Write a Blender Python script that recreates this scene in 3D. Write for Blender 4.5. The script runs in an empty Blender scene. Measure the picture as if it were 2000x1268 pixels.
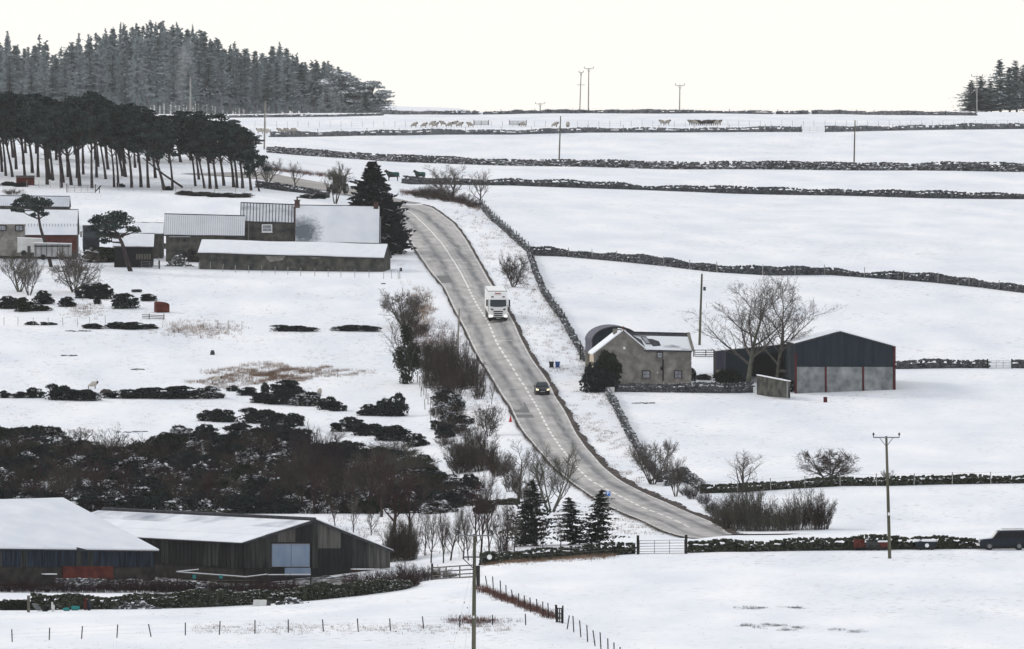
import bpy, math, random
import numpy as np
from mathutils import Vector, Matrix

# ------------------------------------------------------------------ camera, sky, sun, exposure
scene = bpy.context.scene
COL = scene.collection
F, CX, HY = 22222.2, 1000.0, 224.0        # focal length in photo pixels, principal column, eye-level row

cam_d = bpy.data.cameras.new('camera')
cam_d.sensor_width = 36.0
cam_d.lens = 400.0
cam_d.shift_y = -(634.0 - HY) / 2000.0     # level camera with a falling front
cam_d.clip_start = 1.0
cam_d.clip_end = 9000.0
cam = bpy.data.objects.new('camera', cam_d)
cam.rotation_euler = (math.radians(90), 0, 0)
COL.objects.link(cam)
scene.camera = cam

SUN_EL, SUN_AZ = math.radians(24), math.radians(-50)   # azimuth from +Y towards +X (negative = over the hill on the left)
world = bpy.data.worlds.new('World')
scene.world = world
world.use_nodes = True
wn = world.node_tree.nodes
wl = world.node_tree.links
for n in list(wn): wn.remove(n)
wo = wn.new('ShaderNodeOutputWorld'); wb = wn.new('ShaderNodeBackground'); sk = wn.new('ShaderNodeTexSky')
sk.sky_type = 'NISHITA'; sk.sun_disc = False
sk.sun_elevation = SUN_EL; sk.sun_rotation = SUN_AZ
sk.altitude = 250; sk.air_density = 1.0; sk.dust_density = 1.0; sk.ozone_density = 1.0
wb.inputs['Strength'].default_value = 1.0
# thin bright winter overcast over the clear sky: a white veil, warmer and brighter towards the hazy horizon
gm = wn.new('ShaderNodeVectorMath'); gm.operation = 'SCALE'; gm.inputs['Scale'].default_value = 0.1; wl.new(sk.outputs[0], gm.inputs[0])
tcw = wn.new('ShaderNodeTexCoord'); sxw = wn.new('ShaderNodeSeparateXYZ'); wl.new(tcw.outputs['Generated'], sxw.inputs[0])
rp_w = wn.new('ShaderNodeValToRGB'); el = rp_w.color_ramp.elements
el[0].position = 0.0; el[0].color = (0.975, 0.96, 0.925, 1); el[1].position = 0.9; el[1].color = (0.74, 0.76, 0.80, 1)
e2 = el.new(0.12); e2.color = (0.95, 0.945, 0.935, 1); e3 = el.new(0.4); e3.color = (0.81, 0.825, 0.85, 1)
wl.new(sxw.outputs[2], rp_w.inputs[0])
sc_w = wn.new('ShaderNodeVectorMath'); sc_w.operation = 'SCALE'; sc_w.inputs['Scale'].default_value = 1.19; wl.new(rp_w.outputs[0], sc_w.inputs[0])
mxw = wn.new('ShaderNodeMix'); mxw.data_type = 'RGBA'; mxw.inputs[0].default_value = 0.88
wl.new(gm.outputs[0], mxw.inputs[6]); wl.new(sc_w.outputs[0], mxw.inputs[7])
wl.new(mxw.outputs[2], wb.inputs[0]); wl.new(wb.outputs[0], wo.inputs[0])
sd = bpy.data.lights.new('sun', 'SUN')
sd.energy = 1.35; sd.angle = math.radians(10); sd.color = (1.0, 0.94, 0.86)
so = bpy.data.objects.new('sun', sd); COL.objects.link(so)
sdir = Vector((math.sin(SUN_AZ) * math.cos(SUN_EL), math.cos(SUN_AZ) * math.cos(SUN_EL), math.sin(SUN_EL)))
so.rotation_euler = sdir.to_track_quat('Z', 'Y').to_euler()
vs = scene.view_settings
vs.view_transform = 'Standard'; vs.look = 'None'; vs.gamma = 1.0; vs.use_curve_mapping = False
vs.exposure = 0.0
scene.cycles.volume_bounces = 0
scene.cycles.max_bounces = 4
scene.cycles.diffuse_bounces = 3
scene.cycles.transparent_max_bounces = 8
HAZE = 3.0e-5

# ------------------------------------------------------------------ objects, labels, mesh building
def tag(o, label=None, cat=None, group=None, kind=None):
    if label: o['label'] = label
    if cat: o['category'] = cat
    if group: o['group'] = group
    if kind: o['kind'] = kind
    return o

class MB:
    def __init__(s): s.v = []; s.f = []; s.m = []; s.cur = 0
    def add(s, vs, fs):
        b = len(s.v); s.v.extend([tuple(p) for p in vs])
        for f in fs: s.f.append(tuple(i + b for i in f)); s.m.append(s.cur)
    def box(s, c, sz, rz=0.0, jit=0.0, rnd=random):
        hx, hy, hz = sz[0] / 2, sz[1] / 2, sz[2] / 2
        ca, sa = math.cos(rz), math.sin(rz); vs = []
        for z in (-hz, hz):
            for x, y in ((-hx, -hy), (hx, -hy), (hx, hy), (-hx, hy)):
                if jit:
                    x += rnd.uniform(-jit, jit); y += rnd.uniform(-jit, jit); zz = z + rnd.uniform(-jit, jit)
                else: zz = z
                vs.append((c[0] + x * ca - y * sa, c[1] + x * sa + y * ca, c[2] + zz))
        s.add(vs, [(0, 3, 2, 1), (4, 5, 6, 7), (0, 1, 5, 4), (1, 2, 6, 5), (2, 3, 7, 6), (3, 0, 4, 7)])
    def slab(s, q, off):                       # polygon q (3D points) extruded by vector off
        n = len(q); off = Vector(off)
        vs = [Vector(p) for p in q] + [Vector(p) + off for p in q]
        fs = [tuple(range(n - 1, -1, -1)), tuple(range(n, 2 * n))]
        for i in range(n):
            j = (i + 1) % n; fs.append((i, j, n + j, n + i))
        s.add(vs, fs)
    def tube(s, pts, rad, n=5, cap=True):
        pts = [Vector(p) for p in pts]
        if not isinstance(rad, (list, tuple)): rad = [rad] * len(pts)
        vs = []; fs = []
        for i, p in enumerate(pts):
            d = (pts[min(i + 1, len(pts) - 1)] - pts[max(i - 1, 0)])
            if d.length < 1e-6: d = Vector((0, 0, 1))
            d.normalize()
            a = d.cross(Vector((0.31, 0.93, 0.17))); a.normalize(); b = d.cross(a)
            for k in range(n):
                t = 2 * math.pi * k / n
                vs.append(p + (a * math.cos(t) + b * math.sin(t)) * rad[i])
        for i in range(len(pts) - 1):
            for k in range(n):
                k2 = (k + 1) % n
                fs.append((i * n + k, i * n + k2, (i + 1) * n + k2, (i + 1) * n + k))
        if cap:
            fs.append(tuple(range(n - 1, -1, -1))); fs.append(tuple((len(pts) - 1) * n + k for k in range(n)))
        s.add(vs, fs)
    def loft(s, secs, cap=True):
        n = len(secs[0]); vs = [p for q in secs for p in q]; fs = []
        for i in range(len(secs) - 1):
            for k in range(n):
                k2 = (k + 1) % n
                fs.append((i * n + k, i * n + k2, (i + 1) * n + k2, (i + 1) * n + k))
        if cap:
            fs.append(tuple(range(n - 1, -1, -1))); fs.append(tuple((len(secs) - 1) * n + k for k in range(n)))
        s.add(vs, fs)
    def mesh(s, name, mats, base=(0, 0, 0), smooth=False):
        me = bpy.data.meshes.new(name)
        v = np.array(s.v, dtype=np.float64).reshape(-1, 3) - np.array(tuple(base))
        me.from_pydata(v.tolist(), [], s.f)
        if not isinstance(mats, (list, tuple)): mats = [mats]
        for m in mats: me.materials.append(m)
        if len(mats) > 1: me.polygons.foreach_set('material_index', s.m)
        if smooth: me.polygons.foreach_set('use_smooth', [True] * len(me.polygons))
        me.update()
        return me

def obj(name, me, parent=None):
    o = bpy.data.objects.new(name, me); COL.objects.link(o)
    if parent is not None: o.parent = parent
    return o

class Thing:                                   # an Empty at the thing's base; parts are given in world coordinates unless local=True
    def __init__(s, name, label, cat, base, group=None, rot=None, kind=None):
        s.o = bpy.data.objects.new(name, None); COL.objects.link(s.o)
        s.o.empty_display_size = 0.3
        s.local = rot is not None
        s.base = Vector(base)
        s.o.location = s.base
        if rot is not None: s.o.rotation_euler = rot
        tag(s.o, label, cat, group, kind)
    def part(s, name, mb, mats, parent=None, label=None, kind=None, smooth=False):
        me = mb.mesh(name, mats, (0, 0, 0) if s.local else s.base, smooth)
        o = obj(name, me, parent if parent is not None else s.o)
        if label: o['label'] = label
        if kind: o['kind'] = kind
        return o

def single(name, mb, mats, label, cat, group=None, kind=None, base=None, smooth=False):
    if base is None: base = mb.v[0] if mb.v else (0, 0, 0)
    me = mb.mesh(name, mats, base, smooth)
    o = obj(name, me); o.location = base
    return tag(o, label, cat, group, kind)

# ------------------------------------------------------------------ materials
def nd(nt, t, **kw):
    n = nt.nodes.new(t)
    for k, v in kw.items(): setattr(n, k, v)
    return n

def mat(name, c1, c2=None, scale=1.0, rough=0.9, metal=0.0, spec=0.06, snow=None, snow_lo=0.35, snow_scale=3.0, bump=0.0,
        stretch=(1, 1, 1), emit=None, contrast=(0.35, 0.65), melt=None, detail=4.0, c3=None):
    m = bpy.data.materials.new(name); m.use_nodes = True
    nt = m.node_tree; L = nt.links
    bs = nt.nodes['Principled BSDF']
    bs.inputs['Roughness'].default_value = rough; bs.inputs['Metallic'].default_value = metal
    bs.inputs['Specular IOR Level'].default_value = spec
    bs.inputs['Base Color'].default_value = (*c1, 1)
    out = None
    tc = nd(nt, 'ShaderNodeTexCoord'); mp = nd(nt, 'ShaderNodeMapping'); mp.inputs['Scale'].default_value = stretch
    L.new(tc.outputs['Object'], mp.inputs[0])
    if c2 is not None:
        nz = nd(nt, 'ShaderNodeTexNoise'); nz.inputs['Scale'].default_value = scale; nz.inputs['Detail'].default_value = detail
        L.new(mp.outputs[0], nz.inputs['Vector'])
        cr = nd(nt, 'ShaderNodeValToRGB'); cr.color_ramp.elements[0].position = contrast[0]; cr.color_ramp.elements[1].position = contrast[1]
        cr.color_ramp.elements[0].color = (*c1, 1); cr.color_ramp.elements[1].color = (*c2, 1)
        if c3 is not None:
            e = cr.color_ramp.elements.new((contrast[0] + contrast[1]) / 2); e.color = (*c3, 1)
        L.new(nz.outputs['Fac'], cr.inputs[0]); out = cr.outputs[0]
    if snow:
        ge = nd(nt, 'ShaderNodeNewGeometry'); sx = nd(nt, 'ShaderNodeSeparateXYZ'); L.new(ge.outputs['Normal'], sx.inputs[0])
        mr = nd(nt, 'ShaderNodeMapRange'); mr.inputs[1].default_value = snow_lo; mr.inputs[2].default_value = min(1.0, snow_lo + 0.3)
        L.new(sx.outputs[2], mr.inputs[0])
        n2 = nd(nt, 'ShaderNodeTexNoise'); n2.inputs['Scale'].default_value = snow_scale; n2.inputs['Detail'].default_value = 3
        L.new(ge.outputs['Position'], n2.inputs['Vector'])
        m2 = nd(nt, 'ShaderNodeMapRange'); m2.inputs[1].default_value = 1.0 - snow - 0.06; m2.inputs[2].default_value = 1.0 - snow + 0.06
        L.new(n2.outputs['Fac'], m2.inputs[0])
        mu = nd(nt, 'ShaderNodeMath', operation='MULTIPLY'); L.new(mr.outputs[0], mu.inputs[0]); L.new(m2.outputs[0], mu.inputs[1])
        mx = nd(nt, 'ShaderNodeMix', data_type='RGBA'); L.new(mu.outputs[0], mx.inputs[0])
        if out is not None: L.new(out, mx.inputs[6])
        else: mx.inputs[6].default_value = (*c1, 1)
        mx.inputs[7].default_value = (0.84, 0.86, 0.9, 1); out = mx.outputs[2]
    if melt:                                    # a thawed patch with its own shape
        (cx, cy, cz), (rx, ry, rz), mc = melt
        m3 = nd(nt, 'ShaderNodeMapping', vector_type='POINT'); m3.inputs['Location'].default_value = (-cx / rx, -cy / ry, -cz / rz)
        m3.inputs['Scale'].default_value = (1 / rx, 1 / ry, 1 / rz); L.new(tc.outputs['Object'], m3.inputs[0])
        ln = nd(nt, 'ShaderNodeVectorMath', operation='LENGTH'); L.new(m3.outputs[0], ln.inputs[0])
        n4 = nd(nt, 'ShaderNodeTexNoise'); n4.inputs['Scale'].default_value = 2.5; n4.inputs['Detail'].default_value = 5; L.new(tc.outputs['Object'], n4.inputs['Vector'])
        ad = nd(nt, 'ShaderNodeMath', operation='ADD'); L.new(ln.outputs['Value'], ad.inputs[0]); L.new(n4.outputs['Fac'], ad.inputs[1])
        m5 = nd(nt, 'ShaderNodeMapRange'); m5.inputs[1].default_value = 1.0; m5.inputs[2].default_value = 1.7; L.new(ad.outputs[0], m5.inputs[0])
        mx = nd(nt, 'ShaderNodeMix', data_type='RGBA'); L.new(m5.outputs[0], mx.inputs[0]); mx.inputs[6].default_value = (*mc, 1)
        if out is not None: L.new(out, mx.inputs[7])
        else: mx.inputs[7].default_value = (*c1, 1)
        out = mx.outputs[2]
    if out is not None: L.new(out, bs.inputs['Base Color'])
    if bump:
        nb = nd(nt, 'ShaderNodeTexNoise'); nb.inputs['Scale'].default_value = scale * 2; L.new(mp.outputs[0], nb.inputs['Vector'])
        bp = nd(nt, 'ShaderNodeBump'); bp.inputs['Strength'].default_value = 1.0; bp.inputs['Distance'].default_value = bump
        L.new(nb.outputs['Fac'], bp.inputs['Height']); L.new(bp.outputs[0], bs.inputs['Normal'])
    if emit:
        bs.inputs['Emission Color'].default_value = (*emit[0], 1); bs.inputs['Emission Strength'].default_value = emit[1]
    return m

SNOWC = (0.86, 0.87, 0.9)
M = {}
M['snow'] = mat('snow', SNOWC, (0.8, 0.82, 0.86), 0.8, rough=0.7)
M['roof_snow'] = mat('roof_snow', (0.8, 0.82, 0.86), (0.66, 0.69, 0.74), 0.35, rough=0.7, detail=6, contrast=(0.3, 0.8))
M['thin_snow'] = mat('thin_snow', (0.74, 0.76, 0.8), (0.3, 0.33, 0.38), 0.25, rough=0.8, detail=6, contrast=(0.45, 0.75), stretch=(1, 1, 3))
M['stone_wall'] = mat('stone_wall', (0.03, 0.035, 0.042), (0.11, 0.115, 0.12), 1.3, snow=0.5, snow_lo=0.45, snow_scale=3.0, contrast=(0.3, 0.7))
M['hazed_wall'] = mat('hazed_wall', (0.1, 0.11, 0.125), (0.2, 0.205, 0.215), 0.9, snow=0.46, snow_lo=0.5, snow_scale=2.0)  # stone paled and greyed: distance haze put into the colour
M['mossy_wall'] = mat('mossy_wall', (0.008, 0.012, 0.006), (0.04, 0.045, 0.028), 1.6, snow=0.46, snow_lo=0.5, snow_scale=6.0)
M['snowy_wall'] = mat('snowy_wall', (0.035, 0.038, 0.042), (0.1, 0.1, 0.1), 1.3, snow=0.58, snow_lo=0.2, snow_scale=3.0)
M['house_stone'] = mat('house_stone', (0.15, 0.14, 0.125), (0.31, 0.295, 0.27), 1.1, bump=0.03, detail=7, contrast=(0.32, 0.7), c3=(0.21, 0.2, 0.18))
M['dark_stone'] = mat('dark_stone', (0.028, 0.03, 0.03), (0.1, 0.097, 0.082), 1.0, bump=0.03, detail=7)
M['grey_block'] = mat('grey_block', (0.13, 0.145, 0.15), (0.34, 0.355, 0.36), 0.9, bump=0.01, detail=8, contrast=(0.3, 0.75))
M['slate'] = mat('slate', (0.028, 0.032, 0.04), (0.06, 0.062, 0.07), 2.0, rough=0.6)
M['dark_sheet'] = mat('dark_sheet', (0.01, 0.018, 0.028), (0.018, 0.028, 0.036), 0.4, rough=0.6, stretch=(4, 4, 0.5))
M['purple_sheet'] = mat('purple_sheet', (0.05, 0.05, 0.085), (0.08, 0.08, 0.11), 0.6, rough=0.5, stretch=(4, 4, 0.5))
M['interior_shade'] = mat('interior_shade', (0.012, 0.012, 0.014))  # near-black colour stands in for the shade inside buildings
M['barn_board'] = mat('barn_board', (0.012, 0.013, 0.013), (0.05, 0.052, 0.05), 1.2, stretch=(3, 3, 0.25), detail=6)
M['barn_board_light'] = mat('barn_board_light', (0.045, 0.045, 0.042), (0.12, 0.118, 0.108), 1.2, stretch=(3, 3, 0.25), detail=6)
M['barn_board_dark'] = mat('barn_board_dark', (0.004, 0.005, 0.006), (0.02, 0.021, 0.022), 1.2, stretch=(3, 3, 0.25), detail=6)
M['blue_board'] = mat('blue_board', (0.004, 0.008, 0.016), (0.035, 0.052, 0.08), 1.4, stretch=(3, 3, 0.25), detail=6, contrast=(0.4, 0.75))
M['barn_base'] = mat('barn_base', (0.014, 0.012, 0.012), (0.04, 0.036, 0.032), 1.0)
M['door_blue'] = mat('door_blue', (0.2, 0.27, 0.38), (0.27, 0.34, 0.44), 0.7, rough=0.6, stretch=(1, 1, 0.4))
M['red_metal'] = mat('red_metal', (0.05, 0.009, 0.012), (0.1, 0.018, 0.02), 1.5, rough=0.6)
M['rust'] = mat('rust', (0.055, 0.012, 0.01), (0.12, 0.03, 0.022), 1.4)
M['chimney_brick'] = mat('chimney_brick', (0.05, 0.032, 0.03), (0.11, 0.065, 0.058), 2.0)
M['brick_red'] = mat('brick_red', (0.09, 0.032, 0.026), (0.15, 0.055, 0.045), 2.0)
M['wood'] = mat('wood', (0.07, 0.065, 0.055), (0.14, 0.13, 0.11), 2.0, stretch=(4, 4, 0.4))
M['post_dark'] = mat('post_dark', (0.012, 0.012, 0.012), (0.035, 0.033, 0.03), 2.0, stretch=(4, 4, 0.4))
M['post_pale'] = mat('post_pale', (0.25, 0.25, 0.24), (0.36, 0.35, 0.33), 2.0, stretch=(4, 4, 0.4))
M['pole'] = mat('pole', (0.06, 0.06, 0.042), (0.13, 0.125, 0.09), 1.0, stretch=(4, 4, 0.15))
M['pole_pale'] = mat('pole_pale', (0.2, 0.19, 0.17), (0.3, 0.28, 0.25), 1.0, stretch=(4, 4, 0.15))
M['metal'] = mat('metal', (0.2, 0.21, 0.22), rough=0.5, metal=0.6)
M['metal_dark'] = mat('metal_dark', (0.05, 0.052, 0.055), rough=0.6)
M['white'] = mat('white', (0.78, 0.78, 0.77), rough=0.35, spec=0.5)
M['white_dirty'] = mat('white_dirty', (0.52, 0.52, 0.5), (0.66, 0.66, 0.64), 1.0, rough=0.5)
M['grey_paint'] = mat('grey_paint', (0.3, 0.31, 0.31), (0.4, 0.4, 0.4), 1.0, rough=0.5)
M['black'] = mat('black', (0.012, 0.012, 0.014), rough=0.5)
M['rubber'] = mat('rubber', (0.015, 0.015, 0.016), (0.04, 0.04, 0.038), 3.0)
M['glass'] = mat('glass', (0.02, 0.032, 0.04), rough=0.3, spec=0.28)
M['window_glass'] = mat('window_glass', (0.16, 0.17, 0.2), (0.3, 0.31, 0.35), 1.5, rough=0.15, spec=0.8)
M['navy'] = mat('navy', (0.005, 0.011, 0.022), rough=0.5, spec=0.2)
M['navy_dark'] = mat('navy_dark', (0.005, 0.008, 0.018), rough=0.45, spec=0.3)
M['blue_bin'] = mat('blue_bin', (0.035, 0.08, 0.25), rough=0.5)
M['green_bin'] = mat('green_bin', (0.02, 0.2, 0.07), rough=0.5)
M['red_plastic'] = mat('red_plastic', (0.5, 0.03, 0.02), rough=0.5)
M['headlamp'] = mat('headlamp', (0.9, 0.9, 0.85), emit=((1.0, 0.97, 0.9), 1.6))
M['headlamp_warm'] = mat('headlamp_warm', (0.9, 0.85, 0.6), emit=((1.0, 0.85, 0.45), 1.8))
M['plate'] = mat('plate', (0.5, 0.5, 0.5), (0.15, 0.15, 0.16), 14.0, contrast=(0.45, 0.55))
M['orange'] = mat('orange', (0.6, 0.14, 0.05))
M['sign_blue'] = mat('sign_blue', (0.03, 0.19, 0.62), rough=0.5)
M['sign_white'] = mat('sign_white', (0.8, 0.8, 0.8), rough=0.5)
M['faded_red'] = mat('faded_red', (0.42, 0.2, 0.19))
M['teal'] = mat('teal', (0.03, 0.22, 0.22))
M['cream'] = mat('cream', (0.5, 0.43, 0.33), (0.58, 0.5, 0.4), 1.0)
# plants
M['gorse'] = mat('gorse', (0.003, 0.008, 0.011), (0.018, 0.03, 0.028), 1.2)
M['gorse_green'] = mat('gorse_green', (0.005, 0.012, 0.005), (0.02, 0.03, 0.014), 1.2)
M['gorse_snow'] = mat('gorse_snow', (0.005, 0.009, 0.01), (0.016, 0.022, 0.02), 1.2, snow=0.47, snow_lo=0.15, snow_scale=0.7)
M['heather'] = mat('heather', (0.01, 0.008, 0.011), (0.028, 0.021, 0.026), 1.0, snow=0.47, snow_lo=0.2, snow_scale=0.8)
M['pine'] = mat('pine', (0.006, 0.015, 0.017), (0.05, 0.072, 0.062), 0.45, contrast=(0.4, 0.7))
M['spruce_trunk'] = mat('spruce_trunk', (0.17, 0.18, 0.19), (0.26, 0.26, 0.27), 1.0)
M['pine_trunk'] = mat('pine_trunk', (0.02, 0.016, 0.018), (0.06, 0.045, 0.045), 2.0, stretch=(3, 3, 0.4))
M['spruce'] = mat('spruce', (0.26, 0.31, 0.325), (0.42, 0.46, 0.475), 0.3)  # needles paled well beyond their own green to imitate distance haze
M['spruce_snow'] = mat('spruce_snow', (0.24, 0.27, 0.28), (0.4, 0.43, 0.44), 0.4, snow=0.5, snow_lo=0.1, snow_scale=0.4)  # snow on the upper sides; base colour paled to imitate haze
M['spruce_dark'] = mat('spruce_dark', (0.003, 0.008, 0.012), (0.012, 0.02, 0.022), 0.8, snow=0.36, snow_lo=0.3, snow_scale=0.6)
M['spruce_green'] = mat('spruce_green', (0.005, 0.011, 0.007), (0.02, 0.03, 0.018), 0.8, snow=0.34, snow_lo=0.3)
M['bark'] = mat('bark', (0.03, 0.026, 0.024), (0.08, 0.07, 0.062), 1.5)
M['bark_green'] = mat('bark_green', (0.07, 0.075, 0.055), (0.14, 0.14, 0.11), 1.5)
M['twig'] = mat('twig', (0.07, 0.06, 0.055), (0.12, 0.105, 0.095), 1.0)
M['twig_red'] = mat('twig_red', (0.018, 0.009, 0.010), (0.045, 0.021, 0.022), 0.6)
M['twig_olive'] = mat('twig_olive', (0.045, 0.043, 0.033), (0.1, 0.095, 0.075), 0.6)
M['twig_dark'] = mat('twig_dark', (0.02, 0.014, 0.012), (0.06, 0.045, 0.037), 0.6)
M['twig_purple'] = mat('twig_purple', (0.016, 0.011, 0.014), (0.038, 0.028, 0.032), 0.6)
M['mud'] = mat('mud', (0.02, 0.017, 0.015), (0.07, 0.06, 0.052), 0.6, snow=0.42, snow_lo=0.3, snow_scale=0.9)
M['dead_grass'] = mat('dead_grass', (0.13, 0.075, 0.05), (0.28, 0.2, 0.14), 0.3)
M['red_grass'] = mat('red_grass', (0.06, 0.022, 0.018), (0.12, 0.055, 0.04), 0.5)
M['grey_grass'] = mat('grey_grass', (0.12, 0.13, 0.14), (0.22, 0.22, 0.21), 0.3)
M['rug_green'] = mat('rug_green', (0.012, 0.06, 0.055), (0.02, 0.08, 0.07), 1.0)
M['horse'] = mat('horse', (0.02, 0.015, 0.012), (0.035, 0.025, 0.02), 1.0)
M['fleece'] = mat('fleece', (0.3, 0.27, 0.24), (0.42, 0.385, 0.345), 3.0)
M['fleece_pale'] = mat('fleece_pale', (0.42, 0.385, 0.34), (0.55, 0.515, 0.46), 3.0)
M['fleece_dark'] = mat('fleece_dark', (0.035, 0.028, 0.028), (0.07, 0.055, 0.05), 3.0)
M['sheep_face'] = mat('sheep_face', (0.07, 0.06, 0.055))

# ------------------------------------------------------------------ terrain: at distance D, seen in column px, the ground meets row r
PROF = {
 -300: [(880,1302),(940,1262),(975,1225),(1030,1195),(1080,1175),(1130,1148),(1170,1112),(1220,1045),(1260,1003),(1320,930),(1370,868),(1440,777),(1540,640),(1590,585),(1640,530),(1720,470),(1790,402),(1830,376),(1880,345),(1930,318),(1990,295),(2150,258),(2450,228),(2600,223)],
 0:    [(880,1302),(940,1262),(975,1225),(1030,1195),(1080,1175),(1130,1148),(1170,1112),(1220,1045),(1260,1003),(1320,930),(1370,868),(1440,777),(1540,640),(1590,585),(1640,530),(1720,470),(1790,402),(1830,376),(1880,345),(1930,318),(1990,295),(2150,258),(2450,228),(2600,223)],
 500:  [(880,1302),(940,1255),(975,1218),(1030,1186),(1080,1170),(1130,1149),(1150,1138),(1175,1090),(1220,1022),(1260,990),(1320,925),(1370,865),(1440,775),(1540,637),(1590,580),(1640,533),(1720,470),(1790,402),(1830,377),(1880,356),(1930,330),(2000,303),(2080,287),(2250,262),(2450,227),(2600,223)],
 800:  [(880,1302),(940,1250),(975,1208),(1030,1166),(1080,1145),(1130,1124),(1150,1108),(1180,1074),(1220,1022),(1260,986),(1320,922),(1370,862),(1440,772),(1540,634),(1590,575),(1650,525),(1750,455),(1830,408),(1950,360),(2080,318),(2250,261),(2450,226),(2600,220)],
 1000: [(880,1302),(940,1258),(975,1205),(1030,1150),(1085,1102),(1110,1090),(1140,1072),(1180,1040),(1220,1005),(1250,975),(1300,915),(1370,835),(1430,763),(1520,632),(1650,520),(1750,452),(1830,410),(1950,360),(2080,323),(2250,259),(2450,225),(2600,219)],
 1300: [(880,1302),(940,1250),(975,1205),(1090,1082),(1115,1068),(1140,1058),(1175,1047),(1210,1007),(1250,965),(1300,912),(1370,832),(1430,765),(1520,650),(1650,522),(1750,462),(1830,422),(1950,371),(2080,328),(2250,258),(2450,225),(2600,219)],
 1420: [(880,1302),(940,1248),(975,1202),(1085,1079),(1095,1074),(1115,1056),(1133,1042),(1155,1050),(1178,1048),(1205,1022),(1250,958),(1300,905),(1370,832),(1425,772),(1520,660),(1640,535),(1750,468),(1830,428),(1950,375),(2080,328),(2250,258),(2450,225),(2600,219)],
 2000: [(880,1302),(940,1245),(975,1200),(1085,1076),(1095,1071),(1115,1052),(1133,1036),(1155,1043),(1178,1036),(1205,1008),(1250,945),(1300,900),(1370,832),(1425,765),(1480,715),(1550,640),(1625,572),(1750,490),(1830,440),(1950,385),(2080,333),(2250,257),(2450,226),(2600,219)],
 2300: [(880,1302),(940,1245),(975,1200),(1085,1076),(1095,1071),(1115,1052),(1133,1036),(1155,1043),(1178,1036),(1205,1008),(1250,945),(1300,900),(1370,832),(1425,765),(1480,715),(1550,640),(1625,572),(1750,490),(1830,440),(1950,385),(2080,333),(2250,257),(2450,226),(2600,219)],
}
DG = np.arange(-400.0, 4500.0, 2.0)
PC = np.array(sorted(PROF))
ZT = []
for c in PC:
    pr = PROF[c]
    D_ = [p[0] for p in pr]; Z_ = [-(p[1] - HY) * p[0] / F for p in pr]
    D_ = [-400, -40, 0, 60, 300, 600, 760] + D_ + [2800, 3000, 3200, 3500, 4500]
    Z_ = [-1.7, -1.7, -1.8, -8, -46, -58, -50] + Z_ + [-0.6, -2.5, -4.5, -9, -34]
    z = np.interp(DG, D_, Z_)
    k = np.exp(-0.5 * (np.arange(-20, 21) * 2.0 / 8.0) ** 2); k /= k.sum()
    z = np.convolve(np.pad(z, 20, mode='edge'), k, mode='valid')
    ZT.append(z)
ZT = np.array(ZT)
_rs = np.random.RandomState(5)
_W = [(_rs.uniform(0.04, 0.22), _rs.uniform(0, 6.28), _rs.uniform(0, 6.28)) for _ in range(14)]
def gz_arr(X, Y):
    X = np.asarray(X, float); Y = np.asarray(Y, float)
    px = CX + X / np.maximum(Y, 600.0) * F
    px = np.clip(px, PC[0], PC[-1])
    ci = np.clip(np.searchsorted(PC, px) - 1, 0, len(PC) - 2)
    ft = (px - PC[ci]) / (PC[ci + 1] - PC[ci])
    di = np.clip((Y - DG[0]) / 2.0, 0, len(DG) - 1.001); d0 = di.astype(int); fd = di - d0
    za = ZT[ci, d0] * (1 - fd) + ZT[ci, d0 + 1] * fd
    zb = ZT[ci + 1, d0] * (1 - fd) + ZT[ci + 1, d0 + 1] * fd
    z = za * (1 - ft) + zb * ft
    n = 0
    for w, a, ph in _W: n = n + np.sin((X * math.cos(a) + Y * math.sin(a)) * w + ph)
    return z + n * 0.022
def gz(x, y): return float(gz_arr(x, y))
def zrow(row, D): return -(row - HY) * D / F
def P(px, row, D): return Vector(((px - CX) * D / F, D, zrow(row, D)))
_SD = np.arange(885.0, 2700.0, 1.0)
def G(px, row, dmin=0):
    """where the sight line of a photo pixel meets the ground"""
    xs = (px - CX) * _SD / F
    r = HY - gz_arr(xs, _SD) * F / _SD
    ok = (r <= row) & (_SD >= dmin)
    i = int(np.argmax(ok)) if ok.any() else len(_SD) - 1
    D = _SD[i]
    if i > 0 and r[i - 1] > row and _SD[i - 1] >= dmin:
        D = _SD[i - 1] + (r[i - 1] - row) / max(1e-6, r[i - 1] - r[i])
    x = (px - CX) * D / F
    return Vector((x, D, gz(x, D)))
def S(D): return F / D                        # photo pixels per metre at distance D

# one ground sheet, fine where the photograph looks, coarse beyond
def graded(lo, flo, fhi, hi, fine, coarse):
    a = list(np.arange(flo, fhi + 0.01, fine)); st = fine; x = flo
    while x > lo: st = min(st * 1.35, coarse); x -= st; a.insert(0, x)
    st = fine; x = a[-1]
    while x < hi: st = min(st * 1.35, coarse); x += st; a.append(x)
    return np.array(a)
gx = graded(-1300, -125, 135, 1300, 1.25, 120)
gy = np.concatenate([graded(-350, 900, 1700, 1701, 1.8, 60)[:-1], graded(1701, 1703, 2700, 4250, 3.0, 100)])
gy = np.unique(gy)
XX, YY = np.meshgrid(gx, gy)
ZZ = gz_arr(XX, YY)
ny, nx = XX.shape
gv = np.stack([XX.ravel(), YY.ravel(), ZZ.ravel()], 1)
idx = np.arange(nx * ny).reshape(ny, nx)
gf = np.stack([idx[:-1, :-1].ravel(), idx[:-1, 1:].ravel(), idx[1:, 1:].ravel(), idx[1:, :-1].ravel()], 1)
me = bpy.data.meshes.new('snowy_ground')
me.vertices.add(len(gv)); me.vertices.foreach_set('co', gv.ravel())
me.loops.add(len(gf) * 4); me.loops.foreach_set('vertex_index', gf.ravel())
me.polygons.add(len(gf)); me.polygons.foreach_set('loop_start', np.arange(len(gf)) * 4); me.polygons.foreach_set('loop_total', np.full(len(gf), 4))
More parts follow.
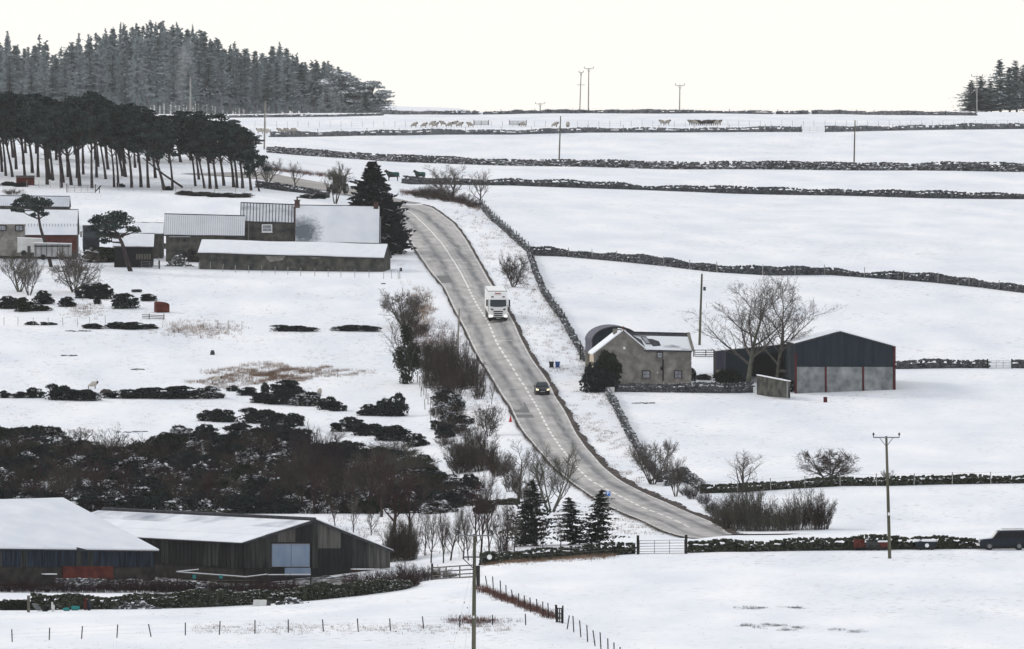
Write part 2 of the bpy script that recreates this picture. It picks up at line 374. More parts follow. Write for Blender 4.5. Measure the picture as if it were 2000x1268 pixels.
me.polygons.foreach_set('use_smooth', np.ones(len(gf), bool))
me.update(calc_edges=True)
def ground_material():
    m = bpy.data.materials.new('snow_field'); m.use_nodes = True; nt = m.node_tree; L = nt.links
    bs = nt.nodes['Principled BSDF']; bs.inputs['Roughness'].default_value = 0.75; bs.inputs['Specular IOR Level'].default_value = 0.2
    tc = nd(nt, 'ShaderNodeTexCoord')
    def noise(scale, detail, st=(1, 1, 1)):
        mp = nd(nt, 'ShaderNodeMapping'); mp.inputs['Scale'].default_value = st; L.new(tc.outputs['Object'], mp.inputs[0])
        n = nd(nt, 'ShaderNodeTexNoise'); n.inputs['Scale'].default_value = scale; n.inputs['Detail'].default_value = detail
        L.new(mp.outputs[0], n.inputs['Vector']); return n.outputs['Fac']
    def rng(x, a, b, c=0.0, d=1.0):
        r = nd(nt, 'ShaderNodeMapRange'); r.inputs[1].default_value = a; r.inputs[2].default_value = b; r.inputs[3].default_value = c; r.inputs[4].default_value = d
        L.new(x, r.inputs[0]); return r.outputs[0]
    def mul(a, b):
        r = nd(nt, 'ShaderNodeMath', operation='MULTIPLY'); L.new(a, r.inputs[0]); L.new(b, r.inputs[1]); return r.outputs[0]
    zone = rng(noise(0.03, 2), 0.42, 0.62, 0.25, 1.0)
    tuft = mul(rng(noise(1.3, 6, (1, 0.5, 1)), 0.57, 0.72, 0, 0.75), zone)
    tone = rng(noise(0.12, 5, (1, 0.3, 1)), 0.3, 0.7)
    c1 = nd(nt, 'ShaderNodeMix', data_type='RGBA'); L.new(tone, c1.inputs[0]); c1.inputs[6].default_value = (0.72, 0.75, 0.805, 1); c1.inputs[7].default_value = (0.89, 0.895, 0.91, 1)
    c2 = nd(nt, 'ShaderNodeMix', data_type='RGBA'); L.new(tuft, c2.inputs[0]); L.new(c1.outputs[2], c2.inputs[6]); c2.inputs[7].default_value = (0.42, 0.41, 0.4, 1)
    L.new(c2.outputs[2], bs.inputs['Base Color'])
    bp = nd(nt, 'ShaderNodeBump'); bp.inputs['Strength'].default_value = 0.6; bp.inputs['Distance'].default_value = 0.16
    L.new(noise(0.35, 4), bp.inputs['Height']); L.new(bp.outputs[0], bs.inputs['Normal'])
    return m
M['field'] = ground_material()
me.materials.append(M['field'])
tag(obj('snowy_ground', me), 'snow covered hillside fields rising to the skyline', None, None, 'structure')
# ------------------------------------------------------------------ the road
def interp_rows(tab, rows):
    r = [t[1] for t in tab]; x = [t[0] for t in tab]
    return np.interp(rows, r, x)
EDGE_L = [(772,420),(790,459),(819,503),(844,538),(866,563),(879,591),(898,629),(917,667),(932,699),(958,737),(989,787),(1011,831),(1040,868),(1080,915),(1115,944),(1147,967),(1190,993),(1234,1012),(1277,1031),(1312,1046)]
EDGE_R = [(778,388),(824,397),(858,416),(884,434),(900,453),(916,477),(932,506),(955,547),(980,588),(1002,626),(1018,661),(1043,708),(1071,743),(1087,778),(1109,812),(1122,840),(1145,875),(1170,903),(1190,923),(1225,948),(1277,973),(1335,999),(1388,1019),(1416,1033),(1442,1046)]
CENTRE = [(750,397),(787,409),(804,417),(834,445),(866,481),(898,531),(920,576),(948,623),(973,677),(1005,727),(1027,759),(1043,787),(1068,834),(1092,872),(1118,906),(1147,936),(1182,957),(1219,975),(1248,991),(1277,1002),(1321,1020),(1370,1042)]

def pline(tab, n_per=10, dmax=None):
    """pixel polyline -> points on the ground, resampled evenly"""
    pts = [G(x, y) for x, y in tab]
    return resample(pts, 3.0)
def resample(pts, step):
    out = [Vector(pts[0])]; acc = 0.0
    P2 = [Vector((p[0], p[1], 0)) for p in pts]
    seg = [(P2[i + 1] - P2[i]).length for i in range(len(P2) - 1)]; tot = sum(seg)
    n = max(1, int(round(tot / step))); cum = [0]
    for s_ in seg: cum.append(cum[-1] + s_)
    res = []
    for k in range(n + 1):
        t = tot * k / n; i = 0
        while i < len(seg) - 1 and cum[i + 1] < t: i += 1
        f = (t - cum[i]) / max(seg[i], 1e-6); q = P2[i].lerp(P2[i + 1], f); q.z = gz(q.x, q.y); res.append(q)
    return res
def smooth_line(pts, it=6):
    pts = [Vector(p) for p in pts]
    for _ in range(it):
        q = [pts[0]]
        for i in range(1, len(pts) - 1): q.append((pts[i - 1] + pts[i] * 2 + pts[i + 1]) / 4)
        q.append(pts[-1]); pts = q
    for p in pts: p.z = gz(p.x, p.y)
    return pts

# main sweep: pair the two verges across the road, from the bend behind the conifer down to the crest
n_s = 90
rows_c = np.linspace(403, 1042, n_s)
Lp, Rp = [], []
eL = smooth_line(resample([G(x, y) for x, y in EDGE_L], 2.0), 8)
eR = smooth_line(resample([G(x, y) for x, y in EDGE_R], 2.0), 8)
cL = smooth_line(resample([G(x, y) for x, y in CENTRE], 2.0), 8)
def side_points(c, e, centre):
    """for every centre point: the crossing of its normal with edge line e"""
    out = []
    E = np.array([[p.x, p.y] for p in e])
    for i, p in enumerate(centre):
        a = centre[max(0, i - 2)]; b = centre[min(len(centre) - 1, i + 2)]
        t = Vector((b.x - a.x, b.y - a.y)); t.normalize()
        n = Vector((-t.y, t.x))
        rel = E - np.array([p.x, p.y])
        along = rel @ np.array([t.x, t.y]); across = rel @ np.array([n.x, n.y])
        j = np.where((along[:-1] <= 0) != (along[1:] <= 0))[0]
        if len(j):
            jj = j[np.argmin(np.abs(across[j]))]; f = along[jj] / (along[jj] - along[jj + 1]); out.append(float(across[jj] + f * (across[jj + 1] - across[jj])))
        else: out.append(None)
    return out
# extend the centre line out of sight past the crest
t_end = (cL[-1] - cL[-6]); t_end.z = 0; t_end.normalize()
for k in range(1, 26):
    q = cL[-1] + t_end * 2.0; q.z = gz(q.x, q.y); cL.append(q)
dl = side_points(None, eL, cL); dr = side_points(None, eR, cL)
def fill(d, default_sign):
    v = [x for x in d if x is not None and 1.5 < abs(x) < 7]; s_ = 1 if np.median(v) > 0 else -1
    med = 3.6 * s_
    d = [x if (x is not None and 2.2 < abs(x) < 6.5 and (x > 0) == (s_ > 0)) else None for x in d]
    idx_ = [i for i, x in enumerate(d) if x is not None]
    y = np.interp(range(len(d)), idx_ + [len(d) + 5], [d[i] for i in idx_] + [med])
    k = np.ones(9) / 9; return np.convolve(np.pad(y, 4, mode='edge'), k, mode='valid')
dl = fill(dl, 1); dr = fill(dr, -1)
NR = 12
rv = []; ruv = []; dist = 0
for i, p in enumerate(cL):
    a = cL[max(0, i - 2)]; b = cL[min(len(cL) - 1, i + 2)]
    t = Vector((b.x - a.x, b.y - a.y)).normalized(); n = Vector((-t.y, t.x))
    if i: dist += (Vector((p.x, p.y)) - Vector((cL[i - 1].x, cL[i - 1].y))).length
    for k in range(NR + 1):
        u = k / NR
        off = dl[i] * (1 - u) + dr[i] * u
        x, y = p.x + n.x * off, p.y + n.y * off
        rv.append((x, y, gz(x, y) + 0.12)); ruv.append((off, dist))
rf = []
for i in range(len(cL) - 1):
    for k in range(NR):
        a = i * (NR + 1) + k; q = (a, a + 1, a + NR + 2, a + NR + 1); rf.append(q)
rme = bpy.data.meshes.new('main_road'); rme.from_pydata(rv, [], rf)
v0, v1, v2 = [Vector(rv[j]) for j in rf[0][:3]]
if (v1 - v0).cross(v2 - v1).z < 0: rme.flip_normals()
uvl = rme.uv_layers.new(name='across_along')
for lp in rme.loops: uvl.data[lp.index].uv = ruv[lp.vertex_index]
def road_material():
    m = bpy.data.materials.new('salted_asphalt'); m.use_nodes = True; nt = m.node_tree; L = nt.links
    bs = nt.nodes['Principled BSDF']; bs.inputs['Roughness'].default_value = 0.7; bs.inputs['Specular IOR Level'].default_value = 0.35
    uv = nd(nt, 'ShaderNodeUVMap'); uv.uv_map = 'across_along'
    sx = nd(nt, 'ShaderNodeSeparateXYZ'); L.new(uv.outputs[0], sx.inputs[0])
    mp = nd(nt, 'ShaderNodeMapping'); mp.inputs['Scale'].default_value = (1.6, 0.09, 1); L.new(uv.outputs[0], mp.inputs[0])
    nz = nd(nt, 'ShaderNodeTexNoise'); nz.inputs['Scale'].default_value = 1.0; nz.inputs['Detail'].default_value = 6; L.new(mp.outputs[0], nz.inputs['Vector'])
    wob = nd(nt, 'ShaderNodeTexNoise'); wob.inputs['Scale'].default_value = 1.0
    mp2 = nd(nt, 'ShaderNodeMapping'); mp2.inputs['Scale'].default_value = (0.02, 0.03, 1); L.new(uv.outputs[0], mp2.inputs[0]); L.new(mp2.outputs[0], wob.inputs['Vector'])
    def M_(op, a, b=None, c=None):
        n = nd(nt, 'ShaderNodeMath', operation=op)
        for i, x in enumerate((a, b, c)):
            if x is None: continue
            if isinstance(x, (int, float)): n.inputs[i].default_value = x
            else: L.new(x, n.inputs[i])
        return n.outputs[0]
    w = M_('MULTIPLY_ADD', wob.outputs['Fac'], 0.9, -0.45)
    u = M_('ADD', sx.outputs[0], w)
    tot = None
    for c, wd, am in ((-1.9, 0.62, 0.95), (1.75, 0.62, 1.1), (-2.9, 0.25, 0.25), (0.7, 0.25, 0.3), (3.0, .2, .3)):
        d = M_('DIVIDE', M_('SUBTRACT', u, c), wd)
        g = M_('MULTIPLY', M_('POWER', 2.718, M_('MULTIPLY', M_('MULTIPLY', d, d), -1.0)), am)
        tot = g if tot is None else M_('ADD', tot, g)
    tr = M_('MULTIPLY', tot, M_('MULTIPLY_ADD', nz.outputs['Fac'], 1.6, -0.15))
    cr = nd(nt, 'ShaderNodeValToRGB'); e = cr.color_ramp.elements
    e[0].position = 0.05; e[0].color = (0.41, 0.39, 0.375, 1); e[1].position = 0.85; e[1].color = (0.115, 0.12, 0.13, 1)
    L.new(tr, cr.inputs[0])
    n3 = nd(nt, 'ShaderNodeTexNoise'); n3.inputs['Scale'].default_value = 0.5; n3.inputs['Detail'].default_value = 7
    mp3 = nd(nt, 'ShaderNodeMapping'); mp3.inputs['Scale'].default_value = (1.3, 0.35, 1); L.new(uv.outputs[0], mp3.inputs[0]); L.new(mp3.outputs[0], n3.inputs['Vector'])
    mx = nd(nt, 'ShaderNodeMix', data_type='RGBA', blend_type='MULTIPLY'); mx.inputs[0].default_value = 1.0
    r3 = nd(nt, 'ShaderNodeMapRange'); r3.inputs[1].default_value = 0.3; r3.inputs[2].default_value = 0.7; r3.inputs[3].default_value = 0.72; r3.inputs[4].default_value = 1.22
    L.new(n3.outputs['Fac'], r3.inputs[0]); L.new(cr.outputs[0], mx.inputs[6]); L.new(r3.outputs[0], mx.inputs[7])
    L.new(mx.outputs[2], bs.inputs['Base Color'])
    return m
M['asphalt'] = road_material()
rme.materials.append(M['asphalt'])
road = tag(obj('main_road', rme), 'grey salted road winding down the snowy hillside', None, None, 'structure')

# painted lines: children of the road, laid just above it
M['paint'] = mat('paint', (0.85, 0.84, 0.82), (0.7, 0.69, 0.67), 3.0)
M['paint_worn'] = mat('paint_worn', (0.75, 0.74, 0.72), (0.45, 0.44, 0.43), 1.0, contrast=(.45, .6))
M['verge_dirt'] = mat('verge_dirt', (0.025, 0.02, 0.02), (0.13, 0.105, 0.095), 0.8, contrast=(0.35, 0.8), detail=6)
M['asphalt_patch'] = mat('asphalt_patch', (0.15, 0.15, 0.155), (0.2, 0.2, 0.2), 1.0)
def road_pt(i, off, dz=0.0):
    i = max(0.0, min(len(cL) - 1.001, i)); i0 = int(i); f = i - i0
    p = cL[i0].lerp(cL[i0 + 1], f)
    a = cL[max(0, i0 - 2)]; b = cL[min(len(cL) - 1, i0 + 3)]
    t = Vector((b.x - a.x, b.y - a.y)).normalized(); n = Vector((-t.y, t.x))
    x, y = p.x + n.x * off, p.y + n.y * off
    return Vector((x, y, gz(x, y) + 0.12 + dz))
def edge_off(i, side):
    i = int(max(0, min(len(cL) - 1, i))); return (dl if side < 0 else dr)[i]
sgnL = 1 if dl[10] > 0 else -1
def strip(mb, i0, i1, off_f, w, dz=0.012, n=None):
    n = n or max(1, int((i1 - i0) * 1.5)); prev = None
    for k in range(n + 1):
        i = i0 + (i1 - i0) * k / n; o = off_f(i)
        a, b = road_pt(i, o - w / 2, dz), road_pt(i, o + w / 2, dz)
        if prev: mb.add([prev[0], prev[1], b, a], [(0, 1, 2, 3) if sgnL > 0 else (0, 1, 2, 3)])
        prev = (a, b)
def idx_at_row(row):
    best = min(range(len(cL)), key=lambda i: abs((HY - cL[i].z * F / cL[i].y) - row) if cL[i].y > 1160 else 1e9)
    return best
i_dash = idx_at_row(560)
mb = MB(); strip(mb, 0, i_dash, lambda i: 0.0, 0.2)
o = mb.mesh('centre_line', M['paint']); obj('centre_line', o, road)
k = 0.0
while k < i_dash:
    mb = MB(); strip(mb, k, k + 0.5, lambda i: 0.55 * (-sgnL), 0.2, n=1); obj('line_dot', mb.mesh('line_dot', M['paint']), road); k += 2.1
k = float(i_dash)
while k < len(cL) - 30:
    mb = MB(); strip(mb, k, k + 2.0, lambda i: 0.0, 0.27, n=3); obj('centre_dash', mb.mesh('centre_dash', M['paint']), road); k += 3.0
for s_, nm in ((-1, 'edge_line'), (1, 'edge_line')):
    mb = MB(); strip(mb, 0, len(cL) - 20, lambda i: edge_off(i, s_) * 0.93, 0.16); obj(nm, mb.mesh(nm, M['paint_worn']), road)
for row, dx, lng in ((668, 0.0, 2.6), (761, -2.0, 2.4)):        # thin transverse lines painted across a lane
    i = idx_at_row(row) - 0.4; mb = MB()
    for q in range(6):
        o1 = -sgnL * (dx + lng * q / 6 - 0.6); o2 = -sgnL * (dx + lng * (q + 1) / 6 - 0.6)
        A, B = road_pt(i + q * 0.12, o1, 0.012), road_pt(i + (q + 1) * 0.12, o2, 0.012)
        A2, B2 = road_pt(i + q * 0.12 + 0.35, o1, 0.012), road_pt(i + (q + 1) * 0.12 + 0.35, o2, 0.012)
        mb.add([A, B, B2, A2], [(0, 1, 2, 3)])
    obj('cross_line', mb.mesh('cross_line', M['paint_worn']), road)
for ra, rb, f0, f1 in ((538, 552, 0.45, 0.99), (788, 806, 0.35, 0.97), (812, 817, 0.3, 0.98)):   # square patches of darker repair
    ia, ib = idx_at_row(ra), idx_at_row(rb); mb = MB()
    w0 = edge_off(ia, -1)
    strip(mb, min(ia, ib), max(ia, ib) + 0.5, lambda i: w0 * (f0 + f1) / 2, abs(w0) * (f1 - f0), dz=0.006)
    obj('repair_patch', mb.mesh('repair_patch', M['asphalt_patch']), road, )
# soil and slush thrown up along the verges
rnd = random.Random(3)
for s_ in (-1, 1):
    mb = MB(); prev = None
    for j in range(0, (len(cL) - 18) * 2):
        i = j / 2; o = edge_off(i, s_); sg = 1 if o > 0 else -1
        bot = min(1.0, max(0.0, i / len(cL) * 1.6 - .45)); w = ((0.22 + .6 * bot) if s_ > 0 else (.2 + .2 * bot)) * (0.55 + 0.6 * abs(math.sin(i * 0.31)) + rnd.uniform(-0.25, 0.25))
        a = road_pt(i, o - sg * 0.08, 0.004); b = road_pt(i, o + sg * max(0.1, w), 0.05 + rnd.uniform(0, 0.12))
        if prev: mb.add([prev[0], prev[1], b, a], [(0, 1, 2, 3)])
        prev = (a, b)
    tag(obj('road_verge', mb.mesh('road_verge', M['verge_dirt'])), 'brown soil and slush along the %s edge of the road' % ('uphill' if s_ > 0 else 'downhill'), None, None, 'structure')

# the far stretch of road that runs behind the pines
far_c = [(440,338),(480,341),(520,346),(560,352),(600,359),(640,368),(680,376),(720,384),(752,391),(775,396)]
fl = smooth_line(resample([G(x, y) for x, y in far_c], 2.5), 6)
mb = MB(); prev = None; mbv = MB(); pv = None
for i, p in enumerate(fl):
    a = fl[max(0, i - 1)]; b = fl[min(len(fl) - 1, i + 1)]; t = Vector((b.x - a.x, b.y - a.y)).normalized(); n = Vector((-t.y, t.x))
    row = []
    for k in range(9):
        off = -9.0 + 18.0 * k / 8 if False else (-4.2 + 8.4 * k / 8) * (1.0 + 1.3 * (1 - i / len(fl)))
        x, y = p.x + n.x * off, p.y + n.y * off; row.append(Vector((x, y, gz(x, y) + 0.1)))
    if prev:
        for k in range(8): mb.add([prev[k], row[k], row[k + 1], prev[k + 1]], [(0, 1, 2, 3)])
    prev = row
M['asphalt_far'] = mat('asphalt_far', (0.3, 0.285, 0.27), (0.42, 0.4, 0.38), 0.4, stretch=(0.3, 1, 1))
tag(obj('side_road', mb.mesh('side_road', M['asphalt_far'])), 'upper stretch of the road passing below the pines', None, None, 'structure')

# ------------------------------------------------------------------ dry stone walls
def stone_wall(tab, h, label, th=0.55, mats=None, courses=4, ln=0.55, seed=1, rag=0.12, gaps=0.0, parts=None, name='dry_stone_wall', lift=0.0, cap=True, group=None, sub=None):
    rnd = random.Random(seed)
    pts = resample([G(x, y) for x, y in tab] if not isinstance(tab[0], Vector) else tab, ln)
    hf = h if callable(h) else (lambda t: h)
    mb = MB(); n = len(pts)
    hn = [rnd.uniform(0, 6.28) for _ in range(3)]
    for i in range(n - 1):
        p, q = pts[i], pts[i + 1]; t = i / n
        if gaps and rnd.random() < gaps: continue
        d = (q - p); rz = math.atan2(d.y, d.x)
        H = .92 * hf(t) * (1 + 0.14 * math.sin(i * 0.11 + hn[0]) + 0.1 * math.sin(i * 0.37 + hn[1]) - .45 * max(0, math.sin(i * .047 + hn[2]) - .9) * 10 * .5)
        ch = H / courses
        mb.box(((p.x + q.x) / 2, (p.y + q.y) / 2, (p.z + q.z) / 2 + lift - .1 + H * .36), (ln * 1.05, th * .3, H * .72), rz, jit=.03, rnd=rnd)
        for c in range(courses):
            if c == courses - 1 and rnd.random() < 0.12 + rag: continue
            tt = th * (1.15 - 0.3 * c / courses)
            L_ = ln * rnd.uniform(0.45, 1.25)
            m_ = (p + q) / 2
            off = rnd.uniform(-0.11, 0.11) + (ln * 0.5 if c % 2 else 0)
            ctr = (m_.x + math.cos(rz) * off - math.sin(rz) * rnd.uniform(-0.13, 0.13), m_.y + math.sin(rz) * off + math.cos(rz) * rnd.uniform(-0.07, 0.07), m_.z + lift - 0.1 + ch * (c + 0.5))
            mb.box(ctr, (L_, tt + rnd.uniform(-0.12, 0.12), ch * rnd.uniform(0.7, 1.15)), rz + rnd.uniform(-0.2, 0.2), jit=0.08, rnd=rnd)
        if cap:
            for e in range(2):
                if rnd.random() < 0.1: continue
                f = (e + 0.5) / 2; m_ = p.lerp(q, f)
                mb.box((m_.x, m_.y, m_.z + lift + H - 0.03 + rnd.uniform(-0.05, 0.06)), (ln * 0.52, th * 0.7, rnd.uniform(0.16, 0.34)), rz + rnd.uniform(-0.3, 0.3), jit=0.05, rnd=rnd)
    t = Thing(name, label, 'wall', pts[0], group)
    t.part('stonework', mb, mats or M['stone_wall'], kind='stuff')
    return t, pts
def wall_posts(t, pts, every, h, mat_, seed=0, off=0.5, r=0.06, wires=True, name='post'):
    rnd = random.Random(seed); q = resample(pts, every)
    tops = []
    for p in q:
        y = p.y - off; z = gz(p.x, y)
        mb = MB(); lean = rnd.uniform(-0.05, 0.05)
        mb.tube([(p.x, y, z - 0.2), (p.x + lean, y, z + h * rnd.uniform(0.92, 1.06))], r, 5)
        t.part(name, mb, mat_); tops.append(Vector((p.x + lean, y, z + h)))
    if wires and len(tops) > 1:
        mb = MB()
        for k in (0.95, 0.55):
            for a, b in zip(tops[:-1], tops[1:]): mb.tube([a - Vector((0, 0, h * (1 - k))), b - Vector((0, 0, h * (1 - k)))], 0.008, 3, cap=False)
        t.part('wire', mb, M['metal'])

SW = M['stone_wall']
w, p = stone_wall([(745,223),(860,224),(1000,223),(1140,221),(1300,222),(1430,222),(1600,223),(1760,225),(1905,226)], 0.75, 'ragged wall along the skyline of the highest snowy field', seed=1, courses=3, ln=0.8, mats=M['hazed_wall'], rag=0.2, th=0.9, gaps=0.05)
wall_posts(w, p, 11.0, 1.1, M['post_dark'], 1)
w, p = stone_wall([(440,230),(560,229),(660,228),(745,226)], 0.45, 'low dark wall in front of the distant spruce wood', seed=2, courses=2, ln=0.8, mats=M['hazed_wall'], th=0.9)
w, p = stone_wall([(528,268),(700,265),(860,263),(1000,263),(1150,259),(1300,259),(1440,258),(1565,258)], 0.95, 'wall below the sheep on the top field', seed=3, courses=3, ln=0.7, mats=M['hazed_wall'], rag=0.2)
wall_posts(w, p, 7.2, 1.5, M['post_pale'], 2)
w, p = stone_wall([(1612,258),(1700,256),(1800,254),(1900,253),(2010,252)], 1.0, 'short top field wall beyond the pale field gate', seed=4, courses=3, ln=0.7, mats=M['hazed_wall'], rag=0.2)
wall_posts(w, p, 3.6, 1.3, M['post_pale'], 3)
w, p = stone_wall([(522,298),(640,307),(800,317),(1000,324),(1240,329),(1500,331),(1740,333),(2010,336)], lambda t: 0.75 + 0.4 * t, 'snow speckled lower wall of the double walled track', seed=5, mats=M['snowy_wall'], courses=4, ln=0.6)
w, p = stone_wall([(522,293),(640,301),(800,311),(1000,318),(1240,322.5),(1500,324),(1740,325),(2010,328)], lambda t: 0.6 + 0.25 * t, 'half buried upper wall of the double walled track', seed=6, mats=M['snowy_wall'], courses=3, ln=0.6, gaps=0.08)
w, p = stone_wall([(785,358),(940,362),(1100,366),(1300,373),(1500,380),(1640,382),(1800,387),(2010,389)], 1.15, 'wall between the horse field and the large smooth field', seed=7, courses=5, ln=0.55)
w, p = stone_wall([(1035,499),(1100,501),(1200,510),(1300,520),(1400,532),(1500,538),(1620,537),(1700,543),(1800,550),(1900,560),(2010,573)], 1.15, 'curving wall crossing the slope above the big steel barn', seed=8, courses=5, ln=0.5)
wall_posts(w, p, 7.0, 1.5, M['post_pale'], 4, wires=False)
w, p = stone_wall([(938,402),(965,432),(1000,462),(1033,492),(1046,532),(1062,572),(1087,608),(1112,648),(1134,685),(1144,706)], 0.72, 'roadside wall running down from the bend to the stone farmhouse', seed=9, courses=4, ln=0.6, rag=.2)
wall_posts(w, p, 8.0, 1.4, M['post_dark'], 5, wires=False)
w, p = stone_wall([(1186,765),(1206,802),(1226,842),(1250,884),(1290,942)], 0.75, 'overgrown wall dropping from the farmhouse garden beside the road', seed=10, courses=4, ln=0.55, rag=.2)
w, p = stone_wall([(1300,950),(1330,938),(1350,945),(1375,962)], 1.3, 'tumbled stone mound at the foot of the roadside wall', seed=20, courses=4, ln=0.5, mats=M['snowy_wall'])
w, p = stone_wall([(1366,964),(1440,962),(1540,955),(1650,949),(1740,949),(1850,946),(2010,944)], 1.0, 'wall behind the lone rounded thorn tree', seed=11, courses=5, ln=0.5, mats=M['mossy_wall'])
wall_posts(w, p, 4.2, 1.35, M['post_pale'], 6)
w, p = stone_wall([(1344,1080),(1450,1078),(1550,1076),(1660,1075),(1800,1073),(1920,1072),(2040,1071)], 1.2, 'mossy wall beside the metal gate and behind the parked jeep', seed=12, courses=5, ln=0.42, mats=M['mossy_wall'])
w, p = stone_wall([(940,1103),(1010,1097),(1080,1093),(1160,1087),(1240,1082)], 1.05, 'mossy wall under the young conifers ending at the metal gate', seed=13, courses=5, ln=0.42, mats=M['mossy_wall'])
wall_posts(w, p, 2.1, 1.0, M['post_dark'], 7, off=0.7)
w, p = stone_wall([(1749,721),(1800,720),(1860,719),(1930,719)], 1.0, 'short snow topped wall between the steel barn and a field gate', seed=14, courses=4, ln=0.5)
w, p = stone_wall([(1976,719),(2040,719)], 1.0, 'wall stub beyond the field gate level with the steel barn', seed=15, courses=4, ln=0.5)
w, p = stone_wall([(62,1192),(150,1191),(260,1190),(380,1187),(500,1181),(600,1174),(700,1164),(760,1156),(800,1149)], lambda t: 1.4 if t < .8 else 1.4 - 4.5 * (t - .8), 'long mossy wall in front of the black boarded barns', seed=16, courses=6, ln=0.4, mats=M['mossy_wall'])
w, p = stone_wall([(110,1149),(200,1150),(300,1154),(400,1158)], 1.0, 'white topped inner wall between the barns and the red hedge', seed=17, courses=5, ln=0.4, mats=M['snowy_wall'])
w, p = stone_wall([(500,366),(560,374),(601,378),(640,387)], 1.0, 'dark wall edging the upper road below the pines', seed=18, courses=4, ln=0.55)
w, p = stone_wall([(1197,765),(1260,766),(1340,767),(1420,768),(1471,767)], 1.15, 'snow capped garden wall in front of the stone farmhouse', seed=19, courses=5, ln=0.42)
w, p = stone_wall([(170,1009),(300,1009),(440,1005),(560,998),(700,992),(850,989),(1010,986)], 0.5, 'dark bank wall at the foot of the scrub behind the barns', seed=21, courses=2, ln=0.5, mats=M['mossy_wall'], th=0.8)

# ------------------------------------------------------------------ post and wire fences, gates
def fence(posts, label, mat_=None, r=0.05, wires=(0.95, 0.6, 0.3), group=None, hs=1.15, name='wire_fence', wr=0.0035):
    """posts: (px_top, row_top, px_base, row_base) or (px, row_base)"""
    mat_ = mat_ or M['post_dark']
    first = None; tops = []
    for q in posts:
        if len(q) == 4: b = G(q[2], q[3]); tp = P(q[0], q[1], b.y)
        else: b = G(q[0], q[1]); tp = b + Vector((random.Random(q[0]).uniform(-.06, .06), 0, hs))
        if first is None: first = Thing(name, label, 'fence', b, group)
        mb = MB(); mb.tube([b - Vector((0, 0, .2)), tp], r, 6); first.part('post', mb, mat_); tops.append((b, tp))
    for k in wires:
        mb = MB()
        for (a0, a1), (b0, b1) in zip(tops[:-1], tops[1:]): mb.tube([a0.lerp(a1, k), b0.lerp(b1, k)], wr, 3, cap=False)
        first.part('wire', mb, M['metal'])
    return first
fg = [(23,1229,24,1254),(97,1226,96,1250),(161,1223,159,1248),(230,1220,228,1246),(290,1219,296,1244),(362,1216,362,1241),(430,1213,428,1240),(498,1211,498,1238),(563,1210,563,1236),(630,1210,632,1234),(698,1208,700,1234),(761,1208,763,1232),(825,1204,828,1228),(898,1202,898,1226),(962,1201,962,1221),(1026,1199,1027,1221)]
fence(fg, 'row of short dark posts across the nearest snowy field')
dg_ = [(930,1105,932,1146),(948,1125,953,1150),(962,1126,964,1151),(977,1134,978,1158),(988,1143,989,1168),(999,1152,1002,1176),(1013,1159,1014,1184),(1024,1163,1025,1190),(1035,1167,1037,1194),(1048,1170,1049,1197),(1060,1175,1061,1205),(1070,1178,1072,1208),(1085,1181,1085,1209),(1098,1187,1098,1218),(1112,1202,1107,1229),(1119,1203,1121,1235),(1132,1212,1135,1245),(1146,1221,1148,1254),(1158,1231,1163,1262),(1172,1235,1174,1268),(1187,1247,1188,1280),(1199,1255,1200,1290),(1211,1264,1212,1300)]
fence(dg_, 'wire fence on dark posts slanting down through dead red grass')
ff = [(310,517),(336,521),(362,524),(390,526),(411,527),(435,531),(460,533),(486,534),(512,534),(537,536),(562,537),(587,539),(615,540),(641,541),(666,542),(693,542),(721,543),(749,545),(765,544),(778,545)]
fence(ff, 'wire fence in front of the long low stone byre', M['post_pale'], r=0.045)
fence([(8,636),(35,636),(65,637),(94,637),(123,637),(151,638),(175,636),(206,632)], 'short fence of thin posts below the gorse clumps', M['post_pale'], r=0.04)
fence([(398,641),(425,642),(446,642),(472,644)], 'four thin fence posts beside the dead bracken', M['post_pale'], r=0.04)
fence([(x, 250 - 0.0015 * x) for x in range(498, 2000, 21)], 'long fence of fine posts behind the sheep on the top field', M['post_pale'], r=0.035, hs=1.25, wr=0.004)
fence([(52,366),(76,367),(98,367),(118,370),(232,372),(260,374),(315,376),(343,377),(375,380),(420,381),(460,382)], 'fence of thin posts along the foot of the pine stand', M['post_pale'], r=0.04)
fence([(781,545),(786,580),(792,620),(800,670),(808,710),(815,745),(822,775),(830,800),(841,825),(852,850),(862,875),(874,898),(886,920),(897,940)], 'fence running down beside the roadside thicket', M['post_pale'], r=0.05, hs=1.3)
fence([(815,748),(820,756),(824,764),(828,772),(832,780),(836,790),(841,800),(846,810),(851,820),(857,832)], 'close set pale palings under the roadside thicket', M['post_pale'], r=0.06, hs=1.4)

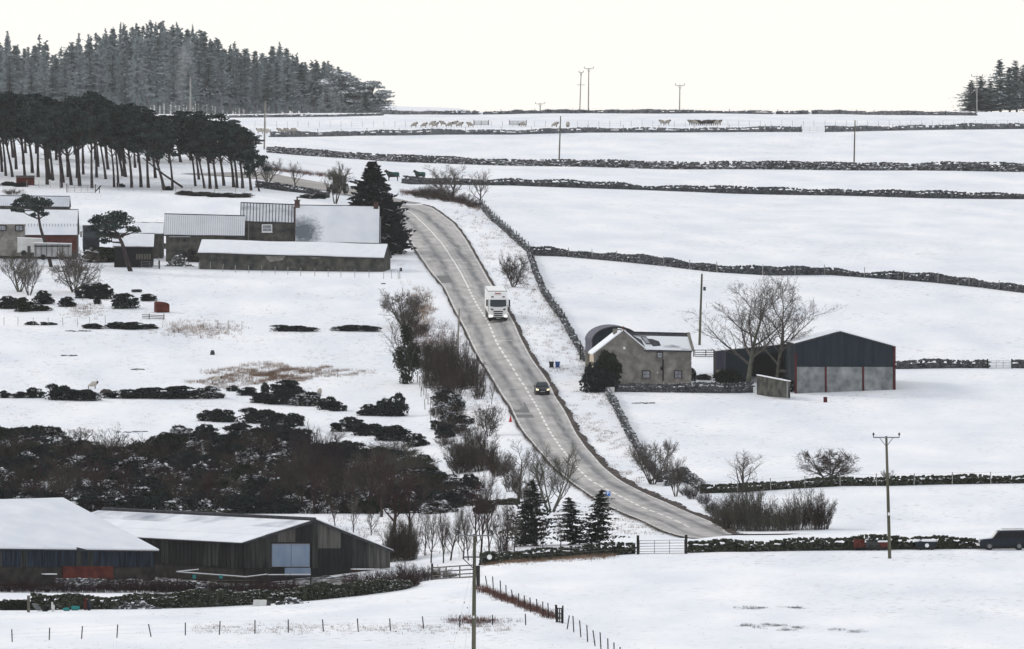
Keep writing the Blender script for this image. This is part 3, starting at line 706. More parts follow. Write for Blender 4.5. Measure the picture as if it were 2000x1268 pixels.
def gate(px0, r0, px1, r1, hpx, label, mat_, bars=6, uprights=3, post_mat=None, posts=(1, 1), r=0.025, post_h=1.0, pr=0.11, gap=0.0, name='field_gate', brace=False):
    A = G(px0, r0); B = G(px1, r1); h = hpx * A.y / F
    t = Thing(name, label, 'gate', A)
    A2 = A + Vector((0, 0, .08)); B2 = B + Vector((0, 0, .08)); up = Vector((0, 0, h - .08))
    for k in range(bars):
        f = (k / (bars - 1)) ** 1.15; mb = MB(); mb.tube([A2 + up * f, B2 + up * f], r, 5); t.part('bar', mb, mat_)
    for k in range(uprights + 1):
        q = A2.lerp(B2, k / uprights); mb = MB(); mb.tube([q - Vector((0, .02, 0)), q + up - Vector((0, .02, 0))], r * 1.1, 5); t.part('upright', mb, mat_)
    if brace:
        mb = MB(); mb.tube([A2 + Vector((0, -.04, 0)), B2 + up + Vector((0, -.04, 0))], r, 4); t.part('brace', mb, mat_)
    for e, (q, s_) in enumerate(((A, -1), (B, 1))):
        if posts[e]:
            d = (B - A).normalized() * s_ * 0.22
            mb = MB(); mb.box((q.x + d.x, q.y + d.y, q.z + post_h * h * 0.55), (pr * 2, pr * 2, post_h * h * 1.1 + .3)); t.part('gate_post', mb, post_mat or M['post_dark'])
    return t
gate(1249,1083,1337,1082,27, 'wide metal field gate between the two mossy walls', M['metal'], bars=6, uprights=3, r=0.028, post_h=1.15, pr=0.13)
gate(927,244.5,953,244.5,8, 'smaller of the two dark hurdles on the sheep field', M['metal_dark'], bars=5, uprights=2, r=0.04, pr=0.07)
gate(997,244.5,1026,244.5,8, 'dark hurdle beside a grazing sheep on the sheep field', M['metal_dark'], bars=5, uprights=2, r=0.04, pr=0.07)
gate(1567,259,1610,259,10.5, 'pale field gate in the gap of the top field wall', M['post_pale'], bars=4, uprights=3, r=0.02, pr=0.06)
gate(1932,720,1973,720,15, 'pale gate standing between two snowy walls past the steel barn', M['metal'], bars=6, uprights=3, r=0.025, pr=0.09)
gate(133,376,184,377,14, 'metal gate under the pines beside a leaning bar', M['metal'], bars=5, uprights=4, r=0.025, pr=0.06)
gate(276,523,309,525,13, 'small gate beside the open fronted shed', M['metal'], bars=5, uprights=2, r=0.025, pr=0.09)
gate(1357,697,1400,697,13, 'dark rail fence linking farmhouse and steel barn', M['post_dark'], bars=4, uprights=2, r=0.05, pr=0.06, name='rail_fence')
gate(1137,703,1148,703,24, 'narrow gate squeezed between the roadside wall and the round barn', M['post_dark'], bars=5, uprights=1, r=0.03, pr=0.1)
gate(845,1133,925,1128,24, 'three rail wooden fence joining the tall corner post', M['wood'], bars=4, uprights=3, r=0.06, pr=0.1, name='rail_fence', post_h=1.1)
gate(1089,1216,1097,1217,28, 'narrow wooden kissing gate in the slanting wire fence', M['mossy'] if 'mossy' in M else M['post_dark'], bars=4, uprights=2, r=0.05, pr=0.07)
# leaning bar next to the pine gate
mb = MB(); a = G(186,377); b = G(207,366); mb.tube([a + Vector((0,0,.2)), Vector((b.x, a.y, a.z + 1.2))], .09, 6); mb.tube([(b.x - .3, a.y, a.z - .2), (b.x - .3, a.y, a.z + 1.1)], .06, 5)
single('leaning_rail', mb, M['post_dark'], 'wooden rail propped at a slant beside the pine gate', 'rail')

# trodden mud of the barn yard
mb = MB(); cols_ = list(range(300, 716, 16)); base_r = lambda px: float(np.interp(px, [300, 500, 640, 716], [1176, 1170, 1158, 1138]))
g_ = [[G(px, base_r(px) + (1122 + 6 * math.sin(px * .05) - base_r(px)) * j / 5 + 1.5 * math.sin(px * .13 + j)) for px in cols_] for j in range(6)]
for j in range(5):
    for i in range(len(cols_) - 1):
        mb.add([q + Vector((0, 0, .06)) for q in (g_[j][i], g_[j][i + 1], g_[j + 1][i + 1], g_[j + 1][i])], [(0, 1, 2, 3)])
tag(obj('yard_ground', mb.mesh('yard_ground', M['mud'])), 'dark trodden mud of the yard before the boarded barns', None, None, 'structure')
# ------------------------------------------------------------------ plant meshes (built once, shared by their copies)
def rvec(r, s=1.0): return Vector((r.gauss(0, 1), r.gauss(0, 1), r.gauss(0, 1))).normalized() * s
def leaf(mb, p, size, r, up=0.0):
    d = rvec(r); d.z += up
    if d.length < 1e-3: d = Vector((0, 0, 1))
    d.normalize(); a = d.orthogonal().normalized(); a.rotate(Matrix.Rotation(r.uniform(0, 6.28), 3, d)); b = d.cross(a)
    s = size * r.uniform(0.6, 1.3)
    mb.add([p + a * s, p - a * s * .5 + b * s * .8, p - a * s * .5 - b * s * .8], [(0, 1, 2)])

def make_bare(seed, h=8.0, stems=1, spread=0.55, n1=7, n2=6, n3=6, n4=0, r0=0.22, trunk_h=0.3, up=0.35, twig=0.018, droop=0.0, w=1.0, len1=0.55):
    """leafless tree: returns (trunk builder, crown builder)"""
    r = random.Random(seed); tr = MB(); cr = MB()
    def limb(mb, p, d, L, rad, seg, jit, upk, n):
        pts = [p]; d = d.copy(); rr = [rad]
        for k in range(seg):
            d = (d + rvec(r, jit) + Vector((0, 0, upk))).normalized()
            pts.append(pts[-1] + d * L / seg); rr.append(rad * (1 - 0.75 * (k + 1) / seg))
        mb.tube(pts, rr, n, cap=False); return pts, rr, d
    for s in range(stems):
        a = 2 * math.pi * (s + r.random()) / stems
        tilt = spread * 0.5 if stems > 1 else 0.06
        d0 = Vector((math.cos(a) * tilt, math.sin(a) * tilt, 1)).normalized()
        base = Vector((math.cos(a) * .12, math.sin(a) * .12, -0.2)) if stems > 1 else Vector((0, 0, -0.3))
        H = h * (0.82 if stems > 1 else 0.8) * r.uniform(0.85, 1.05)
        pts, rr, _ = limb(tr, base, d0, H, r0 if stems == 1 else r0 * .6, 7, 0.10, 0.06, 6)
        for i in range(n1):
            f = trunk_h + (1 - trunk_h) * (i + r.random()) / n1
            k = f * (len(pts) - 1); k0 = min(int(k), len(pts) - 2); p = pts[k0].lerp(pts[k0 + 1], k - k0)
            a2 = i * 2.4 + r.random(); sp = spread * r.uniform(0.8, 1.5)
            d = Vector((math.cos(a2) * sp * w, math.sin(a2) * sp * w, r.uniform(0.5, 1.0))).normalized()
            L1 = h * len1 * (1.1 - 0.6 * f) * r.uniform(0.7, 1.1)
            p1, r1, _ = limb(cr if i else tr, p, d, L1, max(twig * 1.5, rr[k0] * 0.6), 5, 0.22, up * .4 - droop, 4)
            for j in range(n2):
                f2 = 0.2 + 0.8 * (j + r.random()) / n2; k = f2 * (len(p1) - 1); q0 = min(int(k), len(p1) - 2); q = p1[q0].lerp(p1[q0 + 1], k - q0)
                dd = ((p1[q0 + 1] - p1[q0]).normalized() + rvec(r, 0.85) + Vector((0, 0, up * .5))).normalized()
                L2 = L1 * r.uniform(0.3, 0.5)
                p2, r2, _ = limb(cr, q, dd, L2, max(twig * 1.2, r1[q0] * 0.5), 3, 0.25, up * .3 - droop, 3)
                for m in range(n3):
                    f3 = 0.15 + 0.85 * (m + r.random()) / n3; k = f3 * 3; s0 = min(int(k), 2); s_ = p2[s0].lerp(p2[s0 + 1], k - s0)
                    d3 = ((p2[s0 + 1] - p2[s0]).normalized() + rvec(r, 0.9) + Vector((0, 0, up * .5 - droop))).normalized()
                    L3 = L2 * r.uniform(0.35, 0.6)
                    p3, r3, _ = limb(cr, s_, d3, L3, twig, 2, 0.25, 0, 3)
                    for u in range(n4):
                        e = p3[1 if u % 2 else 2]; d4 = (d3 + rvec(r, 0.9)).normalized()
                        cr.tube([e, e + d4 * L3 * r.uniform(.3, .6)], [twig * .8, twig * .4], 3, cap=False)
    return tr, cr

def make_shrub(seed, h=2.5, w=2.5, n=26, sub=7, twig=0.016, fan=0.95):
    """many thin stems from the ground, leafless"""
    r = random.Random(seed); mb = MB()
    for i in range(n):
        a = r.uniform(0, 6.283); q = r.random() ** .6
        p = Vector((math.cos(a) * q * w * .28, math.sin(a) * q * w * .28, -0.1))
        d = Vector((math.cos(a) * q * fan, math.sin(a) * q * fan, 1)).normalized(); L = h * r.uniform(.45, 1.05) * (1 - .2 * q)
        pts = [p]
        for k in range(4):
            d = (d + rvec(r, .13)).normalized(); pts.append(pts[-1] + d * L / 4)
        mb.tube(pts, [twig * 1.8, twig * 1.6, twig * 1.3, twig, twig * .6], 3, cap=False)
        for j in range(sub):
            f = .2 + .75 * r.random(); k = f * 4; k0 = min(int(k), 3); s = pts[k0].lerp(pts[k0 + 1], k - k0)
            dd = (d + rvec(r, .8)).normalized(); e = s + dd * L * r.uniform(.16, .32)
            mb.tube([s, e], [twig, twig * .7], 3, cap=False)
            for m in range(3):
                g = s.lerp(e, r.uniform(.3, .95)); mb.tube([g, g + (dd + rvec(r, .9)).normalized() * L * r.uniform(.07, .15)], [twig * .8, twig * .5], 3, cap=False)
    return mb

def make_gorse(seed, n=2400, lumps=15, size=0.05, flat=0.75):
    """dense evergreen bush, unit height and width"""
    r = random.Random(seed); mb = MB(); L = []
    for i in range(lumps):
        a = r.uniform(0, 6.283); q = r.random() ** .5 * .36
        hh = (0.66 - q * .7) * r.uniform(.5, 1.3)
        L.append((Vector((math.cos(a) * q, math.sin(a) * q, hh)), r.uniform(.08, .2)))
    L += [(Vector((0, 0, .3)), .3), (Vector((.2, 0, .22)), .24), (Vector((-.2, .05, .2)), .24)]
    for i in range(n):
        c, rad = r.choice(L); d = rvec(r); d.z = abs(d.z) * .9 + .05 if r.random() < .7 else d.z
        p = c + d * rad * r.uniform(.72, 1.08); p.z = max(.01, p.z)
        if r.random() < .35: p.z *= r.random()
        leaf(mb, p, size, r, .2)
    for i in range(n // 7):                     # shoots that break the outline
        c, rad = r.choice(L); d = rvec(r); d.z = abs(d.z) + .3; d.normalize(); p = c + d * rad
        mb.add([p - d * .05 + rvec(r, .02), p - d * .05 + rvec(r, .02), p + d * r.uniform(.04, .11)], [(0, 1, 2)])
    return mb

def make_spruce(seed, h=20.0, w=5.0, bare=0.3, whorls=26, per=7, seg=6, size=0.45, droop=0.25, gap=0.15, dead=True, top=1.0, even=False):
    r = random.Random(seed); tr = MB(); cr = MB()
    lx, ly = r.uniform(-.3, .3), r.uniform(-.3, .3)
    pts = [Vector((lx * t * t, ly * t * t, h * t - (.4 if t == 0 else 0))) for t in (0, .25, .5, .75, 1)]
    r0 = h * .011
    tr.tube(pts, [r0, r0 * .8, r0 * .6, r0 * .35, .02], 6, cap=False)
    for i in range(whorls):
        t = bare + (1 - bare) * (i + r.random() * .8) / whorls
        z = h * t; prof = (1 - (t - bare) / (1 - bare)); prof = min(1.0, prof * 1.35 + .06) ** .9
        if r.random() < gap * .3: prof *= .5
        for k in range(per):
            a = 6.283 * (k + r.random()) / per; L = w * .5 * prof * r.uniform(.55, 1.2)
            if r.random() < gap * .5: L *= 1.3
            L *= (.72 + .42 * math.sin(a * 2 + z * .55 + seed) + r.uniform(-.12, .3)) if not even else (.8 + .14 * math.sin(a * 3 + z * .8))
            c = Vector((lx * t * t, ly * t * t, z + r.uniform(-.7, .7) * h / whorls)); d = Vector((math.cos(a), math.sin(a), r.uniform(-.25, .5) * top)).normalized()
            for s in range(seg):
                f = (s + r.random()) / seg
                p = c + d * L * f + Vector((0, 0, -droop * L * f * f * .7)); sz = size * (.55 + .6 * (1 - f)) * (0.6 + .5 * prof)
                if r.random() < gap: continue
                side = Vector((-d.y, d.x, 0)) * sz * r.uniform(.5, 1.1)
                tip = p + d * sz * 1.4 + Vector((0, 0, r.uniform(-.5, .25) * sz))
                cr.add([p + side, p - side, tip], [(0, 1, 2)])
                cr.add([p + Vector((0, 0, sz * .35)), p - Vector((0, 0, sz * (.5 + droop))), tip - d * sz * .3], [(0, 1, 2)])
    for k in range(5):
        cr.add([Vector((lx, ly, h)) + rvec(r, .12) + Vector((0, 0, -.5)), Vector((lx, ly, h - .9)) + rvec(r, .3), Vector((lx, ly, h + .25))], [(0, 1, 2)])
    if dead:
        for i in range(int(30 * bare / .3)):
            t = bare * r.uniform(.35, 1.05); a = r.uniform(0, 6.28); L = w * .3 * r.uniform(.4, 1.1)
            c = Vector((0, 0, h * t)); cr.tube([c, c + Vector((math.cos(a) * L, math.sin(a) * L, r.uniform(-.3, .3) * L))], [.04, .015], 3, cap=False)
    return tr, cr

def make_scots(seed, h=15.0, w=6.0, crown=0.42, lean=(-1.2, 0.0), clumps=24, per=60, size=0.34, r0=0.2):
    r = random.Random(seed); tr = MB(); cr = MB()
    pts = []
    for k in range(7):
        t = k / 6; pts.append(Vector((lean[0] * t ** 1.1 + .12 * math.sin(t * 5 + seed), lean[1] * t + .1 * math.cos(t * 4 + seed), h * .92 * t - (.4 if k == 0 else 0))))
    tr.tube(pts, [r0 * (1.25 if k == 0 else 1) * (1 - .12 * k) for k in range(7)], 6, cap=False)
    def at(t): k = t * 6; k0 = min(int(k), 5); return pts[k0].lerp(pts[k0 + 1], k - k0)
    for i in range(clumps):
        a = r.uniform(0, 6.283); q = r.random() ** .5; zt = r.uniform(1 - crown, 1.0)
        rel = (zt - (1 - crown)) / crown
        rad = w * .5 * math.sqrt(max(.08, 1 - (rel * 1.0) ** 2.2)) * q * (0.55 + .45 * min(1, rel * 3))
        ctr = at(1.0 if zt > .92 else zt); c = Vector((ctr.x + math.cos(a) * rad, ctr.y + math.sin(a) * rad, h * zt))
        fr = at(max(.4, zt - .14)); mid = fr.lerp(c, .5) + Vector((0, 0, -.15))
        tr.tube([fr, mid, c], [r0 * .38, r0 * .25, r0 * .12], 4, cap=False)
        cs = w * r.uniform(.12, .21)
        for k in range(per):
            d = rvec(r); d.z *= .5; p = c + d * cs * r.uniform(.35, 1.05); leaf(cr, p, size, r, .3)
    for i in range(6):
        t = r.uniform(.3, .6); a = r.uniform(0, 6.28); L = r.uniform(.5, 1.5); p = at(t)
        tr.tube([p, p + Vector((math.cos(a) * L, math.sin(a) * L, r.uniform(-.2, .5)))], [.05, .02], 3, cap=False)
    return tr, cr

def extent(mes):
    """height above ground and crown width that reads as full (ignores the last few stray tips)"""
    c = []
    for me in mes:
        a = np.empty(len(me.vertices) * 3); me.vertices.foreach_get('co', a); c.append(a.reshape(-1, 3))
    c = np.concatenate(c); return float(np.percentile(c[:, 2], 99.7)), float(np.percentile(c[:, 0], 98.5) - np.percentile(c[:, 0], 1.5) + np.percentile(c[:, 1], 98.5) - np.percentile(c[:, 1], 1.5)) / 2
class Proto:
    """a plant built once: parts = [(name, mesh)]"""
    def __init__(s, parts): s.parts = parts; s.h, s.w = extent([m for _, m in parts])
def proto2(tr, cr, mt, mc): return Proto([('trunk', tr.mesh('trunk', mt)), ('crown', cr.mesh('crown', mc))])
def recol(pr, mt, mc):
    out = []
    for (n, me), m in zip(pr.parts, (mt, mc)):
        c = me.copy(); c.materials.clear(); c.materials.append(m); out.append((n, c))
    return Proto(out)
def place(pr, name, label, cat, loc, sc, rz=0.0, group=None):
    e = bpy.data.objects.new(name, None); COL.objects.link(e); e.location = loc; e.rotation_euler = (0, 0, rz)
    e.scale = sc if isinstance(sc, (tuple, list)) else (sc, sc, sc); e.empty_display_size = .3
    tag(e, label, cat, group)
    for n, me in pr.parts: obj(n, me, e)
    return e
def place1(me, name, label, cat, loc, sc, rz=0.0, group=None):
    o = obj(name, me); o.location = loc; o.rotation_euler = (0, 0, rz); o.scale = sc; tag(o, label, cat, group); return o
R = random.Random(11)

FROST = []
# ---- distant spruce wood on the skyline
SPR = []
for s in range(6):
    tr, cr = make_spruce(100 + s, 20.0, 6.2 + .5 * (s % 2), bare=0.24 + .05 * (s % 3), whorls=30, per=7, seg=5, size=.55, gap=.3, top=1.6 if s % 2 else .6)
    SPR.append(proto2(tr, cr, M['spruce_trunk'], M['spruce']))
out_px = [-40,0,15,45,75,110,155,205,235,265,320,375,420,460,500,545,580,640,690,735,748]
out_rw = [80,80,64,95,72,95,70,62,50,48,44,54,72,80,98,86,104,124,150,180,196]
grp = 'distant spruces of the skyline wood'
def spruce_at(px, D, rtop, k, wk=1.0, lab='tall hazy spruce in the distant wood on the skyline', grp_=grp, pr=None, name='spruce_tree'):
    x = (px - CX) * D / F; z = gz(x, D); H = zrow(rtop, D) - z
    place((pr or SPR)[k % len(pr or SPR)], name, lab, 'tree', (x, D, z), (wk, wk, H / 20.0), R.uniform(0, 6.28), grp_)
k = 0
for ri, (D, step, drop) in enumerate(((2960, 17, (2, 40)), (3030, 16, (-2, 30)), (3100, 15, (-4, 26)), (3160, 16, (0, 26)), (2900, 22, (14, 52)))):
    px = -30 + ri * 5.0
    while px < 742:
        rt = float(np.interp(px, out_px, out_rw)) + R.uniform(*drop)
        if px < 170 and ri in (2, 3) and R.random() < .4: px += step; continue
        if rt < 196: spruce_at(px + R.uniform(-3, 3), D + R.uniform(-14, 14), rt, R.randrange(6), R.uniform(1.0, 2.0))
        px += step * R.uniform(.75, 1.3)
for px, rt in ((15,62),(75,70),(155,66),(172,68),(235,47),(265,45),(318,42),(375,50),(545,84),(205,58),(640,120)):
    spruce_at(px, 3000 + R.uniform(-20, 20), rt, R.randrange(6), .85, 'one of the spruces whose spiky top stands above the distant wood', 'spiky spruces above the skyline wood')
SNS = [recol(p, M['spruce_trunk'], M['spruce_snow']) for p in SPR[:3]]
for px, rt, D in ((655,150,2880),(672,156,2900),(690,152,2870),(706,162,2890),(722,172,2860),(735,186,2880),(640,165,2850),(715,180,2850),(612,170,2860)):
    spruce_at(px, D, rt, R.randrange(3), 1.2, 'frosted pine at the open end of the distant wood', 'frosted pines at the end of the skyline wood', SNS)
for px, rt, w in ((668,142,1.5),(694,150,1.6),(716,160,1.5),(733,178,1.2),(705,176,1.4)):
    FROST.append((px, rt, w))
# ---- conifers on the skyline, far side
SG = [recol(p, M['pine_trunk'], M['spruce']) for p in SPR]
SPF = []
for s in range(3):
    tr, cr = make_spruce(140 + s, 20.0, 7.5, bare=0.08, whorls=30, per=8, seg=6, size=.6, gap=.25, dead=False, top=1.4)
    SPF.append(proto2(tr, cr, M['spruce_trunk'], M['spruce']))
for (px, rt, wk), lab in zip(((1954,118,.85),(1986,120,.8),(1972,132,.75),(1936,160,.62),(1917,150,.7),(1895,158,.75),(1905,178,.7),(2002,128,.85),(1926,172,.6)),
    ('tallest spruce of the small skyline clump at the picture edge','second tallest spruce of the small skyline clump','spruce between the two tallest of the skyline clump','short ragged spruce in the middle of the skyline clump',
     'spruce behind the pole in the skyline clump','leaning spruce with windswept limbs at the open end of the skyline clump','stunted spruce under the windswept one of the skyline clump','spruce cut by the frame in the skyline clump','low bushy spruce in the skyline clump')):
    x = (px - CX) * 2640 / F; z = gz(x, 2640); H = zrow(rt, 2640) - z
    place(SPF[R.randrange(3)], 'spruce_tree', lab, 'tree', (x, 2640, z), (wk * 1.7, wk * 1.7, H / 20.0), R.uniform(0, 6.28), 'skyline clump of spruces')

# ---- scots pine stand
SCO = []
for s in range(7):
    tr, cr = make_scots(200 + s, 15.0, 7.0, crown=.5, lean=(-2.1 + .7 * (s % 3), .4 * (s % 2)), clumps=28, per=60, size=.34, r0=.25)
    SCO.append(proto2(tr, cr, M['pine_trunk'], M['pine']))
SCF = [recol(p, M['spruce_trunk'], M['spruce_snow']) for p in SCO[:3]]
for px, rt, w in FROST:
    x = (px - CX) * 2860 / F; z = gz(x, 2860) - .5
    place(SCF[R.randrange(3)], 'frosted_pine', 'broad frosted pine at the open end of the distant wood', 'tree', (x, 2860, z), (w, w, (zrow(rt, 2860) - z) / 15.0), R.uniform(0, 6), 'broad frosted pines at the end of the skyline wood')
bases = [(5,336),(13,344),(24,346),(32,331),(45,321),(50,343),(64,338),(76,346),(91,361),(99,351),(105,353),(119,367),(125,357),(134,346),(141,362),(150,348),(157,364),(164,341),(181,368),(188,347),(192,326),(206,350),(211,331),(223,366),(230,366),(239,344),(247,346),(258,367),(265,328),(276,366),(291,367),(305,348),(320,372),(337,368),(383,364),(390,351),(399,368),(411,369),(425,369),(439,363),(457,366),(462,367),(473,368),(492,372),(-12,340),(-25,350)]
cr_px = [-40,0,30,60,90,110,150,180,210,250,280,305,330,370,400,440,480,505,530]
cr_rw = [172,172,175,181,187,190,184,181,188,194,204,227,222,216,215,221,244,272,300]
for n_, (px, rw) in enumerate(bases):
    b = G(px, rw); lean = 17
    rt = float(np.interp(px - lean, cr_px, cr_rw)) + R.uniform(0, 26)
    H = zrow(rt, b.y) - b.z
    lab = 'scots pine with a bare dark trunk in the dense stand above the farm'; g2 = 'scots pines of the dense stand'
    if px == 492: lab, g2 = 'outermost scots pine of the stand, nearest the upper road', None
    wk = R.uniform(.85, 1.15) * (0.95 if px > 330 else 1.0)
    place(SCO[R.randrange(7)], 'scots_pine', lab, 'tree', b, (wk, wk, H / 15.0), R.uniform(-.5, .5), g2)
for i in range(26):
    px = -30 + i * 20 + R.uniform(-6, 6)
    D = R.uniform(1935, 1985); x = (px - CX) * D / F; z = gz(x, D)
    rt = float(np.interp(px - 10, cr_px, cr_rw)) + R.uniform(3, 18)
    if px > 490: continue
    place(SCO[R.randrange(7)], 'scots_pine', 'scots pine with a bare dark trunk in the dense stand above the farm', 'tree', (x, D, z), (1.0, 1.0, (zrow(rt, D) - z) / 15.0), R.uniform(-.5, .5), 'scots pines of the dense stand')
tr, cr = make_scots(230, 6.5, 5.0, crown=.6, lean=(-1.6, 0), clumps=16, per=50, size=.3, r0=.16)
b = G(508,374); place(proto2(tr, cr, M['pine_trunk'], M['pine']), 'scots_pine', 'small crooked pine leaning out over the upper road', 'tree', b, 1.0)
mb = MB(); a = G(356,368); mb.tube([a + Vector((0,0,.2)), a + Vector((-3.2,3,2.3)), a + Vector((-6.6,6,4.9))], [.2,.16,.08], 6)
single('fallen_trunk', mb, M['pine_trunk'], 'fallen pine trunk leaning against the stand', 'tree trunk')

# ---- the two lone pines by the upper farm
def umbrella_pine(name, lab, base_px, base_row, kinks, pads, h_px, r0, D=None):
    b = G(base_px, base_row); s = b.y / F
    tr = MB(); cr = MB(); r = random.Random(base_px)
    pts = [Vector(((x - base_px) * s, 0, (base_row - y) * s)) for x, y in kinks]; pts[0].z -= .3
    tr.tube(pts, [r0 * (1 - .6 * i / len(pts)) for i in range(len(pts))], 6, cap=False)
    top = pts[-1]
    for (x, y, wx, wy) in pads:
        c = Vector(((x - base_px) * s, r.uniform(-1.0, 1.0), (base_row - y) * s)); rx, rz = wx * s * .62, wy * s * .66
        j = min(pts, key=lambda p: (p - c).length + (2 if p.z > c.z else 0)); tr.tube([j, j.lerp(c, .5) + Vector((0, 0, -.1)), c], [r0 * .4, r0 * .28, r0 * .1], 4, cap=False)
        for k in range(int(210 * rx * rz) + 60):
            d = rvec(r) * r.random() ** .4; p = c + Vector((d.x * rx, d.y * rx * .9, d.z * rz)); leaf(cr, p, .2, r, .3)
    t = Thing(name, lab, 'tree', b, rot=(0, 0, 0)); t.part('trunk', tr, M['pine_trunk']); t.part('crown', cr, M['pine']); return t
umbrella_pine('scots_pine', 'wispy lone pine with a curved stem in front of the red shed', 101, 522, [(101,522),(95,500),(90,480),(84,462),(79,445),(76,428),(74,410),(70,398)],
    [(60,390,44,12),(40,392,22,7),(82,394,34,12),(60,400,46,9),(92,398,22,9),(75,410,22,9),(30,400,18,6),(88,418,16,7),(64,420,12,6),(50,383,14,7),(40,412,16,5),(27,410,10,4)], 140, .3)
umbrella_pine('scots_pine', 'leaning umbrella pine between the shed and the parked truck', 256, 530, [(256,530),(249,512),(243,490),(238,474),(232,462),(224,450)],
    [(222,425,44,22),(200,432,38,15),(240,430,40,16),(215,442,60,12),(258,447,24,9),(185,445,22,10),(235,418,24,10),(205,455,26,10),(190,425,20,8),(268,451,14,5),(225,460,30,10),(180,432,16,7),(205,470,20,9),(198,460,26,8)], 120, .38)

# ---- the big dark conifer by the upper farmhouse
tr, cr = make_spruce(300, 20.0, 17.0, bare=0.01, whorls=46, per=20, seg=12, size=1.15, gap=.03, droop=.12, dead=False, top=1.2, even=True)
cyp = proto2(tr, cr, M['pine_trunk'], M['spruce_dark'])
def by_px(pr, name, lab, px, rb, rt, w, rz=0.0, D=None, group=None):
    b = G(px, rb)
    if D: b = Vector(((px - CX) * D / F, D, gz((px - CX) * D / F, D)))
    H = zrow(rt, b.y) - b.z; W = w * b.y / F; return place(pr, name, lab, 'tree', b, (W / pr.w, W / pr.w, H / pr.h), rz, group)
by_px(cyp, 'cypress_tree', 'big dark bushy conifer towering beside the upper farmhouse', 727, 462, 317, 100, D=1688)
by_px(cyp, 'cypress_tree', 'lower dark conifer at the gable corner by the road bend', 760, 492, 384, 52, 1.3)
tr, cr = make_bare(301, 7.5, stems=3, n1=7, n2=7, n3=6, n4=2, twig=.03); b = G(655, 398); place(proto2(tr, cr, M['bark'], M['twig_olive']), 'ivy_tree', 'grey green leafless tree half hiding the dark tractor', 'tree', b, (.9, .9, .8))

# ---- young conifers near the barns
SD = []
for s in range(3):
    tr, cr = make_spruce(320 + s, 6.0, 4.0, bare=0.04, whorls=24, per=8, seg=8, size=.24, gap=.25, droop=.3, dead=False)
    SD.append(proto2(tr, cr, M['bark'], M['spruce_green']))
for (px, rb, rt, w, lab) in ((1041,1067,938,62,'tallest young conifer, with gaps between its lower branches'),(1022,1066,985,40,'slim bare sided conifer beside the tallest young one'),(1120,1064,972,58,'broad young conifer beside the sign post conifer'),(1166,1063,957,58,'young conifer right under the blue parking sign')):
    by_px(SD[R.randrange(3)], 'young_spruce', lab, px, rb, rt, w * 1.4, R.uniform(0, 6))

# ---- leafless trees
BT = []
for s in range(4): BT.append(make_bare(400 + s, 8.0, stems=1, n1=11, n2=7, n3=6, n4=2, twig=.013, r0=.16, trunk_h=.18, up=.5, len1=.48))
BM = []
for s in range(4): BM.append(make_bare(420 + s, 6.0, stems=5, n1=7, n2=7, n3=6, n4=3, twig=.012, r0=.15, trunk_h=.2, spread=.95, len1=.42, up=.5))
BT_m = [proto2(a, c, M['bark'], M['twig']) for a, c in BT]
BM_m = [proto2(a, c, M['bark'], M['twig']) for a, c in BM]
BT_red = [recol(p, M['twig_red'], M['twig_red']) for p in BT_m]
BT_dark = [recol(p, M['twig_dark'], M['twig_dark']) for p in BT_m]
BM_dark = [recol(p, M['bark'], M['twig_dark']) for p in BM_m]
BM_olive = [recol(p, M['bark_green'], M['twig_olive']) for p in BM_m]
def tree_px(pr, hh, ww, px, rb, rt, w, lab, name='bare_tree', group=None, dz=0.0, rz=None, D=None):
    """scaled so that its base stands at px,rb, its tip reaches row rt and its crown is w photo pixels wide"""
    b = G(px, rb)
    if D: x_ = (px - CX) * D / F; b = Vector((x_, D, gz(x_, D)))
    H = zrow(rt, b.y) - b.z; W = w * b.y / F
    return place(pr, name, lab, 'tree', b, (W / pr.w, W / pr.w, H / pr.h), R.uniform(0, 6.28) if rz is None else rz, group)
BR_m = []
for s in range(3): BR_m.append(proto2(*make_bare(440 + s, 4.5, stems=6, n1=8, n2=7, n3=6, n4=3, twig=.014, r0=.14, trunk_h=.12, spread=1.7, len1=.5, up=.15), M['bark'], M['twig_dark']))
BR_l = [recol(p, M['bark'], M['twig']) for p in BR_m]
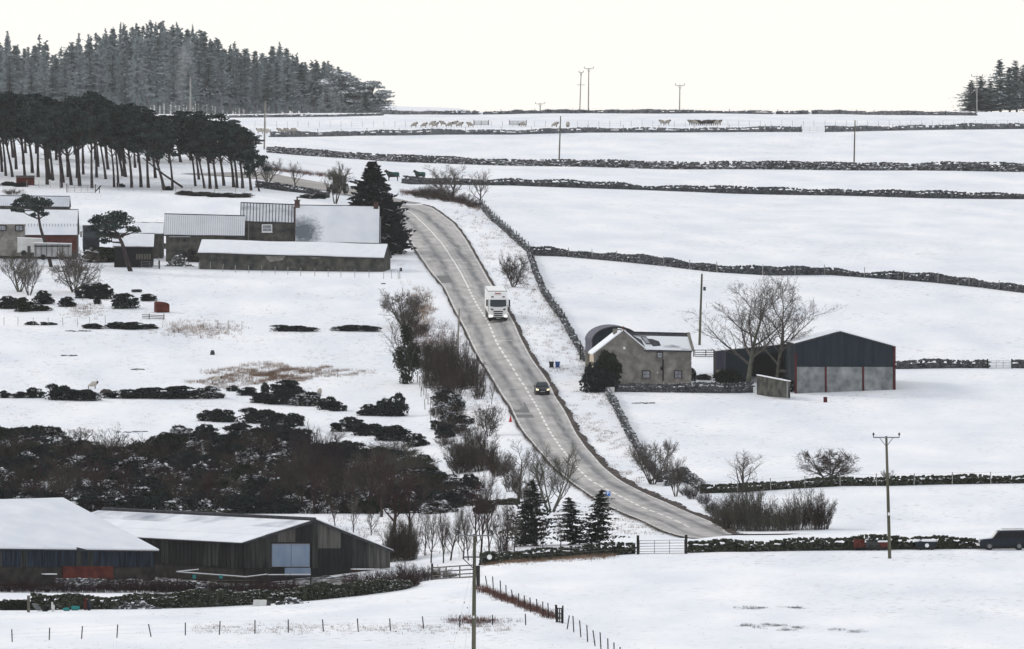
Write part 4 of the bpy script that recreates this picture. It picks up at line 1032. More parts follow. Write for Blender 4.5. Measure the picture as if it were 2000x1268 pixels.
# two big sycamores by the steel barn
tr, cr = make_bare(451, 13.0, stems=1, n1=11, n2=8, n3=7, n4=5, r0=.3, trunk_h=.2, twig=.017, spread=.85, len1=.6)
big1 = proto2(tr, cr, M['bark_green'], M['twig'])
tr, cr = make_bare(457, 13.0, stems=1, n1=11, n2=8, n3=7, n4=5, r0=.28, trunk_h=.24, twig=.017, spread=.85, len1=.6)
big2 = proto2(tr, cr, M['bark_green'], M['twig'])
tree_px(big1, 12.5, 12.5, 1461, 752, 536, 165, 'taller of the two great leafless trees at the steel barn', rz=.4, D=1434)
tree_px(big2, 12.5, 12.5, 1515, 750, 545, 140, 'great leafless tree standing before the barn opening', rz=1.9, D=1434.5)
for a in ((BT_m[0],8,7.5,884,392,318,66,'leafless roadside tree at the top bend with a dense dark base'),
          (BT_m[1],8,7.5,862,390,322,60,'leafless tree leaning over the brambles at the top bend'),
          (BT_m[2],8,7.5,938,402,330,44,'slender leafless tree at the corner of the roadside wall'),
          (BR_m[2],6,6.5,1003,561,494,60,'windblown thorn tree above the descending lorry'),
          (BM_m[1],6,6.5,523,358,308,52,'leafless thorn beside the upper road next to the pines'),
          (BT_dark[0],8,7.5,576,366,314,34,'narrow ivy covered tree beside the upper road'),
          (BM_olive[0],6,6.5,38,570,488,76,'green barked leafless tree cut by the picture edge'),
          (BM_m[2],6,6.5,57,577,500,50,'thin leafless tree in front of the grey trailer'),
          (BR_l[2],6,6.5,146,571,482,96,'wide many stemmed leafless tree above the gorse clump'),
          (BR_l[0],6,6.5,792,640,566,84,'fine twigged leafless tree at the field corner by the road'),
          (BR_m[1],6,6.5,955,852,790,52,'small dark leafless thorn beside the traffic cone verge'),
          (BR_l[1],6,6.5,1275,946,858,84,'many stemmed leafless tree at the end of the garden side wall'),
          (BM_m[0],6,6.5,1320,970,892,46,'small leafless tree on the stony mound'),
          (BR_m[0],6,6.5,1618,938,876,108,'lone rounded thorn tree growing from a field wall'),
          (BT_m[3],8,7.5,1452,962,880,72,'pale leafless tree rising out of the olive thicket'),
          (BM_olive[1],6,6.5,1076,1000,868,96,'grey green leafless tree leaning over the road edge'),
          (BT_m[1],8,7.5,1012,985,860,70,'thin leafless tree next to the one over the road edge'),
          (BT_m[0],8,7.5,658,868,838,50,'low twiggy tree crowning the scrub bank'),
          (BM_m[2],6,6.5,158,868,834,50,'leafless tree poking out of the scrub skyline'),
          (BT_m[2],8,7.5,715,832,770,20,'sapling beside the roadside verge fence') if False else (BT_m[2],8,7.5,960,790,742,16,'slim sapling on the verge near the thorn'),
          (BT_m[3],8,7.5,946,775,712,20,'slim sapling at the end of the roadside thicket'),
          (BM_dark[3],6,6.5,1735,945,918,26,'tiny leafless shrub behind the power pole')):
    tree_px(*a)
# ivy tree
gr1 = [make_gorse(500 + s) for s in range(5)]
GO = {}
for key in ('gorse', 'gorse_green', 'gorse_snow', 'heather'): GO[key] = [g.mesh('gorse_bush', M[key]) for g in gr1]
GOX = [extent([m]) for m in GO['gorse']]
b = G(792, 750); H = zrow(625, b.y) - b.z
tr, cr = make_bare(510, 7.5, stems=3, n1=5, n2=6, n3=5, n4=1, twig=.02); pr = proto2(tr, cr, M['bark'], M['twig_dark'])
e = place(pr, 'ivy_tree', 'ivy smothered tree standing dark green beside the roadside thicket', 'tree', b, (1.0, 1.0, H / 7.6))
iv = MB(); r_ = random.Random(9)
lumps_ = [(.1, .7, .8), (.4, 1.9, 1.2), (.45, 3.2, 1.4), (.2, 4.4, 1.1), (.2, 5.5, .8), (-.7, 2.5, .8), (-.8, 3.6, .7), (1.0, 4.0, .8), (.0, 6.4, .6), (1.1, 2.6, .8)]
for i in range(5200):
    cx_, cz_, rr_ = r_.choice(lumps_); d = rvec(r_); q = rr_ * r_.uniform(.3, 1.3); leaf(iv, Vector((cx_ + d.x * q, d.y * q, max(.05, cz_ + d.z * q))), .13, r_)
obj('ivy', iv.mesh('ivy', M['gorse_green']), e)

# ---- gorse and scrub: (px, base row, width px, height px, material, label)
def bush(px, rb, w, h, key, lab, group=None, name='gorse_bush', cat='bush', depth=None):
    b = G(px, rb); s = b.y / F
    k_ = R.randrange(5); me = GO[key][k_]; W = w * s / GOX[k_][1]; H = h * s / GOX[k_][0]
    return place1(me, name, lab, cat, (b.x, b.y, b.z - .05), (W, (depth or min(W, H * 2.2)), H), R.uniform(-.5, .5) + (3.14 if R.random() < .5 else 0), group)
G_, GG, GS, HE = 'gorse', 'gorse_green', 'gorse_snow', 'heather'
for a in (
 (17,602,48,24,G_,'dark gorse at the picture edge below the leafless trees'),(48,608,36,28,GG,'greener gorse beside the dark one at the picture edge'),(78,607,46,12,GG,'low trailing gorse stretching from the greener bush'),
 (83,594,40,27,G_,'ragged gorse under the thin leafless tree'),(131,599,32,20,G_,'small gorse between two leafless trees'),(168,582,34,26,G_,'gorse at the foot of the wide many stemmed tree'),
 (192,584,30,32,G_,'tallest gorse of the trio below the wide tree'),(208,584,26,30,G_,'end gorse of the trio below the wide tree'),(191,594,14,12,G_,'tiny gorse under the trio'),
 (246,602,46,30,G_,'rounded gorse near the brick coloured hutch'),(291,588,28,15,G_,'small gorse just above the brick coloured hutch'),
 (62,635,26,8,G_,'thin gorse sprig on the short fence'),(95,635,28,7,G_,'second gorse sprig on the short fence'),
 (183,642,38,11,G_,'flat gorse at the fence end'),(228,642,46,14,G_,'low gorse hedge section nearest the hutch'),(265,643,50,15,G_,'long low gorse below the hutch'),(295,642,26,10,G_,'gorse tail merging into dead bracken'),
 (576,647,76,13,G_,'flattened gorse alone on the middle snow slope'),(692,647,82,13,G_,'flattened gorse near the field corner tree'),
 (10,777,22,15,G_,'gorse piece at the edge of the sheep field'),(37,777,28,13,G_,'low gorse near the sheep field edge'),(67,777,32,21,G_,'round gorse near the sheep field edge'),
 (122,781,50,32,G_,'higher half of the large gorse by the sheep'),(166,782,56,22,G_,'lower half of the large gorse by the sheep'),
 (246,778,70,18,G_,'start of the long gorse hedge behind two dark sheep'),(305,778,80,22,G_,'middle of the long gorse hedge'),(358,778,70,25,G_,'thickest part of the long gorse hedge'),(408,778,56,24,GS,'snow dusted end of the long gorse hedge'),
 (455,764,20,12,G_,'small gorse above the long hedge end'),(482,772,34,17,G_,'gorse between the long hedge and the clump'),
 (517,770,14,24,G_,'spindly gorse with a crooked top'),(555,769,52,28,G_,'round topped gorse crowning the middle clump'),(515,786,46,20,G_,'gorse at the front of the middle clump'),(555,789,66,30,G_,'broad gorse of the middle clump'),
 (602,792,52,27,GS,'snow dusted gorse of the middle clump'),(641,800,34,26,G_,'gorse at the downhill side of the middle clump'),(660,803,28,20,G_,'last gorse of the middle clump'),(583,762,12,8,G_,'gorse scrap beside the round topped bush'),
 (722,811,44,22,G_,'low arm of the spiky gorse'),(752,812,44,34,G_,'spiky gorse standing alone on the slope'),(776,813,32,46,G_,'tall spiky gorse at the slope end'),
 (410,822,40,24,G_,'gorse at the start of the dark bank'),(440,824,46,24,G_,'gorse beside the dark bank start'),(490,803,16,8,G_,'small floating gorse above the dark bank'),
 (682,842,56,28,G_,'gorse leading the downhill row'),(725,850,60,26,G_,'second gorse of the downhill row'),(770,860,62,30,G_,'third gorse of the downhill row'),(812,872,46,26,GS,'snowy gorse ending the downhill row'),
 (515,826,74,30,G_,'broad gorse topping the scrub bank'),(572,832,36,26,G_,'gorse beside the broad one topping the scrub bank'),
 (885,803,40,34,GS,'snow dusted gorse below the roadside thicket'),(872,785,46,24,G_,'dark gorse at the base of the roadside thicket'),(870,855,36,28,G_,'gorse sticking out over the field boundary'),(905,830,40,20,GS,'snowy gorse on the verge'),
 (440,1188,10,8,GG,'x') if False else (1184,765,40,40,G_,'dark shrub at the farmhouse gable corner'),(1156,766,44,58,G_,'big dark evergreen shrub beside the farmhouse'),(1183,759,50,74,GG,'tall green evergreen against the farmhouse gable'),
 (1425,752,50,32,GG,'evergreen shrub under the great leafless tree'),(1325+50,742,26,12,G_,'low hedge behind the garden wall'),(1352,744,12,26,G_,'narrow shrub at the farmhouse corner'),
 (1530,765,36,28,GS,'snow dusted shrub between the wall piece and the steel barn'),
 (200,512,70,30,GG,'green ivy mass beside the parked truck'),(225,508,54,22,GG,'ivy mass under the umbrella pine'),
 (965,1101,40,22,GG,'ivy clump on the mossy wall by the near pole'),(1010,1096,46,16,GG,'ivy on the mossy wall below the slim conifer'),
 ):
    bush(*a)
# scrub bank: everything behind the barns
top_px = [-40,0,40,90,130,190,230,290,310,345,385,400,440,480,560,600,655,700,760,800,850,880,905]
top_rw = [838,838,832,834,850,866,868,872,838,834,862,834,830,822,830,842,862,872,880,888,905,922,935]
n_b = 0
labs = {G_: ('dark gorse bush in the dense scrub bank behind the barns', 'gorse of the scrub bank'), GS: ('snow dusted bush in the dense scrub bank behind the barns', 'snow dusted bushes of the scrub bank'),
        HE: ('purple brown bush in the dense scrub bank behind the barns', 'purple brown bushes of the scrub bank'), GG: ('greenish bush in the dense scrub bank behind the barns', 'greenish bushes of the scrub bank')}
row = 862.0
while row < 1004:
    px = -30 + R.uniform(0, 30)
    while px < 1000:
        tr_ = float(np.interp(px, top_px, top_rw)); lim = tr_ + 22
        right = 905 + (row - 935) * .9
        if row > lim and px < right + 20:
            if not (680 < px < 760 and 880 < row < 912 and R.random() < .55) and not (430 < px < 520 and 940 < row < 985 and R.random() < .5) and R.random() < .76:
                sn_ = math.sin(px * .021 + row * .05) + math.sin(px * .047 - row * .09); key = R.choices((G_, GS, HE, GG), (5, 6 if sn_ > .55 else .6, 3, 1.5))[0]
                w = R.uniform(38, 78); h = R.uniform(24, 40)
                bush(px, row, w, h, key, labs[key][0], labs[key][1]); n_b += 1
        px += R.uniform(30, 58)
    row += R.uniform(9, 14)
# leafless thickets
SH = [make_shrub(600 + s, 2.5, 3.0, n=60, sub=12, twig=.011) for s in range(4)]
def shm(m): return [s.mesh('twigs', M[m]) for s in SH]
SHM = {k: shm(k) for k in ('twig', 'twig_dark', 'twig_olive', 'twig_purple', 'twig_red')}
SHX = [extent([m]) for m in SHM['twig']]
def shrub(px, rb, w, h, key, lab, group=None, name='leafless_shrub'):
    b = G(px, rb); s = b.y / F; k_ = R.randrange(4); W = w * s / SHX[k_][1]; H = h * s / SHX[k_][0]
    return place1(SHM[key][k_], name, lab, 'shrub', (b.x, b.y, b.z), (W, W, H), R.uniform(0, 6.28), group)
def thicket(lst, key, lab, group):
    for (px, rb, w, h) in lst: shrub(px, rb, w, h * R.uniform(.62, 1.25), key, lab, group)
for (px, rb, w, h, key, lab) in (
  (612,925,96,92,'twig_purple','purple twigged dome shrub rising in the scrub bank'),(600,930,60,70,'twig_purple','purple twigged shrub beside the dome shrub'),(640,928,60,60,'twig_purple','purple twigged shrub behind the dome shrub'),
  (735,945,90,72,'twig_olive','olive twigged shrub low on the scrub bank'),(800,940,90,64,'twig_olive','wide olive shrub at the end of the scrub bank'),(765,900,100,40,'twig_olive','flat brown shrub below the downhill gorse row'),
  (900,925,60,62,'twig_dark','dark rounded shrub beside the field boundary'),(940,920,66,74,'twig_dark','dark rounded shrub under the small thorn'),(975,930,50,50,'twig_dark','dark shrub meeting the tall thin trees'),(915,905,60,50,'twig_olive','olive shrub behind the dark rounded pair')):
    shrub(px, rb, w, h, key, lab)
    shrub(px + 3, rb - 3, w * .95, h * .95, key, lab + ', its rear half')
thicket([(845,745,50,70),(862,752,50,78),(880,756,56,80),(898,758,50,76),(915,760,46,66),(930,764,36,58),(870,735,60,60),(900,742,60,64),(850,722,44,44),(838,758,36,60),(890,772,46,50),(860,770,46,56)], 'twig_dark', 'brown leafless willow in the roadside thicket', 'willows of the roadside thicket')
thicket([(858,700,30,42),(872,706,24,66),(886,712,22,74),(910,725,24,70),(925,735,22,62)], 'twig', 'thin pale willow rising from the roadside thicket', 'pale willows of the roadside thicket')
thicket([(1410,1030,60,62),(1440,1034,66,84),(1475,1036,66,92),(1505,1036,60,80),(1535,1036,50,72),(1425,1036,60,66),(1460,1037,60,70),(1490,1037,60,72),(1520,1037,54,66),(1550,1036,40,72)], 'twig_olive', 'olive leafless willow in the thicket behind the snow crest', 'willows of the crest thicket')
thicket([(1560,1035,44,76),(1585,1034,50,78),(1608,1034,46,66),(1600,1035,40,74)], 'twig_dark', 'dark thin leafless willow at the open end of the crest thicket', 'dark willows of the crest thicket')
thicket([(1375,985,30,30),(1388,1000,30,24),(1340,968,26,26),(1352,975,28,26),(1402,1010,34,26)], 'twig_purple', 'dark bramble shrub on the bank beside the road foot', 'brambles on the lower road bank')
thicket([(825,386,50,22),(850,390,50,26),(880,394,54,28),(905,398,44,24),(868,384,56,24),(925,405,36,20),(838,380,40,22)], 'twig_dark', 'dark bramble thicket on the inside of the top bend', 'brambles at the top bend')
thicket([(690,1150,44,30),(712,1146,46,38),(738,1144,48,44),(762,1144,50,46),(788,1142,50,46),(812,1138,48,38),(836,1134,44,30),(860,1130,42,24),(750,1152,50,32),(800,1148,50,32),(725,1154,44,28),(880,1128,36,18)], 'twig_red', 'crimson stemmed dogwood beside the barn gable', 'crimson dogwoods by the barn gable')
thicket([(x, 1158 - abs(x - 200) * .004, 34, 26) for x in range(-5, 640, 15)], 'twig_red', 'dark red thorn in the clipped hedge before the barns', 'red thorn hedge before the barns')
thicket([(782,1095,40,112),(765,1098,34,96),(800,1096,40,104),(778,1090,36,90),(795,1092,36,112)], 'twig_dark', 'tall dense dark thorn right behind the barn gable', 'tall thorns behind the barn gable')
thicket([(770,1095,44,100),(790,1094,44,96),(805,1094,34,80)], 'twig_olive', 'tall dense ivy clad thorn right behind the barn gable', 'ivy clad thorns behind the barn gable')
thicket([(25,380,40,14),(362,382,30,9),(385,383,36,11),(415,384,36,10),(445,385,36,9),(475,386,36,9)], 'twig_dark', 'low dark hedge plant at the foot of the pines', 'low hedge at the foot of the pines')
for px, rb, w in ((360,381,36),(392,383,44),(430,385,44),(468,386,40),(600,388,30),(622,388,24),(15,363,30),(40,365,26),(330,372,16),(236,366,14)): bush(px, rb, w, 9, G_, 'low gorse at the foot of the pine stand', 'low gorse at the foot of the pines')
for px in range(8, 62, 13): bush(px, 1192, 26, 22, GG, 'green clipped hedge plant beside the tall gatepost', 'green hedge by the tall gatepost')
thicket([(30,905,80,60),(95,930,90,62),(150,905,80,56),(180,960,96,60),(240,925,90,56),(300,900,90,60),(330,950,90,64),(400,905,80,52),(455,935,90,60),(500,890,80,54),(540,955,90,60),(60,975,80,50),(560,975,80,50),(655,960,86,54),(690,925,70,46),(820,955,86,48),(860,975,80,40),(380,985,80,44)], 'twig_dark', 'dark brown twiggy dome in the scrub bank behind the barns', 'brown twiggy shrubs of the scrub bank')
thicket([(70,900,90,50),(210,895,80,50),(360,925,90,56),(430,965,90,50),(620,975,80,46),(710,975,90,50),(780,975,90,46),(120,965,80,46)], 'twig_olive', 'olive twiggy dome in the scrub bank behind the barns', 'olive twiggy shrubs of the scrub bank')
thicket([(800,640,40,30),(812,660,44,34),(826,690,44,34),(818,720,40,40),(838,700,36,36),(806,600,30,24),(842,725,40,34),(826,650,30,26),(870,800,44,36),(890,820,40,34),(855,815,36,30),(880,840,44,34),(905,850,44,30),(868,870,40,34),(888,885,46,36),(925,870,44,40),(935,780,30,30),(1000,960,44,60),(1025,975,44,50),(1040,1000,40,40)], 'twig_dark', 'brown bramble shrub along the verge below the road', 'brambles along the downhill verge')
for a in ((864,806,44,22),(878,822,38,20),(862,838,36,18),(896,842,36,16)): bush(*a, GS, 'snow dusted bramble between palings and road', 'snow dusted verge brambles')
# birches / alders, red brown, from the bank down to the mossy wall
grp = 'red brown birches behind the barns'
for i, (px, rb, rt, w) in enumerate(((590,1002,858,62),(612,1004,880,50),(570,1000,890,50),(720,1000,868,70),(745,1010,876,70),(770,1040,890,76),(700,1004,900,50),(800,1040,905,60),(640,1003,930,44),(520,1002,930,40),(470,1000,930,40),(410,1001,905,60),(340,1000,905,60),(200,985,880,70),(120,990,900,80),(240,990,900,60),(830,1000,915,50),(60,990,905,60),(20,990,905,60),(940,1085,905,50),(955,1088,920,46),(930,1060,930,40),(440,1003,950,36),(675,1003,915,40))):
    tree_px((BT_red if i % 2 else BT_dark)[i % 4], 8, 7.5, px, rb, rt, w, 'red brown leafless birch on the bank behind the barns', 'birch_tree', grp)
for i, (px, rb, rt, w) in enumerate(((866,1100,985,36),(690,1040,960,26),(655,1030,965,26),(842,1100,988,34),(866,1098,1000,30),(905,1092,1000,34),(985,1080,985,34),(975,1082,1010,28),(1060,1070,1010,20),(1095,1068,1005,24),(880,1095,1010,40),(830,1085,990,30),(725,1045,985,30),(1004,1078,1000,30),(915,1095,985,30),(895,1060,985,30),(990,1088,960,40))):
    tree_px(BT_m[i % 4] if i % 2 else BT_dark[i % 4], 8, 7.5, px, rb, rt, w, 'thin leafless sapling on the snowy slope beside the barn gable', 'sapling', 'saplings on the snowy slope behind the mossy wall')
shrub(982,1095,26,60,'twig_red','rusty orange leafless shrub among the saplings')

# ---- tufts of dead grass poking through the snow
def tufts(name, lab, mat_, spots, h=(.15, .35), seed=1, blades=8, w=.014):
    r = random.Random(seed); mb = MB()
    for (x, y) in spots:
        z = gz(x, y)
        for k in range(blades):
            a = r.uniform(0, 6.283); hh = r.uniform(*h); sp = hh * r.uniform(.1, 1.4); bx, by = x + r.uniform(-.3, .3), y + r.uniform(-.12, .12)
            dx, dy = math.cos(a), math.sin(a)
            mb.add([(bx - dy * w, by + dx * w, z), (bx + dy * w, by - dx * w, z), (bx + dx * sp, by + dy * sp, z + hh)], [(0, 1, 2)])
    me = mb.mesh(name, mat_); tag(obj(name, me), lab, 'grass', None, 'stuff')
def spots_poly(fn, n, seed):
    """random ground points: fn(rnd) -> (px,row) or None"""
    r = random.Random(seed); out = []
    while len(out) < n:
        q = fn(r)
        if q is None: continue
        g = G(*q); out.append((g.x + r.uniform(-.4, .4), g.y + r.uniform(-.8, .8)))
    return out
def clus(r, cx, cy, sx, sy):
    return (r.gauss(cx, sx), r.gauss(cy, sy))
def heath(r):
    a = r.uniform(0, 6.283); q = r.random() ** .6 * (.8 + .22 * math.sin(a * 3 + 1) + .16 * math.sin(a * 7)); x = 525 + math.cos(a) * q * 185; y = 733 + math.sin(a) * q * 24 - (x - 525) * .05
    if math.sin(x * .11 + y * .5) + math.sin(x * .053 - y * .31) < -0.35 and r.random() < .8: return None
    return (x, y)
tufts('dead_grass', 'patch of brown dead grass above the middle gorse clump', M['dead_grass'], spots_poly(heath, 2400, 1), (.15, .42), 1)
tufts('dead_bracken', 'dead bracken along the fence beside the low gorse', M['dead_grass'], spots_poly(lambda r: clus(r, 385, 645, 42, 8), 420, 2), (.2, .55), 2)
tufts('dead_bracken', 'dead bracken around the small gorse between the leafless trees', M['dead_grass'], spots_poly(lambda r: clus(r, 165, 606, 22, 9), 200, 3), (.15, .4), 3)
EDR = lambda row: float(np.interp(row, [t[1] for t in EDGE_R], [t[0] for t in EDGE_R]))
WLX = lambda row: float(np.interp(row, [402,432,462,492,532,572,608,648,685,706], [938,965,1000,1033,1046,1062,1087,1112,1134,1144]))
def verge(r):
    y = r.uniform(405, 735); a, b = EDR(y) + 14, WLX(min(y, 706)) - 2
    if b < a: return None
    x = b - (b - a) * r.random() ** 1.9
    if math.sin(x * .09 + y * .17) + math.sin(x * .21 - y * .07) < -.5: return None
    return (x, y)
tufts('verge_grass', 'rough brown grass on the bank between road and roadside wall', M['dead_grass'], spots_poly(verge, 900, 4), (.12, .4), 4)
def verge2(r):
    y = r.uniform(765, 945); a = EDR(y) + 16; b = float(np.interp(y, [765,802,842,884,942], [1184,1204,1222,1248,1285]))
    x = r.uniform(a, b)
    if math.sin(x * .13 + y * .19) + math.sin(x * .05 - y * .09) < .1: return None
    return (x, y)
tufts('verge_grass', 'rough grass on the bank below the farmhouse garden', M['dead_grass'], spots_poly(verge2, 420, 5), (.1, .32), 5)
tufts('tall_grass', 'tall rusty grass beside the road above the ivy tree', M['dead_grass'], spots_poly(lambda r: clus(r, 822, 608, 12, 22), 420, 6), (.3, .8), 6)
tufts('bracken', 'reddish bracken between the ivy tree and the road', M['red_grass'], spots_poly(lambda r: clus(r, 848, 668, 26, 16), 520, 7), (.25, .7), 7)
tufts('bank_grass', 'rusty grass under the brambles of the top bend', M['red_grass'], spots_poly(lambda r: (lambda t: (785 + 150 * t + r.gauss(0, 3), 378 + 30 * t * t + r.gauss(0, 2.5)))(r.random()), 650, 8), (.3, .7), 8)
tufts('bank_grass', 'rusty grass bank along the upper road before the conifer', M['red_grass'], spots_poly(lambda r: (lambda t: (520 + 150 * t, 331 + 17 * t + r.gauss(0, 1.5)))(r.random()), 380, 9), (.3, .8), 9)
tufts('red_grass', 'dark red dead grass under the slanting wire fence', M['red_grass'], spots_poly(lambda r: (lambda t: (935 + 150 * t + r.gauss(0, 2), 1150 + 58 * t + r.gauss(0, 2.5)))(r.random()), 620, 10), (.2, .6), 10)
tufts('dead_grass', 'dead grass clump behind the near pole', M['red_grass'], spots_poly(lambda r: clus(r, 925, 1214, 26, 4), 220, 11), (.15, .4), 11)
tufts('fence_grass', 'dead grass along the row of short dark posts', M['dead_grass'], spots_poly(lambda r: (r.uniform(380, 1000), r.gauss(1236 - 14 * r.random(), 3)), 420, 31), (.05, .22), 31)
tufts('dead_grass', 'brown grass at the foot of the mossy wall under the conifers', M['dead_grass'], spots_poly(lambda r: (lambda t: (950 + 250 * t, 1101 - 14 * t + r.gauss(0, 2.5)))(r.random() ** 1.3), 620, 12), (.15, .45), 12)
tufts('grass_tufts' if False else 'grass', 'grey grass tips dotted over the nearest snow fields', M['grey_grass'], spots_poly(lambda r: (r.uniform(0, 2000), 1268 - 190 * r.random() ** 1.5) if r.random() < 1 else None, 900, 13), (.03, .1), 13, blades=4)
tufts('grass', 'dark tips of rushes in the nearest snow field', M['grey_grass'], spots_poly(lambda r: clus(r, *r.choice(((1455,1222),(1480,1225),(1497,1221),(1525,1222),(1538,1231),(1560,1226),(1637,1230),(1675,1234),(1458,1188),(1480,1189),(1552,1188))), 6, 1.2), 260, 14), (.06, .2), 14)
tufts('grass', 'grass tips dotted over the middle slope', M['dead_grass'], spots_poly(lambda r: (lambda x, y: (x, y) if math.sin(x * .02 + y * .11) + math.sin(x * .05 - y * .07) > .1 else None)(r.uniform(0, 790), r.uniform(545, 860)), 1500, 15), (.05, .18), 15, blades=5)
tufts('verge_grass', 'sparse brown grass on the snowy slope below the road sign', M['dead_grass'], spots_poly(lambda r: (lambda x: (x, 985 + r.uniform(8, 60)))(r.uniform(1195, 1300)), 260, 16), (.08, .25), 16)
tufts('scrub_grass', 'dead grass and stems under the saplings', M['red_grass'], spots_poly(lambda r: (r.uniform(640, 1060), r.uniform(1010, 1085)), 520, 17), (.15, .5), 17)
tufts('verge_grass', 'rough grass around the cone on the downhill verge', M['dead_grass'], spots_poly(lambda r: clus(r, 930, 800, 28, 26), 260, 18), (.12, .35), 18)
# ------------------------------------------------------------------ buildings
class Plane:
    """vertical wall plane through two points; converts photo pixels to points on it"""
    def __init__(s, A, B):
        s.A = Vector(A); d = Vector((B[0] - A[0], B[1] - A[1], 0)).normalized(); s.d = d
        s.n = Vector((d.y, -d.x, 0))
        if s.n.y > 0: s.n = -s.n
    def pt(s, px, row, off=0.0):
        k = (px - CX) / F; D = (s.A.x * s.n.x + s.A.y * s.n.y) / (k * s.n.x + s.n.y)
        return Vector((k * D, D, zrow(row, D))) + s.n * off
    def rect(s, mb, x0, r0, x1, r1, t=0.06, off=0.0):
        q = [s.pt(x0, r1, off), s.pt(x1, r1, off), s.pt(x1, r0, off), s.pt(x0, r0, off)]; mb.slab(q, s.n * t)
    def poly(s, mb, pts, t=0.1, off=0.0): mb.slab([s.pt(x, r, off) for x, r in pts], s.n * t)
def window(t, pl, x0, r0, x1, r1, frame, glass, bars=(1, 1), sill=None, fw=1.2, name='window'):
    mb = MB(); pl.rect(mb, x0, r0, x1, r1, .03, .02); f = t.part(name, mb, glass)
    fr = MB()
    for (a, b, c, d) in ((x0 - fw, r0 - fw, x1 + fw, r0), (x0 - fw, r1, x1 + fw, r1 + fw), (x0 - fw, r0, x0, r1), (x1, r0, x1 + fw, r1)): pl.rect(fr, a, b, c, d, .12, .03)
    for i in range(1, bars[0] + 1):
        x = x0 + (x1 - x0) * i / (bars[0] + 1); pl.rect(fr, x - .35, r0, x + .35, r1, .05, .05)
    for i in range(1, bars[1] + 1):
        y = r0 + (r1 - r0) * i / (bars[1] + 1); pl.rect(fr, x0, y - .3, x1, y + .3, .055, .052)
    t.part('frame', fr, frame, parent=f)
    if sill: sb = MB(); pl.rect(sb, x0 - fw - 1, r1 + fw, x1 + fw + 1, r1 + fw + 1, .18, .03); t.part('sill', sb, sill, parent=f)
    return f
def slope_frame(E0, E1, R1, R0):
    """roof slope corners eave0, eave1, ridge1, ridge0 -> point(u, v), normal"""
    n = (E1 - E0).cross(R0 - E0).normalized()
    if n.z < 0: n = -n
    return (lambda u, v: (E0.lerp(E1, u)).lerp(R0.lerp(R1, u), v)), n
